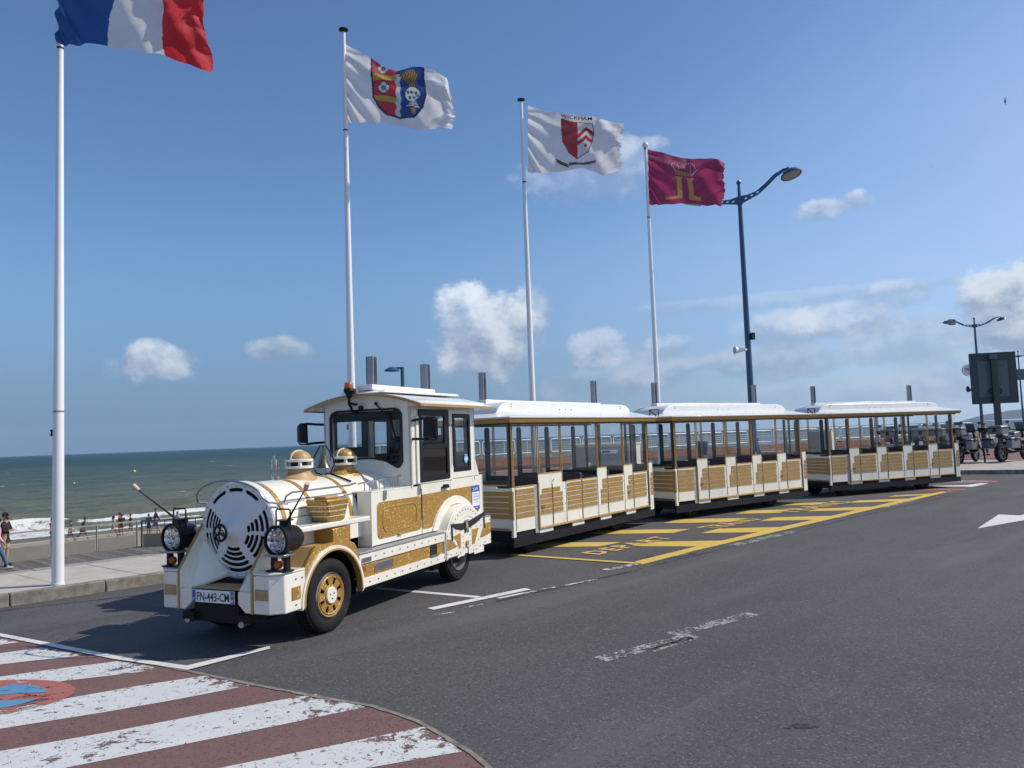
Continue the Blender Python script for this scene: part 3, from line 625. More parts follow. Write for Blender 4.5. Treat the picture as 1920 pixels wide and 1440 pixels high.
def sea_mat():
    m = bpy.data.materials.new('sea'); m.use_nodes = True; t = NT(m.node_tree); b = t.n['Principled BSDF']
    pos = t.new('ShaderNodeNewGeometry').outputs['Position']
    fo = t.new('ShaderNodeAttribute', attribute_name='foam').outputs['Fac']; sh = t.new('ShaderNodeAttribute', attribute_name='shore').outputs['Fac']
    x, y, z = t.sep(pos); c46, s46 = math.cos(rad(46)), math.sin(rad(46))
    s_ = t.math('ADD', t.math('MULTIPLY', x, c46), t.math('MULTIPLY', y, s46)); d_ = t.math('SUBTRACT', t.math('MULTIPLY', y, c46), t.math('MULTIPLY', x, s46))
    ps = t.comb(t.math('MULTIPLY', s_, 0.35), d_)
    big = t.noise(ps, 0.035, 4, 0.6, dim='2D'); mid = t.noise(ps, 0.35, 5, 0.65, dim='2D'); sm = t.noise(ps, 1.7, 5, 0.7, dim='2D')
    sh2 = t.math('ADD', sh, t.math('MULTIPLY', t.math('SUBTRACT', big, 0.5), 120))
    c = t.mix(t.ramp(sh2, 35, 150, False), (0.142, 0.148, 0.098), (0.084, 0.112, 0.088))
    c = t.mix(t.ramp(sh2, 110, 520, False), c, (0.017, 0.056, 0.057))
    c = t.mix(t.math('MULTIPLY', t.ramp(mid, 0.4, 0.7), 0.45), c, (0.020, 0.035, 0.038))
    fn = t.math('ADD', t.math('MULTIPLY', t.noise(pos, 1.3, 8, 0.72), 0.75), t.math('MULTIPLY', t.noise(pos, 7.0, 4, 0.7), 0.35))
    f1 = t.ramp(t.math('SUBTRACT', t.math('ADD', fo, fn), 0.0), 0.98, 1.12)
    # sparse whitecaps out to the horizon
    wc = t.noise(t.comb(t.math('MULTIPLY', s_, 0.10), t.math('MULTIPLY', d_, 0.22)), 0.9, 6, 0.72, dim='2D')
    gate = t.noise(ps, 0.05, 2, 0.5, dim='2D')
    f2 = t.ramp(t.math('ADD', wc, t.math('MULTIPLY', t.math('SUBTRACT', gate, 0.5), 0.25)), 0.712, 0.745)
    f = t.math('MAXIMUM', f1, t.math('MULTIPLY', f2, 0.85))
    c = t.mix(f, c, t.mix(t.noise(pos, 4.0, 5, 0.7), (0.55, 0.56, 0.50), (0.80, 0.82, 0.82)))
    t.l.new(c, b.inputs['Base Color'])
    t.l.new(t.math('ADD', 0.40, t.math('MULTIPLY', f, 0.45)), b.inputs['Roughness']); b.inputs['Specular IOR Level'].default_value = 0.17; b.inputs['IOR'].default_value = 1.33
    h = t.math('ADD', t.math('MULTIPLY', sm, 0.30), t.math('MULTIPLY', t.noise(ps, 6.0, 4, 0.65, dim='2D'), 0.09))
    h = t.math('ADD', h, t.math('MULTIPLY', mid, 0.8))
    t.l.new(t.bump(h, 1.0, 0.55), b.inputs['Normal']); MAT['sea'] = m
sea_mat(); sea()

# ---- far headland
mat('headland', (0.026, 0.038, 0.042), 0.9, var=0.35, scale=0.004)
nx, ny = 150, 30; V = []
for i in range(nx+1):
    X = 3900+i*24
    prof = max(0, 1-math.exp(-(X-3900)/850.))*290*(1+.18*math.sin(X*.0021)+.06*math.sin(X*.011+1)+.03*math.sin(X*.037))
    for j in range(ny+1):
        t = j/ny; h = prof*math.sin(math.pi*min(1, t*.55+.02))**.8+12*math.sin(X*.013+t*9)*t*(1-t)
        V.append((X*(1+.385*t), (6750-(X-3900)*.25)*(1+.385*t), ZS-3+h))
fs = [(i*(ny+1)+j, (i+1)*(ny+1)+j, (i+1)*(ny+1)+j+1, i*(ny+1)+j+1) for i in range(nx) for j in range(ny)]
o = MB().add(V, fs).build('hill', 'headland', smooth=180); o['kind'] = 'structure'
HAZE = True
def haze():
    m = bpy.data.materials.new('haze'); m.use_nodes = True; t = NT(m.node_tree)
    for n in list(t.n): t.n.remove(n)
    v = t.new('ShaderNodeVolumePrincipled'); v.inputs['Color'].default_value = (0.62, 0.78, 1.0, 1); v.inputs['Density'].default_value = 4.5e-5; v.inputs['Anisotropy'].default_value = 0.2
    o = t.new('ShaderNodeOutputMaterial'); t.l.new(v.outputs[0], o.inputs['Volume']); MAT['haze'] = m
    b = MB().box(-11500, 12500, -1500, 12500, -9, 420).build('haze', 'haze', smooth=0); b['kind'] = 'stuff'
if HAZE: haze()

# ================================================================== STREET FURNITURE
# ---- flagpoles
pole_at = [(-6.2, 10.47), (-2.87, 13.68), (0.44, 16.9), (3.80, 20.1)]
def flagpole(i, label):
    x, y = pole_at[i]; h = 9.32
    t = thing('flagpole', label, 'flagpole', (x, y, .15), 0, None)
    MB().cyl((0, 0, 0), (0, 0, 3.0), .077, .065, 24).cyl((0, 0, 3.0), (0, 0, 7.45), .065, .042, 24).build('lower_shaft', 'white_pole', t)
    MB().cyl((0, 0, 7.47), (0, 0, h), .040, .034, 20).build('upper_shaft', 'white_pole', t)
    MB().cyl((0, 0, 7.45), (0, 0, 7.475), .045, .045, 20).build('collar', 'black_metal', t)
    MB().cyl((0, 0, 0), (0, 0, .03), .083, .083, 24).build('base_ring', 'white_pole', t)
    if i < 3: MB().lathe([(.03, 0), (.04, .02), (.085, .04), (.09, .058), (.04, .078), (1e-4, .08)], (0, 0, h), n=20).build('cap', 'black_metal', t)
    else:
        MB().sphere((0, 0, h+.12), .085).build('ball', 'white_pole', t); MB().cyl((0, 0, h), (0, 0, h+.05), .045, .03, 12).build('neck', 'black_metal', t)
    c = MB(); c.box(-.012, .012, -.09, -.07, 2.00, 2.09).box(-.008, .008, -.10, -.07, 2.07, 2.085).box(-.008, .008, -.10, -.07, 2.01, 2.025)
    c.build('cleat', 'black_metal', t).rotation_euler = (0, 0, -1.2)
    MB().cyl((0, 0, 2.32), (0, 0, 2.345), .0695, .0695, 24).build('band', 'alu_grey', t)
    return t
flagpole(0, 'white flagpole nearest the kerb edge flying the blue white and red flag')
flagpole(1, 'white flagpole behind the locomotive cab with a black cap, flying the shield flag')
flagpole(2, 'white flagpole behind the front carriage, flying the flag lettered WICKHAM')
flagpole(3, 'white flagpole with a white ball on top, flying the maroon flag')

def cloth(name):
    m = bpy.data.materials.new(name); m.use_nodes = True; t = NT(m.node_tree); b = t.n['Principled BSDF']
    a = t.new('ShaderNodeAttribute', attribute_name='print').outputs['Color']
    tc = t.new('ShaderNodeTexCoord').outputs['Object']
    cc = t.mix(t.math('MULTIPLY', t.noise(tc, 3.0, 4, 0.6), 0.12), a, (0.3, 0.28, 0.28)); t.l.new(cc, b.inputs['Base Color']); b.inputs['Roughness'].default_value = 0.7
    tr = t.new('ShaderNodeBsdfTranslucent'); t.l.new(cc, tr.inputs[0]); mx = t.new('ShaderNodeMixShader'); mx.inputs[0].default_value = 0.42
    t.l.new(b.outputs[0], mx.inputs[1]); t.l.new(tr.outputs[0], mx.inputs[2]); o = t.n['Material Output']; t.l.new(mx.outputs[0], o.inputs[0])
    t.l.new(t.bump(t.noise(tc, 9.0, 4, 0.6, 0.8), 0.35, 0.05), b.inputs['Normal']); MAT[name] = m
cloth('flag_cloth')
def poly_in(P, x, y):
    c = np.zeros(x.shape, bool); n = len(P)
    for i in range(n):
        x0, y0 = P[i]; x1, y1 = P[(i+1) % n]
        if y0 == y1: continue
        c ^= ((y0 > y) != (y1 > y)) & (x < (x1-x0)*(y-y0)/(y1-y0)+x0)
    return c
def seg(x, y, a, b, w):
    ax, ay = a; bx, by = b; dx, dy = bx-ax, by-ay; t = np.clip(((x-ax)*dx+(y-ay)*dy)/(dx*dx+dy*dy), 0, 1)
    return np.hypot(x-ax-t*dx, y-ay-t*dy) < w
def ell(x, y, cx, cy, rx, ry): return ((x-cx)/rx)**2+((y-cy)/ry)**2 < 1
def design_tricolour(x, y):
    c = np.zeros(x.shape+(3,)); c[:] = (.78, .78, .80); c[x < 213+(y*0)] = (.010, .085, .32); c[x > 321+(y-60)*.02] = (.68, .020, .030); return c
def design_shield(x, y):
    c = np.zeros(x.shape+(3,)); c[:] = (.82, .82, .85)
    P = [(693, 100), (797, 128), (797, 150), (801, 180), (793, 200), (776, 217), (750, 225), (726, 218), (711, 205), (700, 186), (696, 150)]
    navy = (.012, .025, .08); c[poly_in(P, x, y)] = navy
    Q = [(697, 103), (794, 130), (794, 150), (797.5, 180), (790, 198), (774, 214), (750, 221.5), (728, 215), (714, 203), (703, 185), (699.5, 150)]
    q = poly_in(Q, x, y); wav = 746+1.3*np.sin(y*.35)
    c[q & (x < wav)] = (.55, .035, .05); c[q & (x >= wav)] = (.012, .06, .26)
    for y0, y1 in ((138, 151), (180, 191)):
        yy = y-(x-700)*.07; b = q & (x < wav); c[b & (yy > y0-1.2) & (yy < y1+1.2)] = (.10, .03, .03); c[b & (yy > y0) & (yy < y1)] = (.55, .33, .06)
    c[q & (np.abs(x-wav-1) < 4.2) & (y > 140)] = (.62, .64, .68)
    for cx, cy, R in ((717, 124, 12), (720, 166, 12)):
        th = np.arctan2(y-cy, x-cx); r = np.hypot(x-cx, y-cy); pr_ = R*(.82+.18*np.abs(np.cos(2*th)))
        c[r < pr_] = navy; c[(r < pr_*.86) & (np.abs(np.sin(2*(th+.78))) > -.1)] = (.66, .68, .74)
        c[(r < pr_*.86) & (np.minimum(np.abs(np.sin(2*th+1.57)), 1) < .16) & (r > 3)] = navy; c[r < 4] = navy; c[r < 2.6] = (.35, .22, .05)
    g = poly_in([(748, 144), (757, 138), (760, 136), (774, 136), (784, 144), (781, 158), (778, 166), (766, 163), (756, 152)], x, y)
    c[g] = (.40, .25, .06); c[g & ((np.sin(x*1.3+y*.6) > .55) | (np.sin(x*1.3-y*.9) > .7))] = (.05, .035, .03)
    c[ell(x, y, 774, 177, 15.5, 12.5)] = navy; e = ell(x, y, 774, 177, 14, 11); c[e] = (.60, .68, .72)
    for dx, dy in ((-9, -4), (-2, -4), (6, -3), (-6, 4), (2, 5), (10, 3)):
        c[ell(x, y, 774+dx, 177+dy, 2.6, 2.6)] = (.02, .12, .16)
    f = poly_in([(770, 188), (778, 188), (787, 201), (762, 197)], x, y); c[f] = (.62, .66, .72); c[f & (np.sin(y*2.2) > .3)] = navy
    c[poly_in([(769, 201), (779, 201), (777, 211), (771, 210)], x, y)] = (.38, .24, .06)
    return c
def design_wickham(x, y):
    c = np.zeros(x.shape+(3,)); c[:] = (.82, .81, .85)
    P = [(1052, 221), (1111, 231), (1114, 250), (1112, 262), (1104, 281), (1082, 297), (1066, 285), (1055, 264), (1052, 240)]
    Q = [(1053, 222), (1109.5, 232), (1112.6, 250), (1110.6, 262), (1102.6, 280), (1082, 295.5), (1067.4, 284), (1056.4, 263), (1053.4, 240)]
    c[poly_in(P, x, y)] = (.16, .02, .05); q = poly_in(Q, x, y); c[q] = (.66, .67, .70); red_ = (.48, .03, .05); L = q & (x < 1083.5); c[L] = red_
    for off in (0, 12):
        yy = 239+off+np.abs(x-1099)*.72; c[q & (x > 1083) & (y > yy) & (y < yy+6.5)] = red_
    c[ell(x, y, 1099, 268, 2.6, 3)] = (.35, .03, .05)
    for a, b in (((1058, 257), (1078, 234)), ((1062, 238), (1073, 262))): c[seg(x, y, a, b, 1.5) & L] = (.14, .10, .08)
    for a, r in (((1059, 238), 3.2), ((1066, 233), 3.0), ((1075, 262), 3.4), ((1058, 257), 2.0)): c[ell(x, y, a[0], a[1], r, r) & L] = (.17, .13, .10)
    c[ell(x, y, 1075, 262, 1.3, 1.3)] = red_
    rb = poly_in([(1042, 297), (1046, 299), (1065, 308), (1067, 315), (1060, 312), (1044, 304)], x, y) | poly_in([(1066, 306), (1080, 303), (1092, 305), (1090, 310), (1078, 309), (1067, 312)], x, y) | poly_in([(1091, 306), (1106, 304), (1118, 301), (1116, 306), (1104, 310), (1090, 312)], x, y)
    c[rb] = (.17, .14, .10); c[rb & (np.sin(x*1.9) > .35) & (np.sin(y*1.7+x*.5) > -.4)] = (.04, .035, .03)
    return c
def design_maroon(x, y):
    c = np.zeros(x.shape+(3,)); c[:] = (.36, .030, .125); g = (.56, .31, .08)
    for P in ([(1265, 331), (1279, 332), (1279, 334), (1277, 335), (1279, 373), (1249, 373), (1249, 365), (1251, 369), (1270, 368), (1268, 335), (1265, 333)],
              [(1286, 334), (1300, 335), (1300, 337), (1297, 338), (1300, 367), (1313, 369), (1315, 366), (1316, 376), (1291, 375), (1288, 338), (1286, 336)]): c[poly_in(P, x, y)] = g
    dot = (.62, .50, .55)
    for cx, sg in ((1269, 1), (1293, -1)):
        for k in range(9):
            a = rad(200-sg*0+(k*20)); px = cx+sg*-11*math.cos(rad(k*20)); py = 312-9*math.sin(rad(k*20))+(cx-1269)*.12; c[ell(x, y, px, py, 1.2, 1.2)] = dot
    for k in range(8):
        for sx_ in (1258+k*1.6, 1308-k*1.7): c[ell(x, y, sx_, 313+k*1.9+(sx_-1270)*.12, 1.2, 1.2)] = dot
    for k in range(5): c[ell(x, y, 1270+k*.5, 306+k*4, 1.1, 1.1)] = dot; c[ell(x, y, 1295-k*.3, 311+k*4, 1.1, 1.1)] = dot
    c[poly_in([(1265, 321), (1298, 326), (1296, 331), (1267, 328)], x, y)] = (.45, .27, .08); c[poly_in([(1276, 302), (1284, 303), (1282, 316), (1278, 316)], x, y) & (np.sin(y*1.4) > -.3)] = (.42, .25, .08)
    for k in range(5): c[ell(x, y, 1269+k*6, 325+k*.9, 1.3, 1.2)] = (.06, .02, .03)
    return c
flag_fns = []
def flag(i, label, top, bot, design, amp, seed, word=None, rag=1.0, front=0.0):
    Y0 = pole_at[i][1]; NU, NV = 210, 150; u = np.linspace(0, 1, NU); v = np.linspace(0, 1, NV)
    tp = np.array(top, float); bt = np.array(bot, float)
    def along(P, q):
        L = np.r_[0, np.cumsum(np.hypot(*np.diff(P, axis=0).T))]; L /= L[-1]; return np.interp(q, L, P[:, 0]), np.interp(q, L, P[:, 1])
    tx, ty = along(tp, u); bx, by = along(bt, u)
    U, Vv = np.meshgrid(u, v, indexing='ij'); PX = tx[:, None]*(1-Vv)+bx[:, None]*Vv; PY = ty[:, None]*(1-Vv)+by[:, None]*Vv
    ph = seed*1.7
    fly = np.clip((U-.9)/.1, 0, 1); sc = (bot[0][1]-top[0][1])/148.
    PX = PX+rag*fly*(1.5*np.sin(Vv*37+ph)+.8*np.sin(Vv*90+ph*3))*1.3*sc+3.0*sc*fly*np.sin(Vv*7+ph)
    def disp(U, Vv):
        d = amp*(U**.8)*(.55*np.sin(5.2*U+3.4*Vv+ph)+.42*np.sin(9.5*U-4.2*Vv+ph*2)+.28*np.sin(15*U+8.5*Vv+ph*1.3)+.10*np.sin(27*U-13*Vv+ph))
        fold = np.exp(-((Vv-.16-.5*U*(1-U))/.07)**2)*.06*np.clip(U*3, 0, 1)      # the top hem turned over
        pull = .05*np.sin((Vv-.1)*7/(U+.22))*np.exp(-U*4.0)
        crease = .035*np.abs(np.sin(7*U+11*Vv*(U+.3)+ph))*np.clip(U*2, 0, 1)
        return d+fold+pull+crease
    D = disp(U, Vv)
    def world(px, py, dy):
        fx = _f.x*FPX+_r.x*(px-960)-_u.x*(py-720); fy = _f.y*FPX+_r.y*(px-960)-_u.y*(py-720); fz = _f.z*FPX+_r.z*(px-960)-_u.z*(py-720)
        t = Y0/fy; return np.stack([fx*t, np.full_like(t, Y0)-dy, CAM_H+fz*t], -1)
    P = world(PX, PY, D-.03+front); V = P.reshape(-1, 3); j = np.arange(NU-1)[:, None]*NV+np.arange(NV-1)[None, :]
    F = np.stack([j, j+NV, j+NV+1, j+1], -1).reshape(-1, 4)
    me = bpy.data.meshes.new('flag'); me.from_pydata(V.tolist(), [], F.tolist()); me.polygons.foreach_set('use_smooth', [True]*len(F))
    col = design(PX, PY).reshape(-1, 3); a = me.attributes.new('print', 'FLOAT_COLOR', 'POINT'); a.data.foreach_set('color', np.c_[col, np.ones(len(col))].reshape(-1).astype(np.float32))
    me.materials.append(MAT['flag_cloth']); o = link('flag', me); tag(o, label, 'flag')
    if word:
        txt, x0, y0, x1, y1, h, mt = word
        tm = text_mesh(txt, 1.0, 'LEFT', 0, 0.008); xs = [q.co.x for q in tm.vertices]; a0, a1 = min(xs), max(xs)
        kx = np.array([(q.co.x-a0)/(a1-a0) for q in tm.vertices]); ky = np.array([q.co.y/.72 for q in tm.vertices])
        px = x0+(x1-x0)*kx; py = y0+(y1-y0)*kx-h*ky
        uu = np.interp(px, tx, u); vt = np.interp(uu, u, ty); vb = np.interp(uu, u, by); vv = (py-vt)/(vb-vt)
        w = world(px, py, disp(uu, vv)-.03+.03)
        for q, p in zip(tm.vertices, w): q.co = p
        tm.materials.clear(); tm.materials.append(MAT[mt]); link('lettering', tm, o)
    return o
flag(0, 'blue, white and red striped flag flying on the nearest flagpole', [(114, -118), (204, -104), (300, -78), (372, -40), (396, 0)], [(114, 89), (164, 92), (213, 97), (262, 104), (322, 118), (360, 128), (397, 145)], design_tricolour, .26, 1.0, rag=.12, front=.13)
flag(1, 'white flag with a red and blue coat of arms, frayed at its end', [(645, 80), (693, 104), (712, 116), (742, 131), (790, 133), (815, 135), (838, 148), (848, 178)], [(645, 228), (700, 229), (742, 236), (770, 238), (800, 235), (825, 238), (850, 241)], design_shield, .20, 2.3)
flag(2, 'white flag lettered WICKHAM above a red and white shield', [(990, 197), (1020, 206), (1050, 211), (1100, 216), (1128, 222), (1150, 223), (1168, 226)], [(990, 323), (1030, 322), (1060, 320), (1092, 318), (1110, 322), (1130, 327), (1161, 323)], design_wickham, .20, 4.1,
     ('WICKHAM', 1051, 219.3, 1110, 226, 6.3, 'ink'))
flag(3, 'maroon flag with a gold crown over two gold letters L back to back', [(1215, 279), (1265, 290), (1300, 298), (1330, 299), (1345, 303), (1358, 310)], [(1217, 384), (1250, 383), (1300, 382), (1328, 385), (1345, 380), (1357, 383)], design_maroon, .19, 5.6, rag=.7)

# ---- street lamps
def street_lamp(name, label, loc, rot, h=9.1, group=None):
    t = thing(name, label, 'street lamp', loc, rot, group)
    MB().cyl((0, 0, 0), (0, 0, 1.2), .125, .125, 16).cyl((0, 0, 1.2), (0, 0, h), .108, .066, 16).build('post', 'lamp_blue', t)
    MB().cyl((0, 0, h-.1), (0, 0, h+.5), .06, .045, 12).sphere((0, 0, h+.56), .075, 10).cyl((0, 0, h-.14), (0, 0, h+.1), .085, .085, 12).build('finial', 'lamp_blue', t)
    for s_ in (1, -1):
        pts = [(s_*x, z) for x, z in ((.05, -.13), (.30, -.06), (.62, .02), (.95, .20), (1.25, .40), (1.55, .52), (1.63, .53), (1.63, .57), (1.5, .58), (1.2, .49), (.9, .30), (.6, .14), (.3, .10), (.05, .12))]
        if s_ < 0: pts = pts[::-1]
        holes = [[(s_*(cx+.06*math.cos(q)), cz+.03*math.sin(q)) for q in [2*math.pi*k/10 for k in range(10)]] for cx, cz in ((.22, .01), (.42, .05), (.62, .095))]
        mb = MB().prism([(x, z+h) for x, z in pts], 'y', -.025, .025, holes=[[(x, z+h) for x, z in hh] for hh in holes]); arm = mb.build('arm', 'lamp_blue', t)
        hx = s_*1.70; hz = h+.40; mb = MB()
        mb.lathe([(1e-4, .17), (.10, .165), (.20, .12), (.29, .03), (.31, -.02), (.30, -.04)], (0, 0, 0), n=24)
        mb.cyl((0, 0, .15), (0, 0, .26), .03, .03, 8)
        hd = mb.build('lamp_head', 'lamp_blue', arm); hd.location = (hx+s_*.02, 0, hz-.06); hd.rotation_euler = (0, rad(-16)*s_, 0)
        ln = MB().lathe([(1e-4, -.07), (.14, -.062), (.24, -.04), (.275, -.028)], (0, 0, 0), n=24).build('lens', 'lens_grey', arm); ln.location = hd.location; ln.rotation_euler = hd.rotation_euler
    return t
near_lamp = street_lamp('street_lamp', 'tall dark blue double lamp post behind the middle carriage', (7.30, 23.5, .15), rad(-47), 8.87)
fl = dup(near_lamp, (32.85, 54, .15), rad(-14), 'dark double lamp post with a clock, beyond the motorbikes'); fl.scale = (1, 1, .952)
dup(near_lamp, (57.6, 87, .15), rad(-20), 'farthest lamp post, cut by the right edge of the photo')
t = thing('beach_lamp', 'short teal single lamp seen over the locomotive roof', 'street lamp', (-4.85, 34, .15))
MB().cyl((0, 0, 0), (0, 0, 5.05), .10, .085, 14).build('post', 'lamp_teal', t)
mb = MB().box(-.36, .08, -.05, .05, 4.98, 5.06).lathe([(1e-4, .16), (.14, .15), (.28, .07), (.36, -.02)], (-.46, 0, 4.92), n=20); mb.build('lamp_head', 'lamp_teal', t)
# things fixed to the lamps
def horn(name, label, p, rot, k=1.0, m_='white_rail'):
    t = thing(name, label, 'loudspeaker', p, rot)
    MB().lathe([(.05*k, 0), (.07*k, .10*k), (.14*k, .36*k), (.15*k, .38*k)], (0, 0, 0), 'x', 16, flip=-1).cyl((0, 0, 0), (.10*k, 0, 0), .06*k, .05*k, 12).build('horn', m_, t)
    MB().cyl((.08*k, 0, 0), (.20*k, 0, -.02*k), .02*k, .02*k, 6).build('bracket', 'black_metal', t); return t
horn('loudspeaker', 'white horn loudspeaker on the near blue lamp post', tuple(Vector((7.14, 23.4, 4.32))), rad(10), .82)
t = thing('control_box', 'small black box on the near blue lamp post', 'box', (7.42, 23.42, 4.72)); MB().box(-.06, .07, -.07, .07, -.09, .12).build('case', 'black_metal', t, bevel=.01); MB().box(-.03, .03, -.09, -.07, -.04, .05).build('lens', 'sign_mid', t)
pc = AT(1816, 694, 53.6); t = thing('clock', 'round white clock hung from the far lamp post', 'clock', tuple(pc), rad(-12))
MB().lathe([(.40, -.07), (.42, -.05), (.42, .05), (.40, .07)], (0, 0, 0), 'y', 28, flip=1).build('case', 'sign_mid', t)
MB().lathe([(1e-4, 0), (.37, 0)], (0, -.074, 0), 'y', 28).build('dial', 'plate_white', t, smooth=0)
MB().box(-.02, .02, -.085, -.08, -.02, .26).build('minute_hand', 'ink', t).rotation_euler = (0, rad(-62), 0)
MB().box(-.025, .025, -.09, -.086, -.02, .18).build('hour_hand', 'ink', t).rotation_euler = (0, rad(-38), 0)
mb = MB()
for k in range(12): a = rad(30*k); mb.box(math.sin(a)*.31-.015, math.sin(a)*.31+.015, -.08, -.076, math.cos(a)*.31-.015, math.cos(a)*.31+.015)
mb.build('hour_marks', 'ink', t, smooth=0); MB().box(.38, .70, -.02, .02, -.02, .02).build('bracket', 'black_metal', t)
horn('loudspeaker', 'lower small horn loudspeaker on the far lamp post', tuple(AT(1830, 729, 53.7)), rad(0), 1.5, 'sign_mid')
t = thing('camera_box', 'grey camera housing on the left arm of the far lamp post', 'camera', tuple(AT(1785, 604, 53.6)), .1)
MB().box(-.2, .2, -.12, .12, -.2, .2).build('housing', 'cabinet_shade_housing_grey', t, bevel=.02); MB().box(.02, .12, -.135, -.12, .02, .12).build('window', 'ink', t)
# ---- back of a big sign
t = thing('sign_board', 'back of a large dark sign board on a thick post by the motorbikes', 'sign', (22.6, 36.0, .15), rad(-12))
MB().prism(rrect(-.98, .98, 2.52, 4.92, .03), 'y', -.05, .05, holes=[rrect(-.66, .66, 2.85, 4.55, .02)]).build('frame', 'sign_back', t, bevel=.01)
MB().box(-.66, .66, -.02, .02, 2.85, 4.55).build('back_panel', 'sign_mid', t, smooth=0)
MB().box(-.13, .13, -.22, -.055, 0, 4.6).build('post', 'sign_back', t, bevel=.01)
MB().box(-.2, .12, -.3, -.10, 4.6, 4.78).box(-.5, .5, -.07, -.055, 4.30, 4.33).build('bracket', 'sign_mid', t, bevel=.01)
MB().lathe([(.09, 0), (.12, .0), (.12, .04), (.09, .04)], (-.16, -.06, 3.1), 'y', 16, flip=-1).lathe([(.09, 0), (.12, .0), (.12, .04), (.09, .04)], (.17, -.06, 3.1), 'y', 16, flip=-1).build('clamp', 'black_metal', t)
t = thing('round_sign', 'round white sign on a grey pole seen through the rear carriage', 'sign', (17.0, 36, .15), rad(-10))
MB().cyl((0, 0, 0), (0, 0, 2.6), .05, .05, 12).build('pole', 'alu_grey', t); MB().lathe([(1e-4, .0), (.31, 0), (.31, .02), (1e-4, .02)], (0, -.06, 2.42), 'y', 28, flip=-1).build('disc', 'plate_white', t)
MB().lathe([(.24, 0), (.265, .0)], (0, -.085, 2.42), 'y', 28, flip=-1).box(-.02, .02, -.09, -.084, 2.28, 2.5).box(-.10, .10, -.09, -.084, 2.44, 2.47).build('emblem', 'ink', t, smooth=0)
t = thing('square_sign', 'small dark sign on the farthest lamp post', 'sign', tuple(AT(1917, 703, 84)), -.2)
MB().prism([(-.9, -.55), (.9, -.55), (.9, .4), (.4, .65), (-.9, .65)], 'y', -.04, .04).build('panel', 'sign_mid', t)
# ---- beach fence
def fence_sec(label, pts, cat, m_, n_mid, panels=True, groupname=None):
    a = Vector(pts[0]); t = thing('beach_fence', label, cat, tuple(a)); 
    for p in pts: q = Vector(p)-a; MB().box(q.x-.025, q.x+.025, q.y-.025, q.y+.025, 0, 1.05).build('post', m_, t, smooth=0)
    for p, q in zip(pts[:-1], pts[1:]):
        p = Vector(p)-a; q = Vector(q)-a; d = (q-p).normalized(); n = Vector((-d.y, d.x, 0))*.03
        MB().hexa([tuple(p-n+Vector((0, 0, 1.0))), tuple(q-n+Vector((0, 0, 1.0))), tuple(q+n+Vector((0, 0, 1.0))), tuple(p+n+Vector((0, 0, 1.0)))], [tuple(p-n+Vector((0, 0, 1.05))), tuple(q-n+Vector((0, 0, 1.05))), tuple(q+n+Vector((0, 0, 1.05))), tuple(p+n+Vector((0, 0, 1.05)))]).build('top_rail', m_, t, smooth=0)
        for zz in (.62, .80): MB().cyl(p+Vector((0, 0, zz)), q+Vector((0, 0, zz)), .010, n=6).build('cable', 'cable_white' if n_mid else m_, t)
        if not n_mid:
            k = int((q-p).length/.28)
            for i in range(1, k): c = p.lerp(q, i/k); MB().box(c.x-.01, c.x+.01, c.y-.01, c.y+.01, .03, 1.0).build('baluster', m_, t, smooth=0)
        if panels:
            e = d*.06; P = [p+e-n, q-e-n, q-e+n, p+e+n]
            MB().hexa([(v.x, v.y, .0) for v in P], [(v.x, v.y, .50) for v in P]).build('concrete_panel', 'panel_concrete', t, bevel=.006, seg=1)
fp = [tuple(FP(s_, -.05, ZL)) for s_ in (-7.6, -4.6, -1.55, 0.0, 1.55, 3.02)]
fence_sec('grey rail and concrete panel fence between the boardwalk and the beach', [fp[0], fp[2], fp[3], fp[4], fp[5]], 'fence', 'fence_grey', 1)
b0 = Vector((-15.02, 31.02, ZL)); fence_sec('brown metal fence along the beach, nearer the locomotive lamp', [tuple(b0), (-13.3, 31.3, ZL), (-11.5, 31.6, ZL), (-9.6, 32.1, ZL)], 'fence', 'fence_brown', 0)
# ---- parapet wall with white railings on top
A0 = Vector((-7.6, 38.7, 0)); B0 = Vector((36.5, 60.6, 0)); dA = (B0-A0).normalized(); nA = Vector((-dA.y, dA.x, 0))
ground = None
def brick_mat():
    m = bpy.data.materials.new('brick'); m.use_nodes = True; t = NT(m.node_tree); b = t.n['Principled BSDF']
    tc = t.new('ShaderNodeTexCoord').outputs['Object']; x, y, z = t.sep(tc)
    n = t.new('ShaderNodeTexBrick'); t.l.new(t.comb(x, z), n.inputs[0]); n.inputs['Scale'].default_value = 1.0; n.inputs['Brick Width'].default_value = .34; n.inputs['Row Height'].default_value = .14; n.inputs['Mortar Size'].default_value = .018
    n.inputs['Color1'].default_value = (.27, .11, .065, 1); n.inputs['Color2'].default_value = (.36, .18, .11, 1); n.inputs['Mortar'].default_value = (.20, .14, .11, 1)
    c = t.mix(t.math('MULTIPLY', t.noise(tc, 1.2, 5, .7), .5), n.outputs[0], (.16, .08, .06)); t.l.new(c, b.inputs['Base Color']); b.inputs['Roughness'].default_value = .85; t.l.new(t.bump(n.outputs[1], -.4, .02), b.inputs['Normal']); MAT['brick'] = m
brick_mat()
L = (B0-A0).length; pw = thing('brick_parapet', 'long low red brick wall in front of the sea', 'wall', tuple(A0+Vector((0, 0, .13))), math.atan2(dA.y, dA.x))
k = 0.0
while k < L:
    w = min(3.4, L-k); hgt = .70 if int(k/3.4) % 5 != 3 else .62
    MB().box(k+.01, k+w-.01, 0, .38, 0, hgt).build('wall_section', 'brick', pw, smooth=0); MB().box(k+.01, k+w-.01, -.05, 0, 0, .20).build('plinth', 'wood_interior', pw, smooth=0)
    k += w
rail = None; k = .3; i = 0
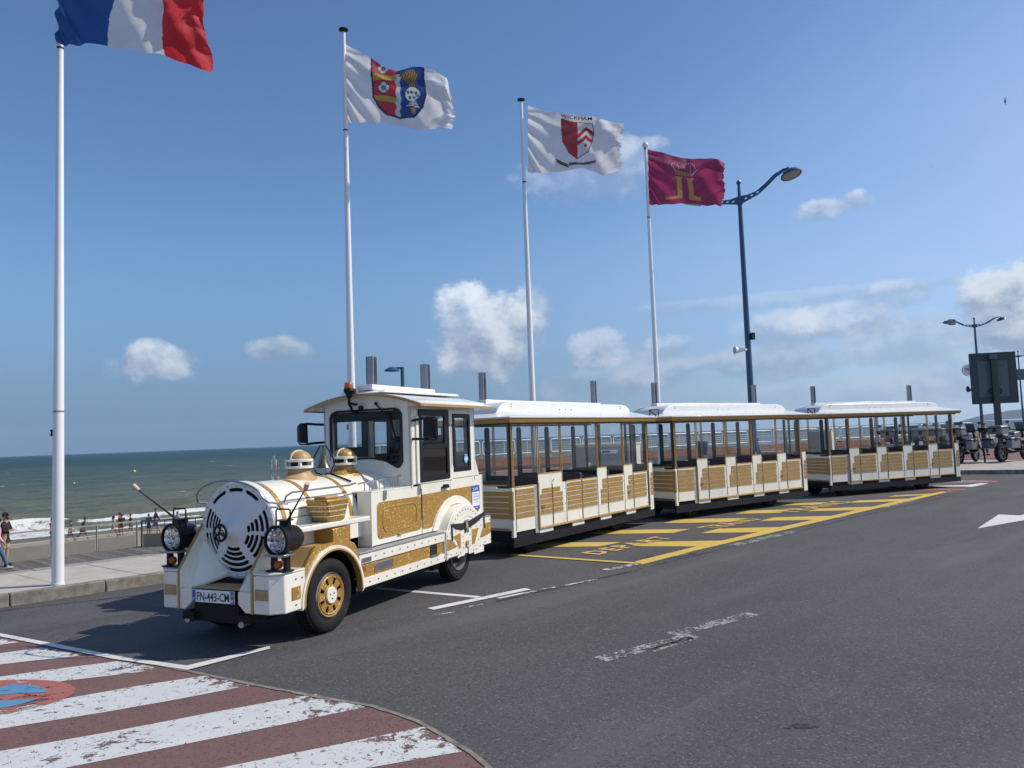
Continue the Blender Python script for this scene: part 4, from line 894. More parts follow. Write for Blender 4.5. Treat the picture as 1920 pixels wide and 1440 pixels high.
while k < L-2.2:
    if rail is None:
        rail = thing('railing', 'white tubular railing frame on the brick parapet above the sea', 'railing', (0, 0, 0), 0, 'white railing frames on the brick parapet')
        MB().tube([(x, 0, z) for x, z in rrect(0, 1.95, .20, .93, .13, 4)], .030, 8, closed=True).build('frame', 'white_rail', rail)
        for xx in (.62, 1.30): MB().cyl((xx, 0, .05), (xx, 0, .91), .016, n=6).build('upright', 'white_rail', rail)
        mb = MB()
        for zz in (.34, .47, .60, .73): mb.cyl((.03, .0, zz), (1.92, .0, zz), .006, n=5)
        mb.build('wires', 'alu_grey', rail); r_ = rail
    else: r_ = dup(rail, (0, 0, 0), 0)
    r_.location = A0+dA*k+nA*.2+Vector((0, 0, .13+.70)); r_.rotation_euler = (0, 0, math.atan2(dA.y, dA.x)); k += 2.12; i += 1
# ---- cabinets, bench, bin
def cabinet(label, p, w, d, h, rot, sticker=False):
    t = thing('electrical_cabinet', label, 'cabinet', p, rot)
    MB().box(0, w, 0, d, 0, h).build('case', 'cabinet_cream', t, bevel=.015); MB().box(-.03, w+.03, -.03, d+.03, h, h+.05).build('lid', 'cabinet_cream', t, bevel=.01)
    for x0, x1 in ((.03, w/2-.01), (w/2+.01, w-.03)): MB().box(x0, x1, -.02, -.002, .06, h-.06).build('door', 'cabinet_shade_housing_grey', t, bevel=.006, seg=1)  # cream doors in shade, the shade put into their grey colour
    if sticker: MB().box(w*.52, w*.80, -.028, -.022, h-.28, h-.16).build('sticker', 'sticker_white', t, smooth=0); MB().box(w*.54, w*.68, -.034, -.03, h-.25, h-.19).build('sticker_print', 'sticker_blue', t, smooth=0)
cabinet('wide cream cabinet with its shaded front coloured grey, seen through the front carriage', (1.90, 25.9, .13), 2.1, .95, 1.42, rad(-30), True)
cabinet('cream cabinet with its shaded front coloured grey, seen through the front of the rear carriage', (13.05, 34.3, .13), 1.02, .75, 1.60, rad(-32))
t = thing('bench', 'white slatted bench with blue ends in front of the sea', 'bench', (12.2, 36.4, .13), rad(-8))
for zz in (1.02, 1.16, 1.30): MB().box(-.62, .62, .17, .21, zz, zz+.11).build('slat', 'bench_white', t, smooth=0)
for yy in (-.25, -.12, .01): MB().box(-.62, .62, yy, yy+.11, .66, .69).build('slat', 'bench_white', t, smooth=0)
for sx in (-.66, .66): MB().tube([(sx, -.35, 0), (sx, -.32, .45), (sx, -.30, .80), (sx, -.18, .93), (sx, .0, .92), (sx, .16, .88), (sx, .22, 1.32)], .045, 8).tube([(sx, .15, 0), (sx, .18, .9)], .04, 8).build('end_frame', 'lamp_teal', t)
t = thing('litter_bin', 'dark blue litter bin against the brick wall, seen through the middle carriage', 'bin', (8.9, 36.5, .13), .3)
MB().lathe([(.17, 0), (.27, .95), (.29, 1.25), (.25, 1.27), (.22, .6)], (0, 0, 0), n=14).build('drum', 'lamp_blue', t); MB().box(-.03, .03, .24, .32, 0, 1.3).build('post', 'lamp_blue', t)
t = thing('bike_rack', 'bent black tube standing between the two motorbikes', 'bollard', tuple(G(1847, 867, .13)), rad(10))
MB().tube([(0, 0, 0), (0, 0, .42), (-.04, 0, .50), (-.30, 0, .72), (-.55, 0, .74)], .035, 8).build('tube', 'black_metal', t)

# ================================================================== PEOPLE
def skin_mesh(name, joints, edges, root, material, sub=1):
    me = bpy.data.meshes.new(name); names = list(joints); ix = {n: i for i, n in enumerate(names)}
    me.from_pydata([joints[n][0] for n in names], [(ix[a], ix[b]) for a, b in edges], [])
    o = bpy.data.objects.new(name, me); C.objects.link(o); md = o.modifiers.new('s', 'SKIN'); md.use_smooth_shade = True
    sv = me.skin_vertices[0].data
    for n in names: r = joints[n][1]; sv[ix[n]].radius = (r, r) if not isinstance(r, tuple) else r
    sv[ix[root]].use_root = True
    if sub: s2 = o.modifiers.new('u', 'SUBSURF'); s2.levels = sub; s2.render_levels = sub
    dg = bpy.context.evaluated_depsgraph_get(); nm = bpy.data.meshes.new_from_object(o.evaluated_get(dg)); bpy.data.objects.remove(o); bpy.data.meshes.remove(me)
    nm.name = name; nm.materials.clear(); nm.materials.append(MAT[material]); return nm
def person(label, loc, h, face, top, bottom, hair, skin='skin', pose='stand', long_trousers=False, sleeves=1, cap=None, glasses=False, hood=False, dress=False, shoes='cloth_charcoal', seed=0, hairlong=False, beard=False):
    "local: +X is the way the person faces, Z up"
    t = thing('person', label, 'person', loc, face); k = h/1.75; q = random.Random(seed)
    lean = {'stand': 0.0, 'run': .16, 'walk': .05, 'arms_crossed': 0, 'sit': .12}[pose]*1.0
    def V(x, y, z): return (x*k, y*k, z*k)
    bend = 0
    hipz = .93 if pose != 'run' else .89
    J = {}
    J['pel'] = (V(0, 0, hipz), .115*k); J['spi'] = (V(lean*.4, 0, 1.10), .105*k); J['che'] = (V(lean*.8, 0, 1.30), (.125*k, .15*k)); J['nk'] = (V(lean*1.1, 0, 1.47), .055*k); J['hd0'] = (V(lean*1.2+.01, 0, 1.56), .07*k); J['hd1'] = (V(lean*1.25+.02, 0, 1.66), .088*k)
    E_ = [('pel', 'spi'), ('spi', 'che'), ('che', 'nk'), ('nk', 'hd0'), ('hd0', 'hd1')]
    legs = {'stand': ((0.0, 0.0), (0.0, .02)), 'arms_crossed': ((.02, .0), (-.02, .06)), 'walk': ((.20, .34), (-.10, -.28)), 'run': ((.30, .38), (-.12, -.42)), 'sit': ((0, 0), (0, 0))}[pose]
    for s_, (kx, fx) in ((1, legs[0]), (-1, legs[1])):
        n = 'l' if s_ > 0 else 'r'; y = .095*s_
        lift = .16 if (pose in ('run', 'walk') and s_ < 0) else 0
        J[n+'hip'] = (V(0, y, hipz-.05), .095*k); J[n+'kn'] = (V(kx, y*.95, .50), .062*k); J[n+'an'] = (V(fx, y, .09+lift), .042*k); J[n+'to'] = (V(fx+.13, y*1.15, .045+lift*(.5)), .036*k)
        E_ += [('pel', n+'hip'), (n+'hip', n+'kn'), (n+'kn', n+'an'), (n+'an', n+'to')]
        J[n+'sh'] = (V(lean*.95, .185*s_, 1.41), .062*k)
        if pose == 'arms_crossed': el = (.05, .275*s_, 1.16); wr = (.165, .06*s_, 1.20+.03*s_)
        elif pose == 'run': el = (lean-.16*s_, .27*s_, 1.20); wr = (lean+.12-.10*s_, .20*s_, 1.08+.06*s_)
        elif pose == 'walk': el = (lean-.10*s_, .25*s_, 1.15); wr = (lean+.10-.14*s_, .24*s_, .95)
        else: el = (-.02, .245*s_, 1.14); wr = (.06, .25*s_, .91)
        J[n+'el'] = (V(*el), .043*k); J[n+'wr'] = (V(*wr), .030*k)
        d = Vector(wr)-Vector(el); d.normalize(); pl = Vector(wr)+d*.085; J[n+'pa'] = (V(*pl), (.038*k, .02*k))
        E_ += [('che', n+'sh'), (n+'sh', n+'el'), (n+'el', n+'wr'), (n+'wr', n+'pa')]
        side = d.cross(Vector((0, s_, 0))); side = side.normalized() if side.length > .1 else Vector((1, 0, 0)); inn = side.cross(d)
        for f, (o_, L) in enumerate(((-.03, .065), (-.01, .08), (.01, .075), (.03, .058))):
            J[n+'f%da' % f] = (V(*(pl+side*o_+d*.03)), .0095*k); J[n+'f%d' % f] = (V(*(pl+side*o_*1.2+d*L+inn*.02)), .0085*k); E_ += [(n+'pa', n+'f%da' % f), (n+'f%da' % f, n+'f%d' % f)]
        J[n+'th'] = (V(*(Vector(wr)+d*.03+side*-.055)), .0105*k); J[n+'th2'] = (V(*(Vector(wr)+d*.07+side*-.068)), .009*k); E_ += [(n+'wr', n+'th'), (n+'th', n+'th2')]
    body = link('body', skin_mesh('body', J, E_, 'pel', skin), t)
    def sub(nodes, edges, root, nm, m_, grow, cuts=None):
        JJ = {n: (J[n][0], tuple(r+grow*k for r in J[n][1]) if isinstance(J[n][1], tuple) else J[n][1]+grow*k) for n in nodes}
        if cuts: JJ.update(cuts)
        return link(nm, skin_mesh(nm, JJ, edges, root, m_), t)
    mid = lambda a, b, f: tuple(J[a][0][i]*(1-f)+J[b][0][i]*f for i in range(3))
    cuts = {}; ed = [('pel', 'spi'), ('spi', 'che'), ('che', 'nk0')]; cuts['nk0'] = (mid('che', 'nk', .8), .066*k)
    for n in 'lr':
        ed.append(('che', n+'sh'))
        if sleeves > 1: ed += [(n+'sh', n+'el'), (n+'el', n+'cu')]; cuts[n+'cu'] = (mid(n+'el', n+'wr', .92), .040*k)
        elif sleeves == 1: ed.append((n+'sh', n+'cu')); cuts[n+'cu'] = (mid(n+'sh', n+'el', .7), .066*k)
    nodes = ['pel', 'spi', 'che', 'lsh', 'rsh']+(['lel', 'rel'] if sleeves > 1 else [])
    if not dress: cuts['hm'] = (V(0, 0, hipz-.09), .135*k); ed.append(('pel', 'hm'))
    if dress:
        cuts['hem'] = (V(0, 0, .66), (.17*k, .20*k)); ed.append(('pel', 'hem'))
    sub(nodes, ed, 'pel', 'top', top, .022, cuts)
    if not dress:
        fr = .95 if long_trousers else .92; cuts = {}; ed = []
        for n in 'lr':
            ed += [('pel', n+'hip')]
            if n == 'l': ed.append(('pel', 'ws')); cuts['ws'] = (mid('pel', 'spi', .42), J['spi'][1]+.016*k)
            if long_trousers: ed += [(n+'hip', n+'kn'), (n+'kn', n+'c')]; cuts[n+'c'] = (mid(n+'kn', n+'an', fr), .062*k)
            else: ed += [(n+'hip', n+'c')]; cuts[n+'c'] = (mid(n+'hip', n+'kn', .93), .092*k)
        sub(['pel', 'lhip', 'rhip']+(['lkn', 'rkn'] if long_trousers else []), ed, 'pel', 'trousers' if long_trousers else 'shorts', bottom, .020, cuts)
    hc = Vector(J['hd1'][0]); mb = MB().sphere((hc.x-.018*k, 0, hc.z+.022*k), .105*k, 14, sc=(1.0, .92, .98))
    V2 = [v for v in mb.v]
    hm = mb.mesh('hair', hair); bm = bmesh.new(); bm.from_mesh(hm)
    bmesh.ops.delete(bm, geom=[v for v in bm.verts if (v.co.x-hc.x > .055*k and v.co.z < hc.z+.045*k) or v.co.z < hc.z-(.06*k)], context='VERTS')
    for v in bm.verts: v.co += Vector((q.uniform(-1, 1), q.uniform(-1, 1), q.uniform(-1, 1)))*.010*k
    bm.to_mesh(hm); bm.free(); hr = link('hair', hm, t)
    if hairlong: MB().tube([(hc.x-.06*k, 0, hc.z+.02*k), (hc.x-.10*k, 0, hc.z-.10*k), (hc.x-.09*k, 0, hc.z-.26*k)], [.09*k, .085*k, .03*k], 10).build('long_hair', hair, t)
    mb = MB()
    mb.add([(hc.x+.075*k, .014*k, hc.z-.01*k), (hc.x+.075*k, -.014*k, hc.z-.01*k), (hc.x+.112*k, .0, hc.z-.038*k), (hc.x+.07*k, .018*k, hc.z-.05*k), (hc.x+.07*k, -.018*k, hc.z-.05*k)], [(0, 1, 2), (0, 2, 3), (1, 4, 2), (2, 4, 3), (0, 3, 4, 1)])
    for s_ in (1, -1): mb.sphere((hc.x+.0*k, s_*.088*k, hc.z-.02*k), .024*k, 8, sc=(.7, .4, 1.2))
    mb.build('nose_and_ears', skin, t)
    if glasses: MB().box(hc.x+.068*k, hc.x+.098*k, -.065*k, .065*k, hc.z-.012*k, hc.z+.022*k).box(hc.x-.0*k, hc.x+.07*k, .078*k, .086*k, hc.z+.0*k, hc.z+.012*k).box(hc.x-.0*k, hc.x+.07*k, -.086*k, -.078*k, hc.z+.0*k, hc.z+.012*k).build('sunglasses', 'ink', t, bevel=.004)
    else:
        mb = MB()
        for s_ in (1, -1): mb.sphere((hc.x+.080*k, s_*.032*k, hc.z+.004*k), .011*k, 8)
        mb.build('eyes', 'ink', t)
    MB().box(hc.x+.072*k, hc.x+.084*k, -.022*k, .022*k, hc.z-.068*k, hc.z-.060*k).build('mouth', 'cloth_red', t)
    if beard: MB().sphere((hc.x+.035*k, 0, hc.z-.075*k), .068*k, 12, sc=(1, .95, .75)).build('beard', hair, t)
    if cap: MB().sphere((hc.x-.01*k, 0, hc.z+.045*k), .108*k, 12, sc=(1, .95, .62)).prism([(hc.x+.05*k+.10*k*math.cos(a), .075*k*math.sin(a)) for a in [math.pi*(i/8-.5) for i in range(9)]], 'z', hc.z+.03*k, hc.z+.042*k).build('cap', cap, t)
    if hood: MB().sphere((hc.x-.03*k, 0, hc.z+.0*k), .128*k, 12, sc=(1, 1, 1.05)).build('hood', top, t)
    for n in 'lr':
        a = Vector(J[n+'an'][0]); b = Vector(J[n+'to'][0])
        if shoes: MB().tube([(a.x-.03*k, a.y, a.z-.04*k), (a.x+.05*k, a.y, b.z+.01*k), (b.x+.03*k, b.y, b.z+.0*k)], [.050*k, .052*k, .038*k], 8).build('shoe', shoes, t)
    return t
R0 = math.atan2(UF.y, UF.x)
def at_beach(px, py): 
    z = -3.1
    for _ in range(6):
        p = G(px, py, z); dd = (p-F0).dot(NF); z = -2.25-0.058*max(0, dd)-0.00012*dd*dd
    return (p.x, p.y, z+.0)
person('man in black jacket, khaki shorts and sunglasses with arms crossed on the boardwalk', tuple(G(9, 1062, ZL)), 1.83, rad(10), 'cloth_black', 'cloth_khaki', 'hair_dark', pose='arms_crossed', sleeves=2, glasses=True, beard=True, shoes='cloth_black', seed=1)
person('person in pink shirt, jeans and pale shoes, half cut off by the left edge', tuple(G(-9, 1070, ZL)), 1.72, rad(20), 'cloth_pink', 'cloth_jeans', 'hair_brown', pose='walk', long_trousers=True, sleeves=2, shoes='cloth_sand', seed=2)
kids = [(97, 1021, 1.55, 200, 'cloth_red', 'cloth_grey', 'hair_dark', 'skin', 'stand', {}, 'child in red top on the sand, half hidden by the nearest flagpole'),
        (131, 1017, 1.30, 20, 'cloth_black', 'cloth_navy', 'hair_dark', 'skin', 'walk', {}, 'boy in black T-shirt and navy shorts walking just right of the nearest flagpole'),
        (154, 1015, 1.45, 15, 'cloth_charcoal', 'cloth_black', 'hair_brown', 'skin_dark', 'run', {}, 'running boy with reddish brown hair in dark grey T-shirt and black shorts'),
        (212, 1008.5, 1.36, 30, 'cloth_grey', 'cloth_white', 'hair_brown', 'skin', 'walk', dict(dress=True, hairlong=True), 'girl with long brown hair in a pale grey and white dress'),
        (228, 1007, 1.42, 120, 'cloth_black', 'cloth_orange', 'hair_dark', 'skin_dark', 'stand', {}, 'child in black top and bright orange shorts'),
        (224, 1004.5, 1.50, 200, 'cloth_red', 'cloth_charcoal', 'hair_dark', 'skin_dark', 'stand', {}, 'child in red top standing behind the one in orange shorts'),
        (246, 1004, 1.36, 210, 'cloth_black', 'cloth_charcoal', 'hair_dark', 'skin', 'walk', {}, 'child in black T-shirt and dark shorts walking right of the orange shorts'),
        (279, 1002.5, 1.28, 100, 'cloth_blue', 'cloth_navy', 'hair_dark', 'skin', 'stand', dict(cap='cloth_white', sleeves=2), 'small child in white cap and blue jacket on the sand'),
        (291, 1001.5, 1.60, 30, 'cloth_navy', 'cloth_blue', 'hair_auburn', 'skin', 'walk', dict(sleeves=2), 'taller boy in dark long-sleeved top and bright blue shorts'),
        (327, 999, 1.58, 210, 'cloth_white', 'cloth_charcoal', 'hair_dark', 'skin', 'stand', dict(sleeves=2), 'person in white top just above the left headlamp of the locomotive'),
        (333, 1000, 1.32, 60, 'cloth_grey', 'cloth_charcoal', 'hair_dark', 'skin', 'stand', dict(cap='cloth_sand'), 'child in a pale cap in front of the person in white')]
for i, (px, py, h, fa, tp, bt, hr, sk, ps, kw, lb) in enumerate(kids):
    person(lb, at_beach(px, py), h, rad(fa), tp, bt, hr, sk, ps, shoes=None, seed=10+i, **kw)
def far_person(px, Y, h, fa, tp, hr, lb, **kw):
    p = AT(px, 800, Y); return person(lb, (p.x, p.y, .13), h, rad(fa), tp, 'cloth_jeans', hr, long_trousers=True, shoes='cloth_black', **kw)
far_person(1777, 40, 1.78, 300, 'cloth_navy', 'hair_dark', 'dark haired man seen over the motorbikes through the rear carriage window', seed=31, sleeves=2)
far_person(1802, 41, 1.74, 200, 'cloth_charcoal', 'hair_dark', 'person in a dark cap beside the rear corner of the last carriage', seed=32, sleeves=2, cap='cloth_charcoal')
far_person(1844, 39, 1.66, 30, 'cloth_charcoal', 'hair_auburn', 'person with auburn hair between the two motorbikes', seed=33, sleeves=1)
far_person(1725, 37, 1.50, 80, 'cloth_charcoal', 'hair_dark', 'hooded person in charcoal sweatshirt seen through the rear carriage window', seed=34, sleeves=2, hood=True, pose='stand')

# ================================================================== MOTORBIKES
def motorbike(label, p, rot):
    t = thing('motorbike', label, 'motorbike', p, rot, 'motorbikes parked in a row')
    for nm, x, r, w in (('front_wheel', .80, .34, .055), ('rear_wheel', -.72, .33, .075)):
        prof = [(r-.10, -w), (r-.03, -w), (r, -w*.4), (r, w*.4), (r-.03, w), (r-.10, w)]
        wh = MB().lathe(prof, (x, 0, r), 'y', 28); wl = wh.build(nm, 'black_rubber', t)
        mb = MB().lathe([(r-.105, -w*.7), (r-.125, -w*.7), (r-.125, w*.7), (r-.105, w*.7)], (x, 0, r), 'y', 28).cyl((x, -.06, r), (x, .06, r), .05, n=12)
        for k in range(10): a = 2*math.pi*k/10; mb.cyl((x, 0, r), (x+math.cos(a)*(r-.11), 0, r+math.sin(a)*(r-.11)), .010, n=5)
        mb.build('rim', 'steel', wl)
    mb = MB().hexa([(-.30, -.16, .30), (.38, -.16, .34), (.38, .16, .34), (-.30, .16, .30)], [(-.32, -.18, .72), (.34, -.14, .80), (.34, .14, .80), (-.32, .18, .72)]); mb.cyl((.05, -.34, .50), (.05, .34, .50), .11, n=14)
    mb.build('engine', 'chassis', t, bevel=.03)
    MB().tube([(.80, .13, .34), (.55, .12, .95), (.48, .11, 1.08)], .030, 8).tube([(.80, -.13, .34), (.55, -.12, .95), (.48, -.11, 1.08)], .030, 8).build('fork', 'steel', t)
    MB().tube([(-.72, .12, .33), (-.25, .12, .42)], .035, 8).tube([(-.72, -.12, .33), (-.25, -.12, .42)], .035, 8).build('swing_arm', 'chassis', t)
    MB().hexa([(-.10, -.13, .80), (.46, -.10, .86), (.46, .10, .86), (-.10, .13, .80)], [(-.02, -.12, 1.06), (.40, -.12, 1.10), (.40, .12, 1.10), (-.02, .12, 1.06)]).build('tank', 'bike_grey', t, bevel=.05, seg=3)
    MB().hexa([(-.78, -.12, .86), (.0, -.13, .80), (.0, .13, .80), (-.78, .12, .86)], [(-.78, -.13, .97), (-.02, -.12, .94), (-.02, .12, .94), (-.78, .13, .97)]).build('seat', 'black_fabric', t, bevel=.03)
    MB().hexa([(.50, -.13, .86), (.74, -.05, .84), (.74, .05, .84), (.50, .13, .86)], [(.46, -.15, 1.10), (.62, -.10, 1.06), (.62, .10, 1.06), (.46, .15, 1.10)]).build('fairing', 'black_metal', t, bevel=.02)
    MB().cyl((.64, 0, .96), (.70, 0, .96), .075, .08, 14).build('headlight', 'lens_grey', t)
    MB().prism([(.56, 1.08), (.60, 1.08), (.46, 1.42), (.43, 1.42)], 'y', -.15, .15).build('windshield', 'sign_mid', t, bevel=.01)
    MB().tube([(.34, -.42, 1.20), (.42, -.20, 1.16), (.45, 0, 1.12), (.42, .20, 1.16), (.34, .42, 1.20)], .018, 8).build('handlebar', 'black_metal', t)
    for s_ in (1, -1):
        MB().cyl((.36, s_*.30, 1.19), (.30, s_*.42, 1.21), .026, n=8).hexa([(.42, s_*.28, 1.13), (.52, s_*.36, 1.13), (.40, s_*.50, 1.14), (.38, s_*.46, 1.14)], [(.44, s_*.28, 1.26), (.52, s_*.36, 1.25), (.42, s_*.50, 1.25), (.40, s_*.46, 1.26)]).build('hand_guard', 'black_metal', t)
        m_ = MB().tube([(.38, s_*.28, 1.19), (.40, s_*.34, 1.38)], .009, 6).build('mirror', 'black_metal', t); MB().sphere((.39, s_*.36, 1.44), .075, 12, sc=(.25, .95, .75)).build('mirror_head', 'lamp_blue', m_)
        MB().box(-.92, -.40, s_*.30, s_*.52, .50, .88).build('pannier', 'case_grey', t, bevel=.03); MB().box(-.94, -.38, s_*.295, s_*.525, .80, .84).box(-.72, -.60, s_*.52, s_*.535, .76, .88).build('pannier_strap', 'black_metal', t)
        MB().tube([(-.35, s_*.20, .86), (-.9, s_*.26, .80), (-.9, s_*.26, .50), (-.40, s_*.22, .50)], .014, 6).build('rack', 'black_metal', t)
    MB().box(-1.02, -.52, -.24, .24, 1.02, 1.30).build('top_case', 'case_grey', t, bevel=.035); MB().box(-1.03, -.51, -.245, .245, 1.22, 1.25).box(-1.04, -1.02, -.05, .05, 1.10, 1.22).build('case_strap', 'black_metal', t); MB().box(-.99, -.55, -.20, .20, 1.305, 1.325).build('case_rail', 'chrome', t)
    MB().tube([(-.18, -.14, .40), (-.45, -.20, .44), (-.85, -.24, .58)], [.03, .035, .055], 10).build('exhaust', 'steel', t)
    MB().prism(arc(.80, .34, .41, 20, 140, 8)+arc(.80, .34, .38, 140, 20, 8), 'y', -.07, .07).build('front_mudguard', 'black_metal', t)
    MB().box(-1.0, -.97, -.06, .06, .72, .86).build('number_plate', 'plate_white', t); MB().cyl((-.97, 0, .93), (-.99, 0, .93), .04, n=10).build('tail_light', 'amber_lens', t)
    MB().tube([(-.05, .14, .35), (-.12, .34, .02)], .014, 6).build('side_stand', 'black_metal', t)
    return t
def bike_at(px, py, Y=None): p = G(px, py, .13); return (p.x, p.y, .133)
mbk = motorbike('motorbike with grey panniers and top case, nearest the right edge', bike_at(1891, 866), rad(27)); mbk.scale = (1.16, 1.16, 1.16); p = Vector(mbk.location)+Vector((.45, .35, 0)); mbk.location = p
b2 = dup(mbk, bike_at(1815, 868), rad(40), 'black motorbike showing just beyond the rear corner of the last carriage')
b2.location = Vector(b2.location)+Vector((.1, .2, 0))
b3 = dup(mbk, bike_at(1772, 869), rad(48), 'motorbike with a top case behind the rear window of the last carriage')
b4 = dup(mbk, bike_at(1672, 871), rad(60), 'motorbike seen through the middle windows of the last carriage, farthest left in the row')
b5 = dup(mbk, bike_at(1722, 870), rad(70), 'motorbike in front of the hooded person, behind the last carriage')

# ================================================================== BIRDS AND BUOYS
def bird(label, p, s, roll, yaw):
    t = thing('bird', label, 'bird', p, yaw)
    mb = MB().tube([(-.18, 0, 0), (-.06, 0, .01), (.08, 0, .015), (.20, 0, 0)], [.015, .05, .055, .012], 8); o_ = mb.build('body', 'bird_brown', t); o_.scale = (s, s, s); o_.rotation_euler = (roll, 0, 0)
    for q in (1, -1):
        V = [(.08, q*.03, .01), (-.06, q*.03, .0), (.10, q*.30, .12), (-.02, q*.30, .11), (-.04, q*.62, .05), (-.09, q*.60, .045), (.08, q*.03, .022), (-.06, q*.03, .012), (.10, q*.30, .132), (-.02, q*.30, .12), (-.04, q*.62, .056), (-.09, q*.60, .052)]
        w = MB().add(V, [(0, 1, 3, 2), (2, 3, 5, 4), (6, 8, 9, 7), (8, 10, 11, 9), (0, 2, 8, 6), (2, 4, 10, 8), (1, 7, 9, 3), (3, 9, 11, 5), (4, 5, 11, 10)]).build('wing', 'bird_brown', t); w.scale = (s, s, s); w.rotation_euler = (roll, 0, 0)
bird('brown gull gliding high near the right edge', tuple(AT(1885, 190, 60)), .62, .5, 2.6)
bird('small dark bird farther left and lower in the sky', tuple(AT(1747, 312, 70)), .42, -.9, .9)
for px, py, s, lb in ((252, 885, 1.0, 'yellow buoy on the sea, the larger and farther right'), (139, 907, .62, 'pale yellow buoy on the sea right of the nearest flagpole')):
    p = G(px, py, ZS); t = thing('buoy', lb, 'buoy', (p.x, p.y, ZS), 0); s *= p.length*.0016
    MB().lathe([(1e-4, -.4), (.7, -.2), (1.0, .3), (.9, .9), (.5, 1.3), (1e-4, 1.4)], (0, 0, 0), n=14).build('float', 'buoy_yellow', t).scale = (s, s, s)
    MB().cyl((0, 0, 1.3), (0, 0, 2.0), .12, .08, 8).build('top_mark', 'buoy_yellow', t).scale = (s, s, s)

# ================================================================== LOCOMOTIVE
def mirror_pts(P, s): return [(x, s*y, z) for x, y, z in P]
def wheel(t, x, ysign, r, w, yout, gold=True):
    "a road wheel; local axle along Y, outer face at yout"
    yi = yout-w; s_ = ysign
    prof = [(r*.62, yi), (r*.90, yi+.01), (r*.98, yi+.035), (r, yi+.06), (r, yout-.06), (r*.985, yout-.035), (r*.92, yout-.012), (r*.78, yout-.004), (r*.66, yout-.015), (r*.62, yout-.03), (r*.60, yi+.03)]
    wt = MB().lathe([(a, b*s_) for a, b in prof], (x, 0, r), 'y', 48).build('tyre', 'black_rubber', t)
    mb = MB()
    n = 64
    for i in range(n):          # shoulder blocks of the tread
        a = 2*math.pi*i/n; ca, sa = math.cos(a), math.sin(a); c2, s2 = math.cos(a+.055), math.sin(a+.055)
        for ya, yb in ((yout-.075, yout-.032), (yout-.125, yout-.085), (yi+.035, yi+.08)):
            ro = r+.0045; ri = r-.02; fo = .962 if ya == yout-.075 else 1
            mb.hexa([(x+ca*ri, ya*s_, r+sa*ri), (x+c2*ri, ya*s_, r+s2*ri), (x+c2*ri, yb*s_, r+s2*ri), (x+ca*ri, yb*s_, r+sa*ri)], [(x+ca*ro, ya*s_, r+sa*ro), (x+c2*ro, ya*s_, r+s2*ro), (x+c2*ro, yb*s_, r+s2*ro*fo), (x+ca*ro, yb*s_, r+sa*ro*fo)])
    o = mb.build('tread', 'black_rubber', wt, smooth=0); o['kind'] = 'stuff'
    rim = MB().lathe([(r*.62, (yout-.02)*s_), (r*.60, (yout-.01)*s_), (r*.575, (yout-.03)*s_), (r*.55, (yout-.10)*s_), (r*.2, (yout-.12)*s_), (1e-4, (yout-.12)*s_)], (x, 0, r), 'y', 40).build('rim', 'steel' if gold else 'alu_grey', t)
    if gold:        # the flat gold disc with eight radial slots
        R = r*.535; hub = r*.225; NT_ = 96; rs = [hub*.8, hub*1.18, hub*1.35, R*.80, R*.88, R*.94, R]; yy = (yout-.012)*s_; V = []; F = []
        for k, rr in enumerate(rs):
            for i in range(NT_): a = 2*math.pi*i/NT_+.1; V.append((x+math.cos(a)*rr, yy-(0 if k < 5 else (.006*s_ if k == 6 else -.006*s_)), r+math.sin(a)*rr))
        for k in range(6):
            for i in range(NT_):
                slot = (i % 12) in ((4, 5, 6) if k == 2 else (3, 4, 5, 6) if k == 3 else ())
                if k in (2, 3) and (i % 12) in (3, 4, 5, 6) and not (k == 2 and (i % 12) in (3, 6) and False): continue
                F.append((k*NT_+i, k*NT_+(i+1) % NT_, (k+1)*NT_+(i+1) % NT_, (k+1)*NT_+i))
        c = MB().add(V, F).build('wheel_cover', 'gold_glitter', t, smooth=0); sm = c.modifiers.new('thick', 'SOLIDIFY'); sm.thickness = .014
        MB().lathe([(R, yy), (R+.012, yy+.004*s_), (R+.014, yy-.02*s_)], (x, 0, r), 'y', 48).build('cover_edge', 'gold_trim', t)
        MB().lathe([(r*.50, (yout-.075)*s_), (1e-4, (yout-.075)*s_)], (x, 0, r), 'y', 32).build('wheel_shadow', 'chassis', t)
        h = MB().lathe([(hub, yy-.01*s_), (hub, yy+.014*s_), (hub*.93, yy+.020*s_), (1e-4, yy+.020*s_)], (x, 0, r), 'y', 32).build('hub_cap', 'cream_paint', t)
        mb = MB()
        for k in range(3): a = 2*math.pi*k/3+.5; mb.cyl((x+math.cos(a)*.033, yy+.020*s_, r+math.sin(a)*.033), (x+math.cos(a)*.033, yy+.028*s_, r+math.sin(a)*.033), .010, .004, 6)
        mb.build('hub_bolt', 'ink', h)
def rivets(parent, pts, ax, s_, r=.011, m_='steel'):
    mb = MB()
    for p in pts:
        p = Vector(p); d = {'x': Vector((1, 0, 0)), 'y': Vector((0, 1, 0))}[ax]*s_
        mb.cyl(p-d*.002, p+d*.008, r, r*.55, 7)
    o = mb.build('rivets', m_, parent); o['kind'] = 'stuff'; return o

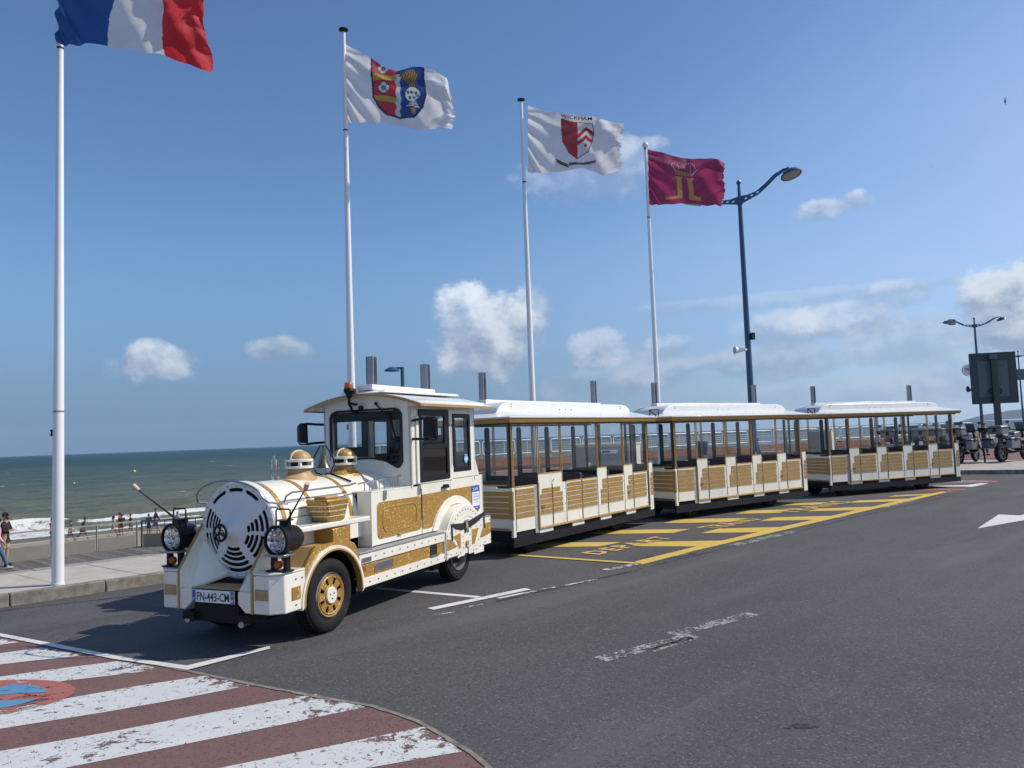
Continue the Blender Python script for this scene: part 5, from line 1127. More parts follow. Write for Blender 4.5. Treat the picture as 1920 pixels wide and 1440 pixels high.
def locomotive():
    t = thing('train_locomotive', 'white and gold road train locomotive with a round slotted nose and plate FN-443-CM', 'tourist train', (-2.597, 8.213, 0), rad(246))
    P = lambda mb, nm, m_, **k: mb.build(nm, m_, t, **k)
    # underbody
    P(MB().box(-3.5, .55, -.44, .44, .24, .60).box(-3.4, -2.3, -.60, .60, .22, .34).box(-2.2, -.6, -.62, .62, .26, .36), 'chassis_frame', 'chassis')
    P(MB().cyl((0, -.55, .37), (0, .55, .37), .05, n=10).cyl((-2.85, -.55, .37), (-2.85, .55, .37), .07, n=10), 'axles', 'chassis')
    for s_ in (1, -1):
        wheel(t, -.02, s_, .372, .215, .745); wheel(t, -2.87, s_, .36, .20, .70, gold=False)
    for s_ in (1, -1):
        m = lambda P_: mirror_pts(P_, s_)
        y = lambda v: s_*v
        # --- front wing: gold side plate with the arch, tan top, cream lip
        cx, cz = -.03, .36
        arch_in = arc(cx, cz, .470, 176, 3, 24)
        out = [(-.515, .40), (-.50, .70), (-.40, .84), (-.27, .905), (.25, .905), (.44, .70), (.445, .38)]
        wing = P(MB().prism([(p[0], p[1]) for p in out]+[(cx+.470*math.cos(rad(a)), cz+.470*math.sin(rad(a))) for a in range(3, 178, 6)], 'y', y(.745), y(.765)), 'front_wing', 'gold_glitter')
        P(MB().prism([(-.50, .69), (-.40, .83), (-.27, .892), (.25, .892), (.44, .69), (.44, .68), (.24, .875), (-.26, .875), (-.385, .82), (-.485, .68)], 'y', y(.40), y(.760)), 'wing_top', 'gold_flat')
        lip = [(cx+.510*math.cos(rad(a)), cz+.510*math.sin(rad(a))) for a in range(-4, 186, 5)]+[(cx+.468*math.cos(rad(a)), cz+.468*math.sin(rad(a))) for a in range(185, -5, -5)]
        P(MB().prism(lip, 'y', y(.70), y(.785)), 'arch_lip', 'cream_paint', bevel=.008)
        lip2 = [(cx+.480*math.cos(rad(a)), cz+.480*math.sin(rad(a))) for a in range(-4, 186, 5)]+[(cx+.462*math.cos(rad(a)), cz+.462*math.sin(rad(a))) for a in range(185, -5, -5)]
        P(MB().prism(lip2, 'y', y(.72), y(.790)), 'arch_edge', 'gold_trim')
        well = [(cx+.466*math.cos(rad(a)), cz+.466*math.sin(rad(a))) for a in range(0, 181, 6)]+[(cx+.456*math.cos(rad(a)), cz+.456*math.sin(rad(a))) for a in range(180, -1, -6)]
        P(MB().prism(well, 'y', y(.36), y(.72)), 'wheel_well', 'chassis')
        # --- front bumper corner block
        plan = [(.80, y(.47)), (.80, y(.665)), (.71, y(.775)), (.42, y(.775)), (.42, y(.50))]
        bl = P(MB().prism(plan, 'z', .345, .70), 'bumper_block', 'cream_paint', bevel=.012)
        P(MB().prism([(.805, y(.465)), (.805, y(.67)), (.714, y(.782)), (.43, y(.782)), (.43, y(.47))], 'z', .705, .725), 'bumper_top', 'cream_paint', bevel=.006)
        P(MB().box(.801, .808, y(.50), y(.655), .475, .575), 'reflector_plate', 'gold_flat', bevel=.003)
        P(MB().box(.50, .62, y(.776), y(.784), .45, .57), 'reflector_plate', 'gold_glitter', bevel=.003)
        P(MB().box(.800, .812, y(.455), y(.475), .345, .72), 'gold_strip', 'gold_trim')
        rivets(bl, [(.802+.008, y(.525), .525), (.81, y(.63), .525)], 'x', 1, .012, 'gold_trim')
        rivets(bl, [(.56, y(.777), .64), (.56, y(.777), .40), (.47, y(.777), .64)], 'y', s_)
        # --- cheek plates sloping back to the nose disc
        P(MB().prism([(.80, .35), (.80, .73), (.50, 1.12), (.40, 1.14), (.40, .35)], 'y', y(.448), y(.468)), 'cheek_plate', 'cream_paint', bevel=.004)
        P(MB().hexa(m([(.805, .446, .725), (.805, .470, .725), (.50, .470, 1.125), (.50, .446, 1.125)]), m([(.815, .446, .735), (.815, .470, .735), (.51, .470, 1.14), (.51, .446, 1.14)])), 'cheek_edge', 'gold_trim')
        P(MB().hexa(m([(.79, .447, .56), (.79, .30, .56), (.47, .10, .66), (.47, .447, 1.02)]), m([(.78, .447, .54), (.78, .30, .54), (.46, .10, .63), (.46, .447, 1.0)])), 'inner_slope', 'cream_paint')
        P(MB().prism([(y(.29), .545), (y(.448), .545), (y(.448), .35), (y(.38), .35), (y(.29), .43)], 'x', .72, .805), 'bumper_centre', 'cream_paint', bevel=.006)
        # --- headlamp on its black stand
        st = P(MB().box(.62, .68, y(.58), y(.62), .72, .90).box(.62, .68, y(.73), y(.77), .72, .90).box(.60, .72, y(.55), y(.80), .725, .74), 'lamp_stand', 'black_metal', bevel=.004)
        P(MB().box(.60, .74, y(.56), y(.80), .868, .89), 'lamp_shelf', 'steel', bevel=.003)
        P(MB().cyl((.665, y(.675), .79), (.70, y(.675), .79), .038, n=12).cyl((.70, y(.675), .79), (.715, y(.675), .79), .034, .025, 12), 'indicator', 'amber_lens')
        L = P(MB().lathe([(1e-4, -.28), (.10, -.27), (.125, -.22), (.130, -.05), (.142, -.03), (.145, .02), (.128, .03), (.122, .01), (.118, -.02)], (.69, y(.67), 1.015), 'x', 32), 'headlamp', 'black_metal')
        MB().lathe([(.118, -.0), (.08, -.03), (.03, -.05), (1e-4, -.05)], (.69, y(.67), 1.015), 'x', 24).build('reflector', 'chrome', L)
        mb = MB()
        for k in range(10):
            a = 2*math.pi*k/10; mb.box(.686, .700, y(.67)+math.cos(a)*.075-.014, y(.67)+math.cos(a)*.075+.014, 1.015+math.sin(a)*.075-.014, 1.015+math.sin(a)*.075+.014)
            mb.box(.684, .696, y(.67)+math.cos(a+.3)*.045-.008, y(.67)+math.cos(a+.3)*.045+.008, 1.015+math.sin(a+.3)*.045-.008, 1.015+math.sin(a+.3)*.045+.008)
        mb.cyl((.68, y(.67), 1.015), (.71, y(.67), 1.015), .02, .012, 10); mb.build('lamp_facets', 'chrome', L, smooth=0)
        MB().lathe([(.120, .012), (.06, .020), (1e-4, .022)], (.69, y(.67), 1.015), 'x', 24).build('lamp_glass', 'clear_glass', L)
        P(MB().tube([(.60, y(.585), 1.10), (.60, y(.585), 1.285), (.60, y(.60), 1.30), (.60, y(.74), 1.30), (.60, y(.755), 1.285), (.60, y(.755), 1.10)], .008, 8), 'lamp_guard', 'black_metal')
        P(MB().cyl((.58, y(.67), 1.13), (.58, y(.67), 1.19), .055, .05, 10).cyl((.58, y(.67), 1.19), (.58, y(.67), 1.20), .085, .085, 14), 'lamp_cap', 'black_metal')
        # gauge rod with its pale tip
        rd = P(MB().tube([(.60, y(.69), 1.13), (.61, y(.75), 1.22), (.765, y(1.085), 1.515)], [.018, .011, .005], 8), 'gauge_rod', 'black_metal')
        MB().cyl((.757, y(1.07), 1.50), (.785, y(1.115), 1.555), .022, .024, 12).build('rod_tip', 'rod_tip', rd)
        # --- running board with its two riveted strips
        P(MB().box(-2.34, -.47, y(.50), y(.775), .705, .725), 'running_board', 'alu_grey', bevel=.003)
        u1 = P(MB().box(-2.335, -.475, y(.745), y(.768), .600, .704), 'upper_strip', 'cream_paint', bevel=.003)
        P(MB().box(-2.33, -.475, y(.70), y(.752), .44, .605), 'gold_band', 'gold_glitter')
        P(MB().box(-2.16, -1.99, y(.745), y(.757), .47, .590), 'step_recess_shade', 'void')  # dark block on the band, standing for the shade inside a step opening
        P(MB().box(-2.17, -1.98, y(.745), y(.785), .450, .470), 'step_tread', 'steel', bevel=.003)
        u2 = P(MB().box(-2.335, -.505, y(.745), y(.768), .345, .445), 'lower_strip', 'cream_paint', bevel=.003)
        rivets(u1, [(-.78-.165*k, y(.769), .655) for k in range(10)], 'y', s_); rivets(u2, [(-.66-.165*k, y(.769), .395) for k in range(11)], 'y', s_)
        P(MB().box(-.60, -.525, y(.752), y(.762), .515, .575), 'side_indicator', 'amber_lens', bevel=.004)
        pl = P(MB().box(-1.14, -.77, y(.752), y(.762), .475, .57), 'chrome_plate', 'chrome', bevel=.004); 
        P(MB().box(-.69, -.51, y(.768), y(.778), .615, .665), 'name_badge', 'chrome', bevel=.006)
        # --- side of the body, shelf and gold box below it
        P(MB().box(-.92, .45, y(.50), y(.52), .85, 1.07), 'lower_body_side', 'cream_paint')
        P(MB().hexa(m([(-.70, .44, 1.045), (-.70, .765, 1.045), (.50, .70, 1.045), (.50, .44, 1.045)]), m([(-.70, .44, 1.10), (-.70, .765, 1.10), (.50, .70, 1.10), (.50, .44, 1.10)])), 'side_shelf', 'cream_paint', bevel=.012)
        P(MB().box(-.34, -.04, y(.515), y(.76), .885, 1.035), 'gold_box', 'gold_glitter', bevel=.006)
        bk = P(MB().hexa(m([(-.30, .50, 1.10), (-.30, .72, 1.10), (-.06, .70, 1.10), (-.06, .50, 1.10)]), m([(-.33, .47, 1.335), (-.33, .77, 1.335), (.05, .76, 1.335), (.05, .47, 1.335)])), 'bucket', 'gold_glitter', bevel=.02)
        for k in range(3):
            z = 1.155+k*.055; f = (z-1.10)/.235
            MB().hexa(m([(-.30-.03*f-.003, .49, z), (-.30-.03*f-.003, .723+.05*f, z), (-.06+.11*f+.003, .703+.06*f, z), (-.06+.11*f+.003, .49, z)]), m([(-.30-.03*f-.004, .49, z+.008), (-.30-.03*f-.004, .725+.05*f, z+.008), (-.06+.11*f+.004, .705+.06*f, z+.008), (-.06+.11*f+.004, .49, z+.008)])).build('bucket_band', 'cream_paint', bk)
        MB().box(-.26, -.04, y(.52), y(.68), 1.335, 1.365).build('bucket_lid', 'gold_flat', bk, bevel=.012)
        # --- body box: hatch, door foot, rear quarter
        P(MB().box(-.905, -.89, y(.46), y(.65), .73, 1.335), 'box_front', 'cream_paint')
        for nm, x0, x1, ztop in (('side_hatch', -1.975, -.90, 1.335), ('cab_door_foot', -2.745, -1.99, 1.36), ('rear_quarter', -3.73, -2.755, 1.375)):
            P(MB().box(x0, x1, y(.60), y(.65), .735, ztop), nm, 'cream_paint', bevel=.005)
        P(MB().box(-3.71, -.91, y(.40), y(.60), .60, 1.30), 'body_core', 'void', smooth=0)
        arcp = [(-2.865+.74*math.cos(rad(a)), .42+.74*math.sin(rad(a))) for a in range(152, 21, -6)]
        gold = [(-2.0, .795), (-2.0, 1.225)]
        g1 = rrect(-1.965, -1.0, .80, 1.215, .06)
        P(MB().prism(g1, 'y', y(.651), y(.657)), 'gold_panel', 'gold_glitter')
        P(MB().prism([(x, z) for x, z in rrect(-1.86, -1.10, .86, 1.15, .10)], 'y', y(.657), y(.664), holes=[rrect(-1.848, -1.112, .872, 1.138, .09)]), 'panel_moulding', 'gold_trim')
        g2 = [(-1.985, .80), (-2.16, .79)]
        g2 = [(-1.995, 1.225), (-1.995, .80), (-2.14, .79)]+[(-2.865+.73*math.cos(rad(a)), .45+.70*math.sin(rad(a))) for a in range(30, 141, 6)]+[(-3.48, .90), (-3.55, .86), (-3.60, .90), (-3.62, 1.18), (-3.57, 1.24)]
        P(MB().prism(g2, 'y', y(.651), y(.657)), 'gold_panel', 'gold_glitter')
        # cream arch trim and the big false driving wheel
        P(MB().prism([(-2.87+.715*math.cos(rad(a)), .45+.685*math.sin(rad(a))) for a in range(25, 156, 6)]+[(-2.87+.61*math.cos(rad(a)), .45+.585*math.sin(rad(a))) for a in range(155, 24, -6)], 'y', y(.651), y(.668)), 'arch_trim', 'cream_paint', bevel=.004)
        dr = [(-2.33, .36), (-2.33, .72)]+[(-2.90+.575*math.cos(rad(a)), .46+.565*math.sin(rad(a))) for a in range(28, 148, 6)]+[(-3.44, .76), (-3.44, .36)]
        P(MB().prism(dr, 'y', y(.60), y(.775)), 'wheel_drum', 'cream_paint', bevel=.006)
        face = [(-2.35, .345), (-2.35, .72)]+[(-2.90+.548*math.cos(rad(a)), .46+.540*math.sin(rad(a))) for a in range(30, 146, 6)]+[(-3.42, .775), (-3.66, .775), (-3.66, .40), (-3.42, .40), (-3.42, .315), (-3.12, .315), (-3.12, .345), (-2.96, .345), (-2.96, .44), (-2.90, .46), (-2.84, .44), (-2.84, .345), (-2.68, .345), (-2.68, .335), (-2.64, .335), (-2.64, .375), (-2.40, .375)]
        fc = P(MB().prism(face, 'y', y(.777), y(.792)), 'wheel_plate', 'cream_paint', bevel=.003)
        def gp(pts): MB().prism(pts, 'y', y(.7935), y(.796)).build('gold_inset', 'gold_glitter', fc)
        gp([(-2.52, .63), (-2.73, .66), (-2.73, .46), (-2.68, .46), (-2.63, .55)]); gp([(-3.06, .66), (-3.27, .66), (-3.20, .56), (-3.13, .46), (-3.06, .46)])
        gp([(-2.36, .47), (-2.36, .62), (-2.46, .60), (-2.56, .54), (-2.62, .49)]); gp([(-3.655, .70), (-3.50, .70), (-3.38, .62), (-3.30, .52), (-3.45, .52), (-3.655, .55)])
        MB().prism([(-2.47, .80), (-2.53, .795), (-2.80, .78), (-3.00, .79), (-3.42, .86), (-3.46, .865), (-3.40, .80), (-3.20, .735), (-3.0, .70), (-2.75, .69), (-2.58, .725)], 'y', y(.7935), y(.799)).build('black_bow', 'ink', fc)
        for xx, z0, z1 in ((-2.49, .58, .80), (-3.44, .64, .865)): MB().box(xx-.012, xx+.012, y(.794), y(.806), z0, z1).build('strap', 'ink', fc)
        MB().box(-2.93, -2.87, y(.794), y(.812), .66, .81).build('latch', 'chrome', fc, bevel=.004); MB().box(-2.865, -2.85, y(.794), y(.806), .64, .80).box(-2.95, -2.935, y(.794), y(.806), .64, .80).build('latch_strap', 'ink', fc)
        MB().cyl((-2.90, y(.792), .50), (-2.90, y(.812), .50), .035, n=16).build('centre_boss', 'gold_trim', fc)
        for rr_ in (.30, .36): MB().prism([(-2.90+rr_*math.cos(rad(a)), .60+rr_*.75*math.sin(rad(a))) for a in range(35, 146, 8)]+[(-2.90+(rr_-.012)*math.cos(rad(a)), .60+(rr_-.012)*.75*math.sin(rad(a))) for a in range(145, 34, -8)], 'y', y(.792), y(.797)).build('relief_ring', 'cream_paint', fc)
        rv = [(-2.90+.50*math.cos(rad(a)), y(.793), .46+.495*math.sin(rad(a))) for a in range(35, 150, 9)]+[(-2.37, y(.793), z) for z in (.43, .48, .66)]+[(-3.63, y(.793), z) for z in (.45, .74)]+[(-3.46, y(.793), z) for z in (.44, .73)]
        rv += [(x, y(.793), .69) for x in (-2.46, -2.60, -2.74, -3.04, -3.2, -3.34)]+[(x, y(.793), .41) for x in (-2.46, -2.60, -3.3, -3.4)]+[(-2.80, y(.793), z) for z in (.45, .52, .60)]+[(-3.0, y(.793), z) for z in (.45, .52, .60)]+[(-2.66, y(.793), .38), (-2.72, y(.793), .40), (-3.1, y(.793), .38), (-3.18, y(.793), .38), (-2.55, y(.793), .56), (-2.63, y(.793), .50), (-3.25, y(.793), .50), (-3.34, y(.793), .56)]
        rivets(fc, rv, 'y', s_, .010)
        P(MB().box(-3.74, -3.44, y(.60), y(.76), .765, .79), 'rear_step', 'alu_grey', bevel=.006); P(MB().box(-3.655, -3.45, y(.60), y(.772), .41, .76), 'rear_skirt', 'cream_paint')
        # hinges, locks
        for x0 in (-1.13, -1.90): P(MB().box(x0-.05, x0+.0, y(.650), y(.670), 1.24, 1.31).box(x0-.04, x0-.01, y(.655), y(.680), 1.30, 1.345), 'hinge', 'steel', bevel=.003)
        P(MB().box(-2.66, -2.50, y(.65), y(.69), 1.265, 1.29).box(-2.63, -2.55, y(.65), y(.70), 1.285, 1.315), 'door_handle', 'black_metal', bevel=.004)
        P(MB().box(-1.988, -1.978, y(.648), y(.6585), .90, 1.30), 'door_gap', 'ink'); P(MB().box(-1.50, -1.42, y(.657), y(.675), .795, .815), 'hatch_catch', 'gold_trim', bevel=.003)
        # --- railings beside the boiler
        zt = 1.43; pr = P(MB().tube([(.33, y(.45), 1.335), (.32, y(.47), 1.40), (.22, y(.46), zt), (-.75, y(.46), zt+.005), (-.86, y(.46), zt+.02)], .011, 8), 'hand_rail', 'steel')
        P(MB().tube([(-.86, y(.50), 1.44), (-1.75, y(.50), 1.48)], .010, 8), 'luggage_rail', 'steel')
        mb = MB()
        for k in range(8): xx = -.98-.10*k; mb.cyl((xx, y(.50), 1.33), (xx, y(.50), 1.445+.0*k+(-xx-.86)*.045), .007, n=6)
        P(mb, 'rail_uprights', 'steel')
        P(MB().box(-.62, -.48, y(.43), y(.50), 1.29, 1.315).cyl((-.44, y(.46), 1.30), (-.68, y(.46), 1.31), .02, n=8), 'bonnet_catch', 'chrome')
    # shelf top of the body between hatch and cab
    P(MB().box(-1.76, -.90, -.652, .652, 1.332, 1.35), 'deck_top', 'cream_paint', bevel=.004)
    P(MB().box(-3.73, -3.70, -.65, .65, .6, 1.38), 'rear_wall', 'cream_paint')
    # --- boiler
    R = .462; zc = 1.08; n = 64
    prof = [(math.cos(rad(a))*R, zc+math.sin(rad(a))*R) for a in range(0, 181, 5)]
    out = [(R, 1.03)]+prof+[(-R, 1.03)]
    P(MB().prism(out, 'x', -1.76, .40), 'boiler', 'cream_paint', smooth=40)
    def band(x0, x1, m_, rr, nm, a0=0, a1=180):
        o_ = [(math.cos(rad(a))*rr, zc+math.sin(rad(a))*rr) for a in range(a0, a1+1, 4)]; i_ = [(math.cos(rad(a))*(R-.005), zc+math.sin(rad(a))*(R-.005)) for a in range(a1, a0-1, -4)]
        return P(MB().prism(o_+i_, 'x', x0, x1), nm, m_, smooth=40)
    band(.30, .355, 'gold_glitter', R+.006, 'boiler_band'); band(-.155, -.095, 'gold_glitter', R+.006, 'boiler_band'); band(-.80, -.74, 'gold_glitter', R+.006, 'boiler_band')
    band(.385, .41, 'grey_panel', R+.012, 'boiler_seam', -20, 200)
    for s_ in (1, -1):
        for dz, a in ((0, 12), (0, 22), (0, 32)):
            yy = math.cos(rad(a))*(R+.001); zz = zc+math.sin(rad(a))*(R+.001)
            mb = MB().box(-.04, .23, -.003, .003, -.003, .003); o = P(mb, 'panel_groove', 'ink'); o.location = (0, s_*yy, zz)
    P(MB().lathe([(R+.004, 0), (R+.022, .004), (R+.022, .085), (R+.008, .10), (R-.03, .10)], (.40, 0, zc), 'x', 64), 'nose_ring', 'disc_white')
    # nose disc: cone with arc slots cut through it
    NA, rs = 240, np.linspace(.028, .462, 63); xs = lambda r: .505+.075*max(0, 1-(r/.40))**1.0+(.10*math.exp(-(r/.085)**2))
    slots = []
    for r0, a0, a1 in ((.405, 78, 104), (.405, 46, 72), (.405, 110, 140)): slots.append((r0, a0, a1))
    for k, r0 in enumerate((.395, .338, .285, .235)): slots.append((r0, -2, 30-k*3)); slots.append((r0, -52+k*2, -8)); slots.append((r0, -128+k*3, -60-k*2) if k < 4 else None)
    for k, r0 in enumerate((.395, .345, .300, .255, .215)): slots.append((r0, 148, 178)); slots.append((r0, 184, 226-k*3))
    slots.append((.185, -118, -66)); slots.append((.190, -4, 16)); slots.append((.190, -44, -12))
    V = []; F = []
    for r in rs:
        for i in range(NA): a = 2*math.pi*i/NA; V.append((xs(r), math.cos(a)*r, zc+math.sin(a)*r))
    for k in range(len(rs)-1):
        rm = (rs[k]+rs[k+1])/2
        for i in range(NA):
            am = (i+.5)*360/NA; hit = False
            for sl in slots:
                r0, a0, a1 = sl; hw = .0180
                if abs(rm-r0) < hw:
                    aa = (am-a0) % 360; span = (a1-a0)
                    if aa < span:
                        # round the ends
                        e = min(aa, span-aa)*math.pi/180*r0
                        if e > hw-math.sqrt(max(0, hw*hw-(rm-r0)**2)): hit = True; break
            if not hit: F.append((k*NA+i, k*NA+(i+1) % NA, (k+1)*NA+(i+1) % NA, (k+1)*NA+i))
    nose = MB().add(V, F).build('nose_disc', 'disc_white', t, smooth=50); sm = nose.modifiers.new('thick', 'SOLIDIFY'); sm.thickness = .010; sm.offset = -1
    P(MB().lathe([(1e-4, 0), (.458, 0)], (.47, 0, zc), 'x', 40), 'nose_backing', 'void', smooth=0)
    rivets(nose, [(.500, .442*math.cos(rad(a)), zc+.442*math.sin(rad(a))) for a in range(0, 360, 15)], 'x', 1, .011, 'sign_mid')
    hub = P(MB().cyl((.66, 0, zc), (.725, 0, zc), .022, n=12), 'nose_shaft', 'chrome')
    w = MB().tube([(.725, .078*math.cos(rad(a)), zc+.078*math.sin(rad(a))) for a in range(0, 360, 15)], .014, 8, closed=True)
    for a in (90, 210, 330): w.tube([(.725, 0, zc), (.725, .075*math.cos(rad(a)), zc+.075*math.sin(rad(a)))], .011, 6)
    w.cyl((.70, 0, zc), (.742, 0, zc), .024, .018, 12); P(w, 'hand_wheel', 'black_metal')
    P(MB().lathe([(.075, 0), (.07, .05), (.045, .12), (.03, .14)], (.56, 0, zc), 'x', 24), 'nose_boss', 'disc_white')
    # front hoop rail over the nose
    P(MB().tube([(.30, .47, 1.32), (.56, .46, 1.36)]+[(.60+.05*math.sin(rad(a)), .44*math.cos(rad(a)), 1.38+.20*math.sin(rad(a))) for a in range(8, 173, 12)]+[(.56, -.46, 1.36), (.30, -.47, 1.32)], .010, 8), 'nose_hoop', 'steel')
    # plate, plate tray
    P(MB().box(.50, .80, -.30, .30, .553, .565), 'plate_tray', 'gold_flat', bevel=.003)
    pl = P(MB().box(.815, .825, -.265, .265, .430, .548), 'number_plate', 'plate_white', bevel=.003)
    MB().box(.8245, .8275, -.262, -.222, .433, .545).build('country_band', 'plate_blue', pl, smooth=0); MB().box(.8245, .8275, .222, .262, .433, .545).build('region_band', 'plate_blue', pl, smooth=0)
    # viewer sees +Y on the right hand side
    text_obj('plate_lettering', 'FN-443-CM', .122, (.8275, 0.0, .448), (0, 1, 0), (0, 0, 1), 'ink', pl, bold=.0012, sx=.70, sy=.92)
    text_obj('country_letter', 'F', .04, (.829, -.242, .445), (0, 1, 0), (0, 0, 1), 'plate_white', pl, bold=.001); text_obj('region_number', '83', .04, (.829, .242, .447), (0, 1, 0), (0, 0, 1), 'plate_white', pl, bold=.001, sx=.8)
    MB().box(.828, .829, .228, .256, .495, .530).build('region_crest', 'gold_trim', pl, smooth=0)
    P(MB().box(.60, .78, -.28, .28, .24, .42).box(.5, .82, -.40, -.25, .26, .33).box(.5, .82, .28, .44, .26, .33), 'tow_bracket', 'chassis'); P(MB().cyl((.70, .33, .25), (.84, .36, .25), .03, n=10).cyl((.70, -.36, .25), (.80, -.36, .25), .035, n=10), 'tow_hook', 'steel')
    # --- domes, whistle, bell
    for x0, mt in ((-.45, 'gold_flat'), (-1.28, 'gold_glitter')):
        d = P(MB().lathe([(.215, 0), (.225, .02), (.21, .045), (.16, .065), (.125, .09), (.115, .135)], (x0, 0, 1.515), n=40), 'dome_foot', mt)
        for v in d.data.vertices:       # the flared foot is longer than it is wide and sits on the round boiler
            k_ = max(0, (v.co.z-1.515)); v.co.y *= .80 if k_ < .08 else 1.0
            if k_ < .05: v.co.z -= min(.10, (v.co.y**2)*1.1)
        MB().lathe([(.150, .130), (.158, .134), (.158, .156), (.150, .160), (1e-4, .160)], (x0, 0, 1.515), n=36).build('dome_ring', 'cream_paint', d)
        MB().lathe([(.150, .205), (.158, .209), (.158, .231), (.150, .235), (1e-4, .205)], (x0, 0, 1.515), n=36).build('dome_ring', 'cream_paint', d)
        mb = MB()
        for k in range(4): a = rad(45+90*k); mb.box(x0+math.cos(a)*.135-.015, x0+math.cos(a)*.135+.015, math.sin(a)*.135-.015, math.sin(a)*.135+.015, 1.672, 1.722)
        mb.build('dome_pillars', 'cream_paint', d, smooth=0); MB().cyl((x0, 0, 1.673), (x0, 0, 1.722), .09, n=20).build('dome_core', 'black_metal', d)
        MB().lathe([(.136, .233), (.130, .262), (.108, .295), (.07, .318), (.02, .328), (1e-4, .329)], (x0, 0, 1.515), n=36).build('dome_top', mt, d)
        MB().prism([(x0+math.cos(rad(a))*.146, 1.748+math.sin(rad(a))*.105) for a in range(0, 181, 9)]+[(x0+math.cos(rad(a))*.130, 1.748+math.sin(rad(a))*.092) for a in range(180, -1, -9)], 'y', -.008, .008).build('dome_crest', 'cream_paint', d).rotation_euler = (0, 0, 0)
    P(MB().cyl((-.05, 0, 1.54), (-.05, 0, 1.60), .035, n=12).cyl((-.05, 0, 1.60), (-.05, 0, 1.66), .018, n=10).cyl((-.05, 0, 1.66), (-.05, 0, 1.76), .032, n=14).cyl((-.05, 0, 1.76), (-.05, 0, 1.80), .012, n=8).cyl((-.05, .055, 1.54), (-.05, .055, 1.70), .012, n=8), 'whistle', 'chrome')
    xb = -.88; fr = P(MB().tube([(xb, .02, 1.555), (xb, .10, 1.57), (xb, .155, 1.66), (xb, .155, 1.72), (xb, .045, 1.885), (xb, -.045, 1.885), (xb, -.155, 1.72), (xb, -.155, 1.66), (xb, -.10, 1.57), (xb, -.02, 1.555)], .009, 8), 'bell_frame', 'black_metal')
    be = P(MB().lathe([(.085, 0), (.078, .015), (.055, .06), (.045, .12), (.038, .15), (.012, .165), (1e-4, .165)], (xb, 0, 1.63), n=28).cyl((xb, 0, 1.79), (xb, 0, 1.875), .010, n=8), 'bell', 'bell_bronze'); MB().sphere((xb, 0, 1.635), .018, 8).build('clapper', 'steel', be)
    P(MB().tube([(xb, .10, 1.56), (xb-.04, .22, 1.51), (xb-.12, .30, 1.46)], .012, 6), 'bell_foot', 'black_metal')
    # --- cab
    X0 = -1.755; X1 = -3.50; W_ = .66
    def roofz(yv): return 2.52-.165*(yv/.88)**2
    front = [(-W_, 1.33), (W_, 1.33), (W_, 2.33), (.80, 2.375)]+[(yv, roofz(yv)-.012) for yv in np.linspace(.84, -.84, 17)]+[(-.80, 2.375), (-W_, 2.33)]
    sill = [(yv, 1.60+.035*math.cos(yv*2.2)) for yv in (-.48, -.36)]
    win = [(.50, 1.60), (.535, 1.66), (.535, 2.24), (.50, 2.30), (.44, 2.325), (-.44, 2.325), (-.52, 2.30), (-.555, 2.24), (-.555, 1.72), (-.53, 1.66), (-.45, 1.63), (-.30, 1.66), (-.10, 1.70), (.10, 1.70), (.28, 1.665), (.42, 1.595), (.46, 1.58)]
    P(MB().prism(front, 'x', X0-.03, X0, holes=[win]), 'cab_front', 'cream_paint', bevel=.004)
    sc_ = lambda P_, k, c=(0, 1.98): [(c[0]+(a-c[0])*k, c[1]+(b-c[1])*k) for a, b in P_]
    P(MB().prism(sc_(win, 1.02), 'x', X0+.001, X0+.010, holes=[sc_(win, .945)]), 'windscreen_seal', 'ink')
    P(MB().prism([(-.52, 2.18), (.50, 2.18), (.50, 2.30), (-.5, 2.30)], 'x', X0-.012, X0-.008), 'sun_strip', 'ink', smooth=0)
    wv = [(X0-.018, a, b) for a, b in sc_(win, .985)]; P(MB().add(wv, [tuple(q) for q in geometry.tessellate_polygon([[Vector((a, b, 0)) for a, b in sc_(win, .985)]])]), 'windscreen', 'cab_glass', smooth=0)
    P(MB().prism([(-W_, 1.33), (W_, 1.33), (W_, 2.36), (-W_, 2.36)], 'x', X1, X1+.03, holes=[rrect(-.50, -.06, 1.62, 2.24, .05), rrect(.06, .50, 1.62, 2.24, .05)]), 'cab_rear', 'cream_paint')
    for s_ in (1, -1):
        y = lambda v: s_*v
        # side: post, door, quarter window, head rail
        side = [(X0, 1.33), (X0, 2.37), (X1, 2.40), (X1, 1.60), (-3.62, 1.40), (-3.62, 1.36)]
        P(MB().prism([(X0, 1.362), (X0, 2.385), (X1, 2.40), (X1, 1.62), (-3.60, 1.40), (-3.60, 1.378), (-2.80, 1.378), (-2.80, 1.362)], 'y', y(.63), y(.66), holes=[[(-1.935, 1.375), (-2.735, 1.385), (-2.735, 2.315), (-1.935, 2.315)], [(-2.84, 1.46), (-3.36, 1.46), (-3.36, 2.26), (-2.84, 2.26)]]), 'cab_side', 'cream_paint', bevel=.003)
        P(MB().box(-1.86, -1.925, y(.655), y(.68), 1.37, 2.22), 'door_post', 'cream_paint', bevel=.006)
        P(MB().prism([(X0+.02, 2.345), (-3.55, 2.36), (-3.55, 2.42), (X0+.02, 2.40)], 'y', y(.655), y(.80)), 'roof_cove', 'cream_paint')
        door = P(MB().prism([(-1.94, 1.38), (-2.73, 1.39), (-2.73, 2.31), (-1.94, 2.31)], 'y', y(.645), y(.67), holes=[[(-2.02, 1.85), (-2.60, 1.85), (-2.60, 2.225), (-2.02, 2.225)], [(-2.02, 1.46), (-2.66, 1.46), (-2.66, 1.80), (-2.02, 1.80)]]), 'cab_door', 'black_metal', bevel=.003)
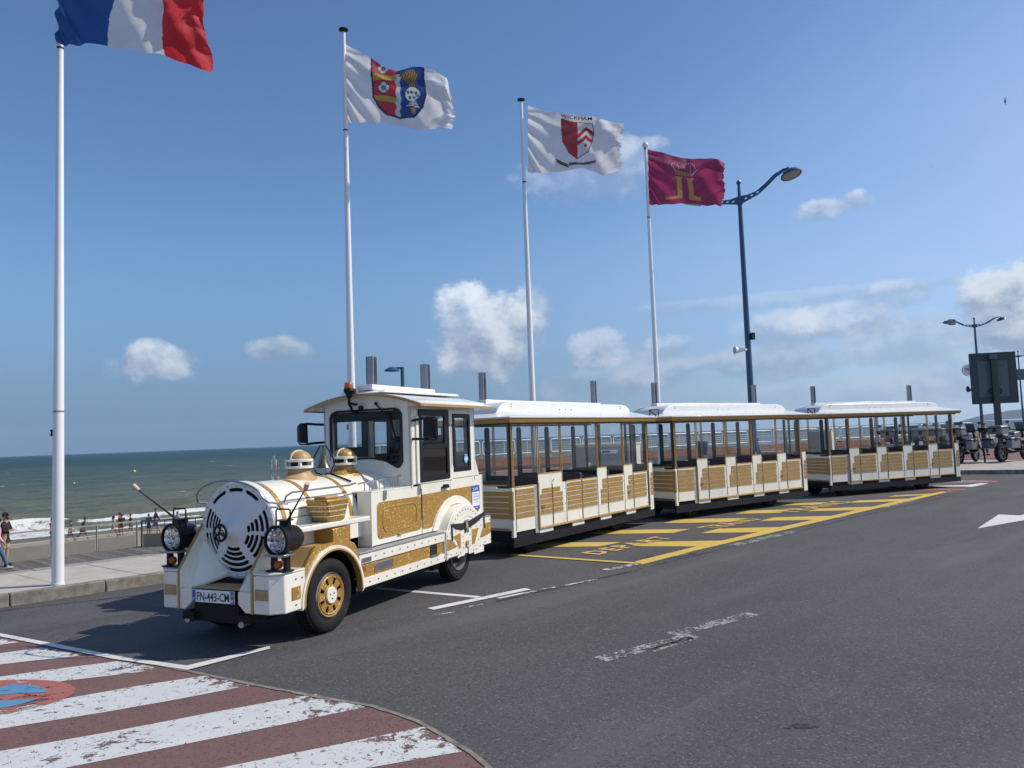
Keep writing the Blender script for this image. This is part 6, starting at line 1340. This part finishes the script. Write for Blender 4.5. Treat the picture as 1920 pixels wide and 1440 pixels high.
        MB().box(-2.60, -2.02, y(.655), y(.660), 1.85, 2.225, sheet='y').build('door_window', 'cab_glass', door, smooth=0); MB().box(-2.66, -2.02, y(.655), y(.660), 1.46, 1.80, sheet='y').build('door_lower_glass', 'dark_glass', door, smooth=0)
        MB().box(-2.66, -2.02, y(.640), y(.644), 1.46, 1.80).build('door_lining', 'black_fabric', door, smooth=0)
        qw = P(MB().prism([(-2.845, 1.465), (-3.355, 1.465), (-3.355, 2.255), (-2.845, 2.255)], 'y', y(.645), y(.668), holes=[[(-2.90, 1.53), (-3.30, 1.53), (-3.30, 2.20), (-2.90, 2.20)]]), 'quarter_window', 'black_metal', bevel=.003)
        MB().box(-3.30, -2.90, y(.655), y(.660), 1.53, 2.20, sheet='y').build('quarter_glass', 'cab_glass', qw, smooth=0)
        MB().box(-3.30, -2.90, y(.640), y(.646), 1.53, 1.74).box(-3.30, -3.20, y(.640), y(.646), 1.74, 2.2).build('quarter_trim', 'black_fabric', qw, smooth=0)
        P(MB().cyl((-2.80, y(.68), 1.55), (-2.80, y(.68), 2.12), .008, n=6), 'grab_rail', 'black_metal')
        # mirror on two arms
        mi = .84 if s_ > 0 else .91
        mr = P(MB().tube([(-1.80, y(.66), 2.16), (-1.76, y(.80), 2.17), (-1.73, y(.93), 2.185)], .017, 8).tube([(-1.80, y(.66), 1.93), (-1.76, y(.80), 1.925), (-1.73, y(.93), 1.915)], .017, 8).tube([(-1.73, y(.90), 2.185), (-1.73, y(1.03), 2.185), (-1.72, y(1.06), 2.15), (-1.72, y(1.06), 1.95), (-1.73, y(1.03), 1.91), (-1.73, y(.90), 1.915)], .010, 8), 'mirror_arm', 'black_metal')
        MB().hexa([(-1.76, y(mi), 1.925), (-1.76, y(1.05), 1.925), (-1.69, y(1.03), 1.94), (-1.69, y(mi+.03), 1.94)], [(-1.76, y(mi+.01), 2.195), (-1.76, y(1.05), 2.195), (-1.69, y(1.03), 2.175), (-1.69, y(mi+.04), 2.175)]).build('mirror', 'black_metal', mr, bevel=.022, seg=3)
    # roof
    ys = list(np.linspace(-.88, .88, 25)); top = [(yv, roofz(yv)+.0) for yv in ys]; bot = [(yv, roofz(yv)-.022) for yv in reversed(ys)]
    def rx(x0, x1, off, nm, m_, th=.022, wid=1.0):
        P(MB().prism([(yv*wid, roofz(yv)+off) for yv in ys]+[(yv*wid, roofz(yv)+off-th) for yv in reversed(ys)], 'x', x0, x1), nm, m_, smooth=40)
    rx(-1.64, -3.66, .012, 'cab_roof', 'white_roof', .03); rx(-1.625, -1.64, .006, 'roof_edge', 'gold_trim', .034); rx(-3.66, -3.675, .006, 'roof_edge', 'gold_trim', .034)
    for s_ in (1, -1): P(MB().box(-1.64, -3.66, s_*.872, s_*.892, 2.328, 2.362), 'roof_edge', 'gold_trim')
    P(MB().prism([(-1.66, 2.53), (-1.75, 2.565), (-3.62, 2.575), (-3.72, 2.54)], 'y', -.34, .34), 'roof_hatch', 'white_roof', bevel=.012)
    P(MB().box(-1.74, -3.34, -.12, .12, 2.575, 2.645), 'sign_rail', 'white_roof', bevel=.006)
    for xx in (-1.92, -3.29): P(MB().box(xx-.05, xx+.05, -.06, -.045, 2.645, 3.02).box(xx-.05, xx-.038, -.06, .05, 2.645, 3.02).box(xx+.038, xx+.05, -.06, .05, 2.645, 3.02), 'sign_mast', 'alu_grey', smooth=0)
    P(MB().cyl((-1.70, -.10, 2.54), (-1.70, -.10, 2.60), .03, n=8).box(-1.76, -1.62, -.16, -.04, 2.535, 2.565), 'rail_clamp', 'steel')
    # beacon on its stalk in front of the roof
    bx, by_ = -1.60, -.14; bc = P(MB().cyl((bx, by_, 2.40), (bx, by_, 2.50), .018, n=8).lathe([(.03, 0), (.035, .03), (.07, .09), (.062, .12), (1e-4, .12)], (bx, by_, 2.48), n=20).tube([(bx, by_, 2.42), (-1.70, by_, 2.40), (-1.76, by_, 2.40)], .018, 6), 'beacon', 'black_metal')
    MB().lathe([(.056, 0), (.058, .01), (.055, .06), (.045, .075), (1e-4, .078)], (bx, by_, 2.60), n=24).build('beacon_lens', 'orange_lens', bc)
    P(MB().tube([(bx, by_, 2.40), (bx-.03, by_+.01, 2.36), (bx-.05, by_, 2.32), (-1.75, by_+.02, 2.30)], .02, 6).sphere((-1.72, -.05, 2.35), .035, 10), 'beacon_cable', 'black_metal')
    # wiper
    P(MB().sphere((-1.735, .17, 2.395), .022, 10).tube([(-1.725, .17, 2.39), (-1.73, .34, 2.24), (-1.73, .43, 2.08)], .009, 6).tube([(-1.735, .34, 2.30), (-1.74, .40, 2.15), (-1.74, .46, 1.90)], .012, 6), 'wiper', 'black_metal')
    # inside the cab
    P(MB().box(-3.48, -1.80, -.62, .62, 1.05, 1.10), 'cab_floor', 'black_fabric', smooth=0)
    P(MB().hexa([(-1.80, -.60, 1.33), (-1.80, .60, 1.33), (-2.15, .60, 1.33), (-2.15, -.60, 1.33)], [(-1.80, -.60, 1.62), (-1.80, .60, 1.56), (-2.10, .60, 1.62), (-2.10, -.60, 1.62)]), 'dashboard', 'black_fabric')
    P(MB().hexa([(-1.84, -.30, 1.60), (-1.84, -.02, 1.60), (-2.0, -.02, 1.60), (-2.0, -.30, 1.60)], [(-1.90, -.26, 1.72), (-1.90, -.06, 1.72), (-2.0, -.06, 1.72), (-2.0, -.26, 1.72)]), 'instrument_box', 'grey_panel', bevel=.02)
    P(MB().tube([(-2.15+.05*math.cos(rad(a)), .28+.19*math.cos(rad(a)), 1.76+.14*math.sin(rad(a))) for a in range(0, 360, 15)], .013, 8, closed=True).cyl((-2.10, .28, 1.62), (-2.15, .28, 1.76), .025, n=8).tube([(-2.15, .10, 1.74), (-2.15, .46, 1.74)], .012, 6), 'steering_wheel', 'black_metal')
    for sy in (.28, -.28): st = P(MB().box(-2.95, -2.50, sy-.22, sy+.22, 1.30, 1.44), 'seat', 'black_fabric', bevel=.04); MB().hexa([(-2.95, sy-.22, 1.42), (-2.85, sy-.22, 1.42), (-2.85, sy+.22, 1.42), (-2.95, sy+.22, 1.42)], [(-3.08, sy-.19, 1.98), (-3.0, sy-.19, 1.98), (-3.0, sy+.19, 1.98), (-3.08, sy+.19, 1.98)]).build('backrest', 'black_fabric', st, bevel=.04)
    # stickers on the left rear: company notice and round badge
    sk = P(MB().prism(rrect(-3.60, -3.35, .90, 1.235, .015), 'y', .6585, .661), 'notice_sticker', 'sticker_blue', smooth=0)
    MB().prism(rrect(-3.59, -3.36, .945, 1.145, .006), 'y', .6612, .6622).build('notice_field', 'sticker_white', sk, smooth=0)
    tx = lambda s1, z, sz, m_, sx=1: text_obj('notice_text', s1, sz, (-3.475, .6632, z), (-1, 0, 0), (0, 0, 1), m_, sk, sx=sx)
    tx('SFAPA', 1.165, .062, 'sticker_white', .95); tx('LOCATION DE', 1.103, .030, 'plate_blue', .95); tx('PETITS TRAINS', 1.065, .030, 'plate_blue', .9); tx('TOURISTIQUES', 1.027, .030, 'plate_blue', .9); tx('PARTOUT EN FRANCE', .992, .017, 'plate_blue', .9); tx('04 75 00 02', .910, .030, 'sticker_white', .9)
    bd = P(MB().lathe([(1e-4, 0), (.062, 0), (.062, .003), (1e-4, .003)], (-3.21, .661, 1.63), 'y', 24), 'round_badge', 'sticker_cyan'); text_obj('badge_text', '40', .085, (-3.21, .6655, 1.60), (-1, 0, 0), (0, 0, 1), 'sticker_white', bd, bold=.003)
    MB().box(-3.25, -3.17, .6645, .6655, 1.685, 1.69).build('badge_line', 'sticker_white', bd, smooth=0)
    return t
loco = locomotive()

# ================================================================== CARRIAGES
def carriage(name, label, loc, ang, first=False):
    t = thing('train_carriage', label, 'train carriage', loc, rad(ang), 'carriages of the white and gold tourist train')
    P = lambda mb, nm, m_, **k: mb.build(nm, m_, t, **k)
    WD = 1.5; LN = 5.0
    # underframe, wheels, couplings
    P(MB().box(-4.96, .04, -.03, .03, .165, .30).box(-4.96, .04, -WD-.03, -WD+.03, .165, .30), 'side_beam', 'chassis')
    P(MB().box(-4.9, .02, -WD+.03, -.03, .24, .42), 'floor_frame', 'chassis'); P(MB().box(-4.95, -.0, -WD+.02, -.02, .42, .46), 'floor', 'black_fabric', smooth=0)
    for wx in (-.65, -3.66):
        for y0, y1, s_ in ((-.34, -.14, 1), (-WD+.14, -WD+.34, -1)):
            w_ = P(MB().lathe([(.17, -.10), (.25, -.095), (.275, -.07), (.275, .07), (.25, .095), (.17, .10)], (wx, (y0+y1)/2, .275), 'y', 32), 'wheel', 'black_rubber')
            MB().lathe([(.17, .05*s_), (.155, .045*s_), (.15, -.02*s_), (.07, -.03*s_), (.06, .01*s_), (1e-4, .01*s_)], (wx, (y0+y1)/2, .275), 'y', 28).build('rim', 'gold_flat', w_)
        P(MB().cyl((wx, -WD+.2, .275), (wx, -.2, .275), .04, n=10), 'axle', 'chassis')
    P(MB().box(-1.9, -1.2, -.9, -.6, .12, .26).cyl((-2.4, -.3, .2), (-2.4, -.5, .2), .07, n=12).box(-3.1, -2.7, -.5, -.2, .14, .26), 'running_gear', 'chassis')
    P(MB().tube([(-.1, -.75, .30), (.85, -.75, .32)], .035, 8).tube([(-.1, -.45, .34), (.75, -.72, .32)], .025, 8).tube([(-.1, -1.05, .34), (.75, -.78, .32)], .025, 8), 'tow_bar', 'chassis')
    # boarded panel: cream sheet with gold boards laid on it
    def boards(parent, x0, x1, z0, z1, n, yf, s_, m_='gold_board', step=None, side='x'):
        h = (z1-z0)/n
        for k in range(n):
            a, b = z0+k*h+.008, z0+(k+1)*h-.008; xa, xb = x0, x1
            if step and k >= n-step[0]: xa = x0+(step[1] if step[1] > 0 else 0); xb = x1+(step[1] if step[1] < 0 else 0)
            r_ = .022 if (step and (k == n-1 or k == n-1-step[0])) else 0
            pts = [(xa, a), (xb, a), (xb, b), (xa, b)]
            if r_:
                if step[1] < 0: pts = [(xa, a), (xb, a), (xb, b-r_), (xb-r_*.3, b-r_*.3), (xb-r_, b), (xa, b)]
                else: pts = [(xa, a), (xb, a), (xb, b), (xa+r_, b), (xa+r_*.3, b-r_*.3), (xa, b-r_)]
            if side == 'x': mb = MB().prism(pts, 'y', yf, yf+s_*.008)
            else: mb = MB().prism([(q[0], q[1]) for q in pts], 'x', yf, yf+.008)
            mb.build('board', m_, parent, smooth=0)
    # front and rear faces
    for xf, d in ((0.0, 1), (-5.0, -1)):
        f = MB().prism([(-WD+.02, .42), (-.02, .42), (-.02, 1.09), (-.30, 1.09), (-.34, 1.13), (-.40, 1.13), (-.40, 1.15), (-WD+.40, 1.15), (-WD+.40, 1.13), (-WD+.34, 1.13), (-WD+.30, 1.09), (-WD+.02, 1.09)] if d > 0 else [(-WD+.02, .42), (-.02, .42), (-.02, 1.15), (-WD+.02, 1.15)], 'x', xf-.02*d, xf+.0*d).build('end_panel', 'cream_paint', t, smooth=0)
        if d > 0:
            h = (1.05-.60)/5
            for k in range(5):
                a, b = .60+k*h+.008, .60+(k+1)*h-.008; w0 = -.02; w1 = -WD+.02 if False else -.70
                ya, yb = -.004, -WD+.30
                if k == 4: ya, yb = -.004, -.66
                if k == 4: yb = -WD+.38; 
                MB().prism([(ya, a), (yb, a), (yb, b), (ya, b)], 'x', .001, .009).build('board', 'gold_board', f, smooth=0)
            MB().box(.0, .012, -WD+.02, -.02, .405, .435).build('front_strip', 'gold_trim', f)
    # corner posts (lower)
    P(MB().box(-.06, .012, -.055, .012, .315, 1.10), 'corner_post', 'cream_paint', bevel=.005); P(MB().box(-.012, .02, -.06, .02, .60, 1.05), 'corner_board', 'gold_board', smooth=0); P(MB().box(-.075, -.062, -.01, .014, .42, 1.09), 'corner_gap', 'ink')
    P(MB().box(-.06, .012, -WD-.012, -WD+.055, .315, 1.10), 'corner_post', 'cream_paint', bevel=.005)
    for s_, yf in ((1, 0.0), (-1, -WD)):
        y = lambda v: yf+s_*v
        p = MB().box(-.61, -.08, y(-.02), y(0), .395, 1.10).build('side_panel', 'cream_paint', t, bevel=.003)
        boards(p, -.60, -.085, .60, 1.075, 5, y(.001), s_); MB().box(-.60, -.08, y(-.02), y(.006), 1.10, 1.118).build('cap_strip', 'gold_trim', p)
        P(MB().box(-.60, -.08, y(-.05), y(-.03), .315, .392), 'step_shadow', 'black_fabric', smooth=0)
        pg = MB().box(-.735, -.625, y(-.03), y(-.008), .315, 1.11).build('pillar', 'grey_panel' if s_ > 0 else 'cream_paint', t, bevel=.003); rivets(pg, [(-.66, y(-.008), z) for z in (.44, .75, 1.04)], 'y', s_, .010, 'ink')  # shade on the left pillar put into its colour as grey
        MB().box(-.745, -.720, y(-.008), y(.016), .375, 1.14).build('pillar_edge', 'gold_trim', pg)
        def door(x0, w, kind):
            "kind a: stepped; b: both halves low; c: both halves high and narrow"
            x1 = x0-w
            if kind == 'a': out = [(x0, .40), (x0, 1.275), (x0-.35, 1.275), (x0-.35, 1.13), (x0-.37, 1.10), (x1, 1.10), (x1, .40)]
            elif kind == 'b': out = [(x0, .40), (x0, 1.10), (x1, 1.10), (x1, .40)]
            else: out = [(x0, .40), (x0, 1.275), (x1+.12, 1.275), (x1+.12, 1.12), (x1+.10, 1.10), (x1, 1.10), (x1, .40)]
            d = MB().prism(out, 'y', y(-.02), y(0.0)).build('door', 'cream_paint', t, bevel=.003); xm = x0-.365 if kind == 'a' else x0-w*.48
            if kind == 'a':
                boards(d, xm+.008, x0-.10, .60, 1.075, 5, y(.001), s_, step=(2, -.07)); boards(d, x1+.07, xm-.008, .60, 1.075, 5, y(.001), s_)
                MB().box(x0, x0-.34, y(-.022), y(.006), 1.275, 1.292).build('cap_strip', 'gold_trim', d); MB().box(x0-.37, x1, y(-.022), y(.006), 1.10, 1.117).build('cap_strip', 'gold_trim', d)
            elif kind == 'b':
                boards(d, xm+.01, x0-.03, .60, 1.085, 6, y(.001), s_, step=(1, -.0001)); boards(d, x1+.03, xm-.01, .60, 1.085, 6, y(.001), s_)
                MB().box(x0-.01, x1+.01, y(-.022), y(.006), 1.10, 1.117).build('cap_strip', 'gold_trim', d)
            else:
                boards(d, xm+.01, x0-.04, .60, 1.04, 5, y(.001), s_, step=(1, -.05)); boards(d, x1+.12, xm-.01, .60, 1.04, 5, y(.001), s_, step=(1, .07))
                MB().box(x0, x1+.12, y(-.022), y(.006), 1.275, 1.292).build('cap_strip', 'gold_trim', d)
            MB().box(xm-.006, xm+.006, y(-.001), y(.0105), .41, 1.095).build('seam', 'ink', d, smooth=0); MB().box(x1-.010, x1+.0, y(-.012), y(.004), .40, 1.12).build('seam', 'ink', d, smooth=0)
            MB().box(xm+.01, x0-.01, y(.0), y(.004), .585, .592).box(x1+.02, xm-.01, y(.0), y(.004), .585, .592).build('groove', 'grey_panel', d, smooth=0)
            rivets(d, [(x1+.035, y(.001), .98), (x1+.035, y(.001), .72), (x1+.035, y(.001), .46)], 'y', s_, .009, 'ink')
            MB().tube([(xm, y(.012), 1.13), (xm, y(.03), 1.155), (xm-.02, y(.03), 1.17)], .006, 6).build('latch', 'ink', d)
            return d
        xs_ = [-.745, -1.765, -2.765, -3.775]
        if first: ds = [door(-.745, .84, 'c'), door(-1.595, 1.09, 'b'), door(-2.70, 1.03, 'a'), door(-3.745, 1.0, 'a')]
        else: ds = [door(x, (x-nx)-.012, 'a') for x, nx in zip(xs_, xs_[1:]+[-4.775])]
        for d, xx in ((ds[0], -.83 if not first else -.80), (ds[3], -3.86)): MB().box(xx-.085, xx, y(.009), y(.02), .70, .755).build('side_reflector', 'amber_lens', d, bevel=.004)
        # gold kick rail, alternating risers, rear pillar
        P(MB().box(-4.80, -.74, y(-.005), y(.022), .372, .396), 'kick_rail', 'gold_trim', bevel=.003)
        for k, x in enumerate(xs_): P(MB().box(x-.40, x+.0, y(-.03), y(-.004), .305, .372), 'riser', 'cream_paint', smooth=0)
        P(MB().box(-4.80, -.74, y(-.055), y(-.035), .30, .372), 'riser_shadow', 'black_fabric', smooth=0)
        rp = MB().box(-5.0, -4.84, y(-.03), y(0), .26, 1.275).build('rear_pillar', 'cream_paint', t, bevel=.004); boards(rp, -5.0, -4.88, .60, 1.075, 5, y(.001), s_, step=(1, -.03)); P(MB().box(-4.84, -4.78, y(-.05), y(-.03), .38, 1.2), 'rear_gap', 'black_metal', smooth=0)
        MB().box(-5.0, -4.84, y(-.03), y(.006), 1.275, 1.29).build('cap_strip', 'gold_trim', rp)
        # window posts (pairs of slim gold bars), head rail, panes
        px = [-.03, -.77, -1.475 if first else -1.77, -2.735 if first else -2.775, -3.745 if first else -3.785, -4.775]
        for i, x in enumerate(px):
            w_ = .0 if i in (0, 5) else .022
            mb = MB().box(x-.006-w_, x+.006-w_, y(-.022), y(-.004), 1.09, 2.12)
            if w_: mb.box(x-.005+w_, x+.006+w_, y(-.022), y(-.004), 1.09, 2.12)
            else: mb.box(x-.04, x-.026, y(-.022), y(-.004), 1.09, 2.12)
            P(mb, 'window_post', 'gold_trim')
            if i in (0, 5): P(MB().box(x-.012, x+.028, y(-.075), y(-.03), 1.05, 2.13), 'end_post', 'navy_post')
        P(MB().box(-4.99, .03, y(-.06), y(-.002), 2.112, 2.136), 'window_head', 'navy_post')
        if s_ > 0:
            for i in range(5): P(MB().box(px[i+1]+.03, px[i]-.03, y(-.014), y(-.011), 1.11 if i < 1 else 1.10, 2.115, sheet='y'), 'side_window', 'clear_glass', smooth=0)
        if s_ < 0:
            for x in (-.30, -1.25, -2.25, -3.22, -4.24): P(MB().prism([(x-.055, 1.0), (x+.055, 1.0), (x+.055, 2.06), (x+.03, 2.10), (x-.03, 2.10), (x-.055, 2.06)], 'y', y(-.06), y(-.02)), 'inner_post', 'navy_post', bevel=.004)
        elif True:
            for x in (-2.95, -4.25): P(MB().box(x-.035, x+.035, y(-.10), y(-.06), 1.0, 2.10), 'inner_post', 'navy_post', bevel=.004)
        P(MB().box(-4.97, -.03, y(-.06), y(-.025), .46, 1.06), 'inner_lining', 'black_fabric', smooth=0)
    # front window
    P(MB().box(.0, .003, -WD+.04, -.04, 1.12, 2.12, sheet='x'), 'front_window', 'clear_glass', smooth=0); P(MB().box(-.03, .028, -WD-.01, .01, 2.112, 2.136), 'front_head', 'navy_post')
    P(MB().box(-4.99, -4.986, -WD+.04, -.04, 1.12, 2.12, sheet='x'), 'rear_window', 'clear_glass', smooth=0)
    P(MB().box(-.02, .004, -.55, -.10, 1.13, 1.15), 'front_cap', 'gold_trim')
    # benches
    for i, x in enumerate((-.14, -1.24, -2.24, -3.24, -4.24, -4.88)):
        zt = 1.22 if i else 1.20
        b = MB().box(x-.05, x+.05, -WD+.07, -.07, .50, zt).build('bench', 'black_fabric', t, bevel=.025)
        MB().box(x-(.40 if i < 5 else -.05), x+(.40 if i not in (0,) else -.05), -WD+.08, -.08, .72, .82).build('bench_seat', 'black_fabric', b, bevel=.02)
    # roof
    E_ = lambda x0, x1, y0, y1, z: [(x0, y0, z), (x1, y0, z), (x1, y1, z), (x0, y1, z)]
    P(MB().hexa(E_(-5.07, .11, -WD-.09, .08, 2.137), E_(-5.10, .14, -WD-.12, .11, 2.205)), 'roof_gutter', 'gold_trim', bevel=.006)
    P(MB().hexa(E_(-5.11, .15, -WD-.13, .12, 2.207), E_(-5.13, .17, -WD-.14, .13, 2.235)), 'roof_eave', 'white_roof', bevel=.010)
    P(MB().hexa(E_(-5.10, .15, -WD-.12, .11, 2.236), E_(-4.62, -.10, -WD+.24, -.24, 2.345)), 'roof_slope', 'white_roof', bevel=.012)
    rp = [(-.02, 2.30), (-.06, 2.38), (-.13, 2.43), (-.24, 2.475), (-.40, 2.50), (-4.30, 2.50), (-4.48, 2.475), (-4.60, 2.42), (-4.66, 2.33), (-4.66, 2.29), (-.02, 2.28)]
    ty = (-WD+.27, -.27)
    top = P(MB().prism(rp, 'y', ty[0], ty[1]), 'clerestory', 'white_roof', bevel=.02, seg=3)
    rivets(top, [(x, -.27, z) for x, z in ((-.42, 2.46), (-.42, 2.42), (-1.9, 2.38), (-2.1, 2.38), (-2.3, 2.38), (-4.2, 2.46), (-4.2, 2.42))], 'y', 1, .012, 'ink')
    P(MB().box(-.42, -4.35, -.98, -.80, 2.502, 2.565), 'sign_rail', 'white_roof', bevel=.006)
    for xx in (-.47, -4.24): P(MB().box(xx-.045, xx+.045, -.95, -.935, 2.565, 3.04).box(xx-.045, xx-.033, -.95, -.85, 2.565, 3.04).box(xx+.033, xx+.045, -.95, -.85, 2.565, 3.04), 'sign_mast', 'alu_grey', smooth=0)
    if not first: P(MB().tube([(.10, -.55, 2.26), (.10, -.55, 2.40), (.10, -.30, 2.40), (.10, -.30, 2.25)], .012, 6).tube([(.10, -.56, 2.40), (.10, -.36, 2.26)], .012, 6), 'front_bracket', 'black_metal')
    return t
c1 = carriage('c1', 'front carriage, right behind the locomotive, with tall boarded doors of uneven height', (-.06, 12.30, 0), 53.7+180, first=True)
c2 = carriage('c2', 'middle carriage of the train, in front of the tall blue lamp post', (3.43, 16.60, 0), 37.4+180)
def clone(root):
    def cp(o, par):
        c = o.copy(); C.objects.link(c); c.parent = par
        for ch in list(o.children): cp(ch, c)
        return c
    return cp(root, None)
c3 = clone(c2); c3.location = (8.40, 20.65, 0); c3.rotation_euler = (0, 0, rad(23+180)); c3['label'] = 'last carriage of the train, nearest the motorbikes'
